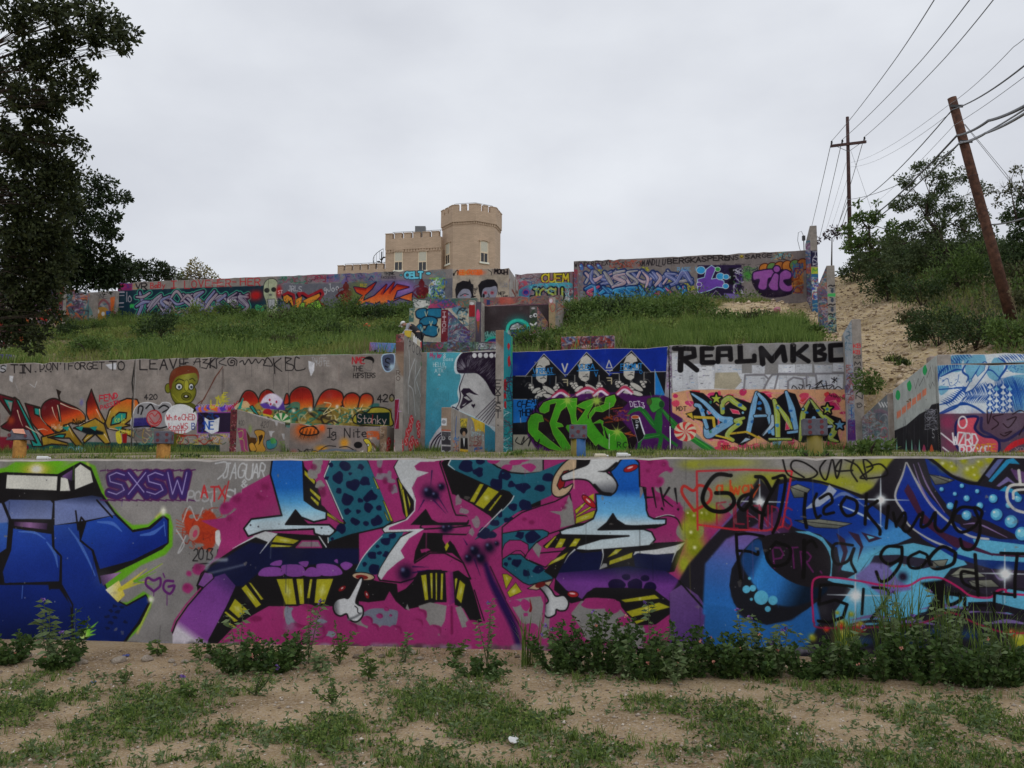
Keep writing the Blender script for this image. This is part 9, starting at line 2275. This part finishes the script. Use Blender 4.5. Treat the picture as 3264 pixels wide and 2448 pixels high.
for k in range(8):
 a,b=oc[k],oc[(k+1)%8];ax=b-a;ln=np.linalg.norm(ax);ax=ax/ln
 nr=np.array([ax[1],-ax[0],0]);
 if nr@((a+b)/2+CO-cen)<0:nr=-nr
 for i in range(3):
  u0=ln*(i/3+.04)if i else 0;u1=ln*((i+1)/3-.06)if i<2 else ln
  p0,p1=a+ax*u0,a+ax*u1
  m=MB()
  bz,tz=zT-.72-20,zT-20
  base=[p0,p1,p1-nr*.4,p0-nr*.4]
  m.hexa([np.array([v[0],v[1],bz])for v in base],[np.array([v[0],v[1],tz])for v in base]);m.build('merlon',M_brick,castle)
  m=MB();base=[p0+nr*.05,p1+nr*.05,p1-nr*.44,p0-nr*.44]
  m.hexa([np.array([v[0],v[1],tz+.002])for v in base],[np.array([v[0],v[1],tz+.09])for v in base]);m.build('coping',M_brick,castle)
 a2,b2_=ocd[k],ocd[(k+1)%8];l2=np.linalg.norm(b2_-a2);kk=int(l2/.3)
 for i in range(kk):
  p0=a2+ax*l2*(i+.2)/kk;p1=p0+ax*.17
  base=[p0,p1,p1-nr*.2,p0-nr*.2]
  md.hexa([np.array([v[0],v[1],zT-2.35-20])for v in base],[np.array([v[0],v[1],zT-2.051-20])for v in base])
tag(md.build('dentil_course',M_brick,castle),kind='stuff')
mr_=MB();rr=[v+np.array([0,0,zT+.35])for v in octo(Rt-.4,0)]
mr_.tube(rr+[rr[0]],.03,5);mr_.build('railing',M_rail,castle)
for k,frac,hh in((6,.55,0),(0,.45,0)):
 a,b=octo(Rt,0)[k]+CO,octo(Rt,0)[(k+1)%8]+CO
 ax=unit(b-a);nr=np.array([ax[1],-ax[0],0])
 mid=a+(b-a)*frac
 if nr@(mid-cen)<0:nr=-nr
 zb=Zd(1535,829,dC-1)
 mid[2]=zb
 window(mid,0,zb,Zd(1535,762,dC-1)-zb,1.0,ax,nr)
hv=empty('roof_vent',W(S_(1332,dC+3),dC+3,zm-1.0));tag(hv,'brown box vent on the castle roof','vent')
MB().box(-.65,.65,-.5,.5,1.5,2.6).build('hood',M_rail,hv);MB().box(-.2,.2,-.2,.2,0,1.5).build('duct',M_rail,hv)
st=empty('spiral_stair',W(S_(1207,dC+1.2),dC+1.2,Zd(1207,792,dC)-6.9));tag(st,'black spiral stair at the left side of the castle block','stair')
R0=1.05;mb=MB();mb.tube([(0,0,-2),(0,0,6.8)],.08,6);mb.build('post',M_black,st)
rail=[]
for k in range(22):
 t=k*.42+2.5;z=.28*k
 mb=MB();a0,a1=t,t+.42
 mb.hexa([(0,0,z),(R0*math.cos(a0),R0*math.sin(a0),z),(R0*math.cos(a1),R0*math.sin(a1),z),(.02,.02,z)],[(0,0,z+.06),(R0*math.cos(a0),R0*math.sin(a0),z+.06),(R0*math.cos(a1),R0*math.sin(a1),z+.06),(.02,.02,z+.06)])
 mb.build('step',M_black,st);rail.append((R0*math.cos(a0),R0*math.sin(a0),z+1.05))
mb=MB();mb.tube(rail,.035,5)
for i,p in enumerate(rail):mb.tube([(p[0],p[1],p[2]-1.05),p],.018,4,cap=False)
mb.build('rail',M_black,st)
# poles and wires
M_pole=mat_noise('rusty_brown_pole',(.055,.028,.020),(.150,.070,.045),scale=5,rough=.85,bump=.6,bscale=30,dist=.02,c3=(.23,.17,.14))
M_pole2=mat_noise('dark_pole',(.050,.028,.028),(.095,.055,.050),scale=5,rough=.85,bump=.3)
M_wire=mat_plain('wire',(.03,.03,.034),.5)
M_wire2=mat_plain('grey_cable',(.10,.105,.115),.45)
yP=80
pt,pb=at_y(2701,373,yP),at_y(2710,800,yP)
r1=empty('utility_pole',pb);tag(r1,'distant utility pole with a crossarm against the sky','utility pole')
MB().tube([pb-pb,pt-pb],[.19,.14],10).build('pole',M_pole2,r1,smooth=True)
a0,a1=at_y(2648,466,yP-.25),at_y(2761,452,yP-.25)
m=MB();ax=unit(a1-a0);up=np.array([0,0,1.0]);bk=np.array([0,1.0,0])
m.hexa([a0-pb-up*.12-bk*.08,a1-pb-up*.12-bk*.08,a1-pb-up*.12+bk*.06,a0-pb-up*.12+bk*.06],[a0-pb+up*.12-bk*.08,a1-pb+up*.12-bk*.08,a1-pb+up*.12+bk*.06,a0-pb+up*.12+bk*.06])
arm=m.build('crossarm',M_pole2,r1)
INS={}
for nm,f in(('a',.03),('b',.33),('c',.955)):
 q=a0+(a1-a0)*f+up*.12
 MB().lathe(qq('.05,0 .05,.12 .11,.16 .06,.22 .10,.28 .04,.36'),8,tuple(q-pb)).build('insulator',M_black,arm)
 INS[nm]=q+up*.36
for e in((2670,465),(2740,455)):
 m=MB();m.tube([at_y(*e,yP-.25)-pb-up*.1,at_y(2705,483,yP-.2)-pb],.025,5);m.build('brace',M_rail,r1)
yL=34.0
lb,ltp=at_y(3215,985,yL),at_y(3034,312,yL)
r2=empty('utility_pole',lb-np.array([0,0,.3]));tag(r2,'thick reddish brown utility pole leaning to the left in front of the trees','utility pole')
o2=lb-np.array([0,0,.3])
MB().tube([lb-(lb*0)-o2-unit(ltp-lb)*.5,lb+(ltp-lb)*.35-o2,lb+(ltp-lb)*.7-o2,ltp-o2],[.205,.19,.178,.165],16).build('pole',M_pole,r2,smooth=True)
MB().tube([lb+(ltp-lb)*.62-o2,lb+(ltp-lb)*.625-o2],.19,14).build('collar',M_pole2,r2)
for f in(.95,.78):
 q=lb+(ltp-lb)*f-o2;MB().box(-.24,.22,-.22,-.17,-.05,.05,M=Matrix.Translation(Vector(q))).build('bracket',M_black,r2)
def wire(label,pts,r,mat=M_wire,sag=.0,group=None,n=14):
 """pts: world points; hangs between its first and last point"""
 P_=[]
 for(a,b)in zip(pts[:-1],pts[1:]):
  L=np.linalg.norm(b-a)
  for i in range(n):
   t=i/n;q=a*(1-t)+b*t;P_.append(q-np.array([0,0,sag*L*4*t*(1-t)]))
 P_.append(pts[-1])
 o=P_[0]
 w_=MB().tube([p-o for p in P_],r,5).build('wire',mat,None,smooth=True,loc=o)
 tag(w_,label,'wire',group)
 return w_
GW='wires on the utility poles'
wire('left wire rising from the crossarm to the top of the picture',[INS['a'],at_y(2846,200,45),at_y(3020,-70,28)],.022,sag=.004,group=GW)
wire('middle wire rising from the crossarm to the top of the picture',[INS['b'],at_y(2930,200,45),at_y(3142,-70,28)],.022,sag=.004,group=GW)
wire('right wire rising from the crossarm to the top of the picture',[INS['c'],at_y(2998,200,45),at_y(3220,-70,28)],.022,sag=.004,group=GW)
wire('leftmost wire running down from the crossarm behind the tallest buttress',[INS['a'],at_y(2584,735,130)],.03,sag=.002,group=GW)
wire('second wire running down from the crossarm beside the tallest buttress',[INS['b'],at_y(2612,760,130)],.03,sag=.002,group=GW)
wire('wire running down left from the right end of the crossarm',[INS['c'],at_y(2656,770,130)],.03,sag=.002,group=GW)
wire('thin pale wire between the two left descending wires',[at_y(2697,518,80),at_y(2628,750,130)],.014,M_wire2,.002,GW)
wire('thinnest pale wire descending left of the far pole',[at_y(2699,575,80),at_y(2642,748,130)],.012,M_wire2,.002,GW)
wire('guy wire falling right from the far pole',[at_y(2712,480,80),at_y(2776,665,82)],.012,M_wire2,.0,GW)
wire('lower cable pair, left one, descending from the far pole',[at_y(2702,640,80),at_y(2665,735,120)],.03,M_wire,.0,GW)
wire('lower cable pair, right one, descending from the far pole',[at_y(2704,655,80),at_y(2676,745,120)],.035,M_wire,.0,GW)
cA=at_y(3035,350,yL-.25)
wire('heavy cable crossing the top of the leaning pole',[at_y(2703,660,80),cA,at_y(3330,155,20)],.024,M_wire,.012,GW)
wire('thin wire touching the top of the leaning pole',[at_y(2712,518,80),at_y(3022,336,yL),at_y(3230,150,22),at_y(3330,60,18)],.009,M_wire2,.008,GW)
wire('second thin wire below the top of the leaning pole',[at_y(2712,532,80),at_y(3028,362,yL)],.009,M_wire2,.01,GW)
wire('thin steep wire passing behind the leaning pole',[at_y(2774,660,78),at_y(3040,400,yL),at_y(3330,195,20)],.009,M_wire2,.004,GW)
wire('bundled upper communication cable below the leaning pole top',[at_y(2728,724,78),at_y(3050,432,yL-.3),at_y(3150,385,25),at_y(3330,300,17)],.042,M_wire,.008,GW)
wire('bundled lower communication cable on the leaning pole',[at_y(2724,740,78),at_y(3062,452,yL-.3),at_y(3140,425,25),at_y(3330,318,17)],.036,M_wire2,.008,GW)
wire('third communication cable crossing between the two bundles',[at_y(2702,636,80),at_y(2860,590,55),at_y(3058,458,yL-.3),at_y(3330,305,17)],.022,M_wire2,.006,GW)
wire('left of the two thin wires falling right behind the leaning pole',[at_y(3070,392,yL+.4),at_y(3215,575,42),at_y(3300,690,46)],.010,M_wire2,.0,GW)
wire('right of the two thin wires falling right behind the leaning pole',[at_y(3076,396,yL+.4),at_y(3222,572,42),at_y(3310,684,46)],.010,M_wire2,.0,GW)
wire('grey cable leaving the lower part of the leaning pole to the right',[at_y(3158,716,yL-.1),at_y(3330,672,22)],.028,M_wire2,.006,GW)
el=empty('pipe_fitting',at_y(2563,800,66.5));tag(el,'dark bent conduit with a loop of wire beside the tallest buttress','conduit');eo=at_y(2563,800,66.5)
MB().tube([(0,0,-1.5),(0,0,.8)],.035,6).build('pipe',M_black,el)
MB().box(-.1,.1,-.1,.1,.8,1.15).build('box',M_black,el)
m=MB();m.tube([(0,0,1.15),(-.15,0,1.5),(-.38,0,1.4),(-.45,0,.8),(-.3,0,.1),(-.05,0,-.3)],.018,5);m.build('loop',M_black,el)
# dice posts on the terrace
M_dice=mat_noise('grey_painted_wood',paint_lin((54,54,62)),paint_lin((70,69,76)),scale=9,bump=.3)
M_pip=mat_plain('dark_red_pip',paint_lin((70,24,30)),.6)
M_pnk=mat_noise('salmon_paint',paint_lin((170,100,84)),paint_lin((196,124,104)),scale=8,bump=.2)
M_log=mat_noise('ochre_painted_post',paint_lin((96,66,30)),paint_lin((136,98,48)),scale=7,bump=.6,bscale=24,dist=.02,c3=paint_lin((90,60,34)))
M_red=mat_plain('red_paint',paint_lin((130,30,40)));M_yel=mat_plain('yellow_paint',paint_lin((84,74,22)));M_blu=mat_plain('blue_paint',paint_lin((28,62,100)))
def tz(s,d):return float(np.interp(d,[9.6,14,23,35.3],[1.80,2.05,2.42,2.95]))
def dice_post(px,dd,w,h,dep,zc,rot,pips,side,label,mats,half=None):
 s=S_(px,dd,1440);z=tz(s,dd)
 r=empty('dice_post',W(s,dd,z));r.rotation_euler=(0,0,-PHI+rot);tag(r,label,'post','wooden posts topped with painted dice blocks')
 m=MB()
 n=14;R_=.115
 m.lathe([(R_*1.06,-.2),(R_,.05),(R_*.97,zc-h/2)],n)
 if len(mats)>1:
  m.m=[int((i%n)/n*len(mats))%len(mats)if i<2*n else 0 for i in range(len(m.f))]
 m.build('post',mats,r,smooth=True)
 b=MB()
 if half:
  zt=zc+h/2;z0=zc-h/2
  b.hexa([(-w*.62,-dep/2,z0),(w*.62,-dep/2,z0+.01),(w*.62,dep/2,z0+.01),(-w*.62,dep/2,z0)],[(-w*.36,-dep/2*.8,zt),(w*.26,-dep/2*.8,zt-.01),(w*.26,dep/2,zt-.01),(-w*.36,dep/2,zt)])
  bo_=b.build('block',M_dice,r,bevel=.012)
  t=MB();t.hexa([(-w*.16,-dep/2-.006,z0+.13),(w*.46,-dep/2-.006,z0+.11),(w*.30,-dep/2*.8-.004,zt-.003),(-w*.33,-dep/2*.8-.004,zt-.003)],[(-w*.16,-dep/2+.02,z0+.13),(w*.46,-dep/2+.02,z0+.11),(w*.26,-dep/4,zt+.006),(-w*.3,-dep/4,zt+.006)])
  t.build('salmon_patch',M_pnk,bo_)
 else:
  b.box(-w/2,w/2,-dep/2,dep/2,zc-h/2,zc+h/2)
  bo_=b.build('block',M_dice,r,bevel=.012)
 for(a,c_,rr)in pips:
  p=MB();p.lathe([(rr,0),(rr*.96,.004)],14);o=p.build('pip',M_pip,bo_);o.rotation_euler=(math.pi/2,0,0);o.location=(a*w,-dep/2-.001,zc+c_*h)
 for(a,c_,rr,sg)in side:
  p=MB();p.lathe([(rr,0),(rr*.96,.004)],14);o=p.build('pip',M_pip,bo_);o.scale=(1,1,1);o.rotation_euler=(0,sg*math.pi/2,0);o.location=(sg*(w/2+.001),a*dep,zc+c_*h)
 return r
dd=14.0
q=.30
dice_post(62,dd+.6,.34,.20,.22,.42,.1,[(-.42,-.05,.034),(.5,-.12,.03)],[],'leftmost dice post, its block split and daubed salmon pink',[M_log],half=True)
dice_post(521,dd,.27,.21,.25,.34,.34,[(-.28,.22,.028),(.26,.22,.028),(-.28,-.24,.028),(.26,-.24,.028)],[(0,0,.05,1)],'dice post with four pips in front of the white disc on the wall',[M_log])
dice_post(1843,dd,.27,.215,.24,.38,.14,[(-.32,.3,.024),(.32,.3,.024),(0,0,.028),(-.32,-.3,.024),(.32,-.3,.024)],[],'dice post with five pips and a red, yellow and blue stem',[M_red,M_yel,M_blu])
dice_post(2598,dd,.34,.245,.24,.42,.02,[(-.22,.32,.028),(.26,.32,.028),(-.22,0,.028),(.26,0,.028),(-.22,-.32,.028),(.26,-.32,.028)],[],'dice post with six pips standing in bushes in front of the DEANO letters',[M_blu,M_yel])
# rocks, litter
M_rock=mat_noise('limestone',(.30,.24,.18),(.52,.45,.37),scale=7,bump=.7,bscale=26,dist=.02)
M_rockb=mat_noise('weathered_brown_rock',(.16,.12,.09),(.34,.27,.20),scale=6,bump=.7,bscale=26,dist=.02)
def rock_mesh(seed,mat):
 rg=np.random.default_rng(seed)
 import bmesh
 bm=bmesh.new();bmesh.ops.create_icosphere(bm,subdivisions=3,radius=1)
 cut=unit(rg.normal(size=(7,3)));dist=rg.uniform(.55,.85,7)
 for v in bm.verts:
  c=np.array(v.co)
  for n_,d_ in zip(cut,dist):
   t=c@n_
   if t>d_:c=c-n_*(t-d_)*.9
  c*=1+.05*math.sin(5*c[0]+seed)*math.cos(4*c[1])
  v.co=Vector(c*[1,.75,.6])
 me=bpy.data.meshes.new('rock');bm.to_mesh(me);bm.free();me.materials.append(mat)
 return me
RM=[rock_mesh(i,M_rock if i%3 else M_rockb)for i in range(6)]
def rock(px,py,wp,label,group='stones along the foot of the front wall',cat='stone',rot=None,where=None,mesh=None,name='rock'):
 if where is None:
  p,s,d=fgp(px,py)
 else:s,d,z=where;p=W(s,d,z)
 y=p[1];w=wp*px2m(y)/2
 o=link(name,mesh or RM[int(px)%6]);o.location=Vector([float(a)for a in p+np.array([0,0,w*.25])]);o.scale=(w,w,w*G.uniform(.8,1.1));o.rotation_euler=(G.uniform(-.2,.2),G.uniform(-.2,.2),G.uniform(0,6))
 tag(o,label,cat,group)
for(px,py,w_,lb)in((242,2068,42,'pale stone at the wall foot under the blue paint, left of its flat partner'),(266,2072,34,'flat stone touching its pale partner under the blue paint'),(382,2068,50,'long pale stone right of the yellow green paint splash'),(470,2066,44,'rounded pale stone midway between the blue and the purple paint'),(548,2072,28,'tan round stone left below the purple leg'),(590,2076,26,'smaller tan stone below the purple leg'),(115,2095,18,'small stone on the sand left of the upright plant'),(48,2052,40,'brown stone half under the leftmost shrub'),(85,2050,44,'second brown stone beside the leftmost shrub'),(672,2068,50,'brown rounded boulder at the left rim of the pink flowered shrub'),(965,2084,34,'grey stone between two weeds right of the shrubs'),(1173,2058,34,'pointed white stone at the wall foot below the magenta clouds'),(1137,2076,30,'flat stone left below the pointed white one'),(1218,2076,30,'pale stone right below the pointed white one'),(1315,2070,36,'broad pale stone before the white painted foot of the wall'),(1340,2084,26,'small stone beside the broad pale one'),(1472,2078,30,'pale stone left of the low dark shrub'),(1650,2088,22,'little stone in front of the thin grass clump'),(230,2118,22,'lone pale pebble on the sand at the left'),(2785,2128,28,'pale stone showing inside the right hand weeds'),(560,2082,16,'yellowish pebble below the tan stones'),(420,2105,14,'white pebble out on the sand'),(300,2130,12,'small bright pebble near the blue scrap')):
 rock(px,py,w_,lb)
def slope_stone(px,py,wp,mat,label,k=2,hgt=1.0):
 s,d,z=ground_hit(px,py,30)
 rock(px,py,wp,label,'painted stones on the slope','stone',where=(s,d,z+.1),mesh=rock_mesh(k+20,mat),name='painted_rock')
slope_stone(1168,1050,34,mat_noise('red_painted_stone',paint_lin((110,40,28)),paint_lin((150,60,40)),scale=3),'red painted stone with white spots in the left slope',3)
slope_stone(462,1055,26,mat_noise('teal_painted_stone',paint_lin((40,80,90)),paint_lin((130,120,80)),scale=3),'teal and cream painted stone in the left slope',4)
slope_stone(2478,1000,36,mat_noise('pink_painted_stone',paint_lin((120,50,80)),paint_lin((110,96,88)),scale=2.4),'pink topped concrete stump on bare earth below TIC',5)
slope_stone(2560,1010,24,M_rockb,'brown stone at the bottom of the bare earth, left of the middle buttress',6)
slope_stone(868,1042,12,M_rock,'tiny white stone left of the VAZ letters',7)
slope_stone(1208,1038,14,M_rock,'pale stone high on the left slope near the second red figure',8)
M_wht=mat_plain('crumpled_white',(.72,.72,.70),.5)
p,s,d=fgp(1637,2345)
r=empty('crushed_lid',p+np.array([0,-.05,.035]));tag(r,'crushed white can lid lying on the sand','lid')
m=MB();n=18
rad=[.035*(1+G.uniform(-.06,.06))for _ in range(n)]
top=[(rad[k]*math.cos(2*math.pi*k/n),rad[k]*math.sin(2*math.pi*k/n),.008+.004*math.sin(k*2.2))for k in range(n)]
m.add(top+[(a*.94,b*.94,0)for a,b,c in top]+[(0,0,.006)],[(k,(k+1)%n,2*n)for k in range(n)]+[(k,n+k,n+(k+1)%n,(k+1)%n)for k in range(n)])
o=m.build('disc',M_wht,r);o.rotation_euler=(.4,.05,.3);o.scale=(1.0,1.0,1)
MB().box(-.012,.004,.03,.046,.012,.017).build('tab',M_wht,r)
def scrap(px,py,L,Wd,mat,label,name='scrap',cat='litter',terr=None,rz=.3):
 if terr:s=S_(px,terr,1450);q=W(s,terr,tz(s,terr)+.02)
 else:q=fgp(px,py)[0]+np.array([0,0,.01])
 r=MB();n=5
 for i in range(n):
  a,b=-L/2+L*i/n,-L/2+L*(i+1)/n
  z0,z1=.01*math.sin(i*1.9),.01*math.sin((i+1)*1.9)
  r.hexa([(a,-Wd/2,z0),(b,-Wd/2+.002*i,z1),(b,Wd/2,z1),(a,Wd/2,z0)],[(a,-Wd/2,z0+.003),(b,-Wd/2+.002*i,z1+.003),(b,Wd/2,z1+.003),(a,Wd/2,z0+.003)])
 o=r.build(name,mat,None,loc=q,rz=rz);tag(o,label,cat)
scrap(300,2133,.05,.03,mat_plain('blue_plastic',(.05,.14,.42)),'blue plastic scrap on the gravel at the left')
scrap(558,2131,.035,.012,M_wht,'small white paper scrap on the gravel near the left weed patch')
scrap(405,2055,.07,.05,mat_plain('blue_can_paint',(.05,.07,.25)),'crumpled blue wrapper at the wall foot right of the blue paint',rz=1.2)
def spray_can(q,mats,label,lie=False,h=.19,r0=.033):
 e=empty('spray_can',q);tag(e,label,'spray can','spray cans lying and standing about')
 MB().lathe([(r0,0),(r0,h*.78),(r0*.55,h*.86)],10).build('body',mats[0],e,smooth=False)
 MB().lathe([(r0*.5,h*.862),(r0*.5,h)],8).build('cap',mats[1],e)
 if lie:e.rotation_euler=(0,math.pi/2,.2)
M_cream=mat_plain('cream_plastic',(.62,.55,.40))
q=W(S_(1965,12.5),12.5,tz(0,12.5)+.06);spray_can(q,[M_wht,M_wht],'white spray can lying on the terrace below the green letters',True)
q=W(S_(1895,12.5),12.5,tz(0,12.5)+.05);spray_can(q,[M_cream,M_wht],'pale empty can on the terrace right of the five pipped post',True)
q=W(S_(128,12.0),12.0,tz(0,12.0)+.05);spray_can(q,[M_wht,M_wht],'white can lying on the terrace right of the leftmost dice post',True)
sL1=S_(1275,33.0);bt=lambda d:float(np.interp(d,[33,D2],[Zd(1275,1065,33.0),Zs(1365,1119,S_(1288,33.0))]))
for i,(d_,col,lb)in enumerate(((34.35,M_wht,'white spray can, nearest of the row on top of the streaked buttress'),(34.6,M_wht,'second white spray can on top of the streaked buttress'),(34.85,M_cream,'cream spray can, third in the row on the streaked buttress'),(35.05,M_cream,'fourth can, cream, on the streaked buttress'),(35.22,M_red,'red can at the far end of the row on the streaked buttress'))):
 spray_can(W(sL1+.08,d_,bt(d_)),[col,M_wht],lb,h=.30,r0=.04)
bk_=empty('bucket',W(sL1+.1,33.5,bt(33.5)));tag(bk_,'yellow bucket on the near top of the streaked buttress','bucket')
MB().lathe(qq('.10,0 .15,.25 .155,.255'),14).build('pail',mat_plain('yellow_pail',paint_lin((150,130,40))),bk_);MB().lathe(qq('.157,.25 .157,.275 .12,.276'),14).build('rim',M_wht,bk_)
def skin_body(name,pts,edges,rad,mat,parent,sub=2):
 me=bpy.data.meshes.new(name);me.from_pydata(pts,edges,[]);o=link(name,me,parent);me.materials.append(mat)
 m=o.modifiers.new('skin','SKIN')
 for i,v in enumerate(me.skin_vertices[0].data if me.skin_vertices else[]):
  r_=rad[i];v.radius=(r_,r_)if not hasattr(r_,'__len__')else r_;v.use_root=(i==0)
 s_=o.modifiers.new('sub','SUBSURF');s_.levels=sub;s_.render_levels=sub
 return o
gs,gd=S_(1325,36.2),36.2
pz=float(hz(gs,gd))
per=empty('person',W(gs,gd,pz));per.rotation_euler=(0,0,-PHI)
tag(per,'person bending over the streaked buttress in a white cap, mask and black vest','person')
M_skin=mat_plain('skin',(.42,.24,.16),.6);M_gry=mat_plain('grey_shirt',(.30,.31,.35),.8);M_vest=mat_plain('black_vest',(.014,.015,.02),.8);M_jean=mat_plain('dark_trousers',(.016,.017,.024),.85)
pts=[(.10,0,.88),(.0,0,1.02),(-.18,-.02,1.18),(-.36,-.03,1.30),(-.46,-.04,1.335),(-.57,-.05,1.34),(-.64,-.05,1.30),(.12,-.10,.86),(.13,-.12,.48),(.16,-.13,.07),(.03,-.16,.03),(.12,.10,.86),(.16,.12,.47),(.24,.13,.07),(.12,.15,.03),(-.33,-.19,1.27),(-.36,-.30,1.02),(-.50,-.42,.86),(-.60,-.50,.84),(-.34,.15,1.27),(-.38,.22,1.03),(-.54,.05,.90),(-.64,-.08,.88)]
ed=qq('0,1 1,2 2,3 3,4 4,5 5,6 0,7 7,8 8,9 9,10 0,11 11,12 12,13 13,14 3,15 15,16 16,17 17,18 3,19 19,20 20,21 21,22')
rad=[.13,.12,.13,.12,.055,.095,.07,.10,.065,.045,.04,.10,.065,.045,.04,.06,.045,.034,.035,.06,.045,.034,.035]
body=skin_body('body',pts,ed,rad,M_skin,per)
skin_body('trousers',[(.10,0,.90),(.12,-.10,.85),(.13,-.12,.48),(.16,-.13,.12),(.12,.10,.85),(.16,.12,.47),(.24,.13,.12)],qq('0,1 1,2 2,3 0,4 4,5 5,6'),[.155,.12,.085,.075,.12,.085,.075],M_jean,per)
skin_body('shirt',[(-.33,-.03,1.29),(-.33,-.19,1.27),(-.36,-.30,1.03),(-.49,-.41,.875),(-.34,.15,1.27),(-.38,.22,1.04),(-.53,.06,.91)],qq('0,1 1,2 2,3 0,4 4,5 5,6'),[.12,.078,.06,.046,.078,.06,.046],M_gry,per)
skin_body('vest',[(.06,0,.96),(-.02,0,1.04),(-.18,-.02,1.19),(-.34,-.03,1.29)],qq('0,1 1,2 2,3'),[.15,.148,.165,.15],M_vest,per)
M=Matrix.Translation((-.585,-.05,1.36))@Matrix.Rotation(-.55,4,'Y')
m=MB();n=14
prof=qq('.112,0 .112,.04 .095,.085 .05,.115 .01,.122')
m.lathe(prof,n);m.v=[tuple(M@Vector(v))for v in m.v];m.build('cap',M_wht,per,smooth=True)
m=MB();m.hexa([(-.21,-.07,-.005),(-.09,-.10,.0),(-.09,.10,.0),(-.21,.07,-.005)],[(-.21,-.07,.008),(-.09,-.10,.014),(-.09,.10,.014),(-.21,.07,.008)]);m.v=[tuple(M@Vector(v))for v in m.v];m.build('cap_brim',M_wht,per)
m=MB();m.lathe(qq('.05,0 .045,.04 .02,.06'),10);MM=Matrix.Translation((-.625,-.05,1.27))@Matrix.Rotation(math.radians(-130),4,'Y');m.v=[tuple(MM@Vector(v))for v in m.v];m.build('mask',M_wht,per,smooth=True)
MB().tube([(-.50,-.05,1.36),(-.44,-.05,1.30),(-.40,-.08,1.24)],[.06,.055,.03],8).build('hair',mat_plain('red_brown_hair',(.20,.07,.035),.8),per,smooth=True)
for e in per.children:
 pass
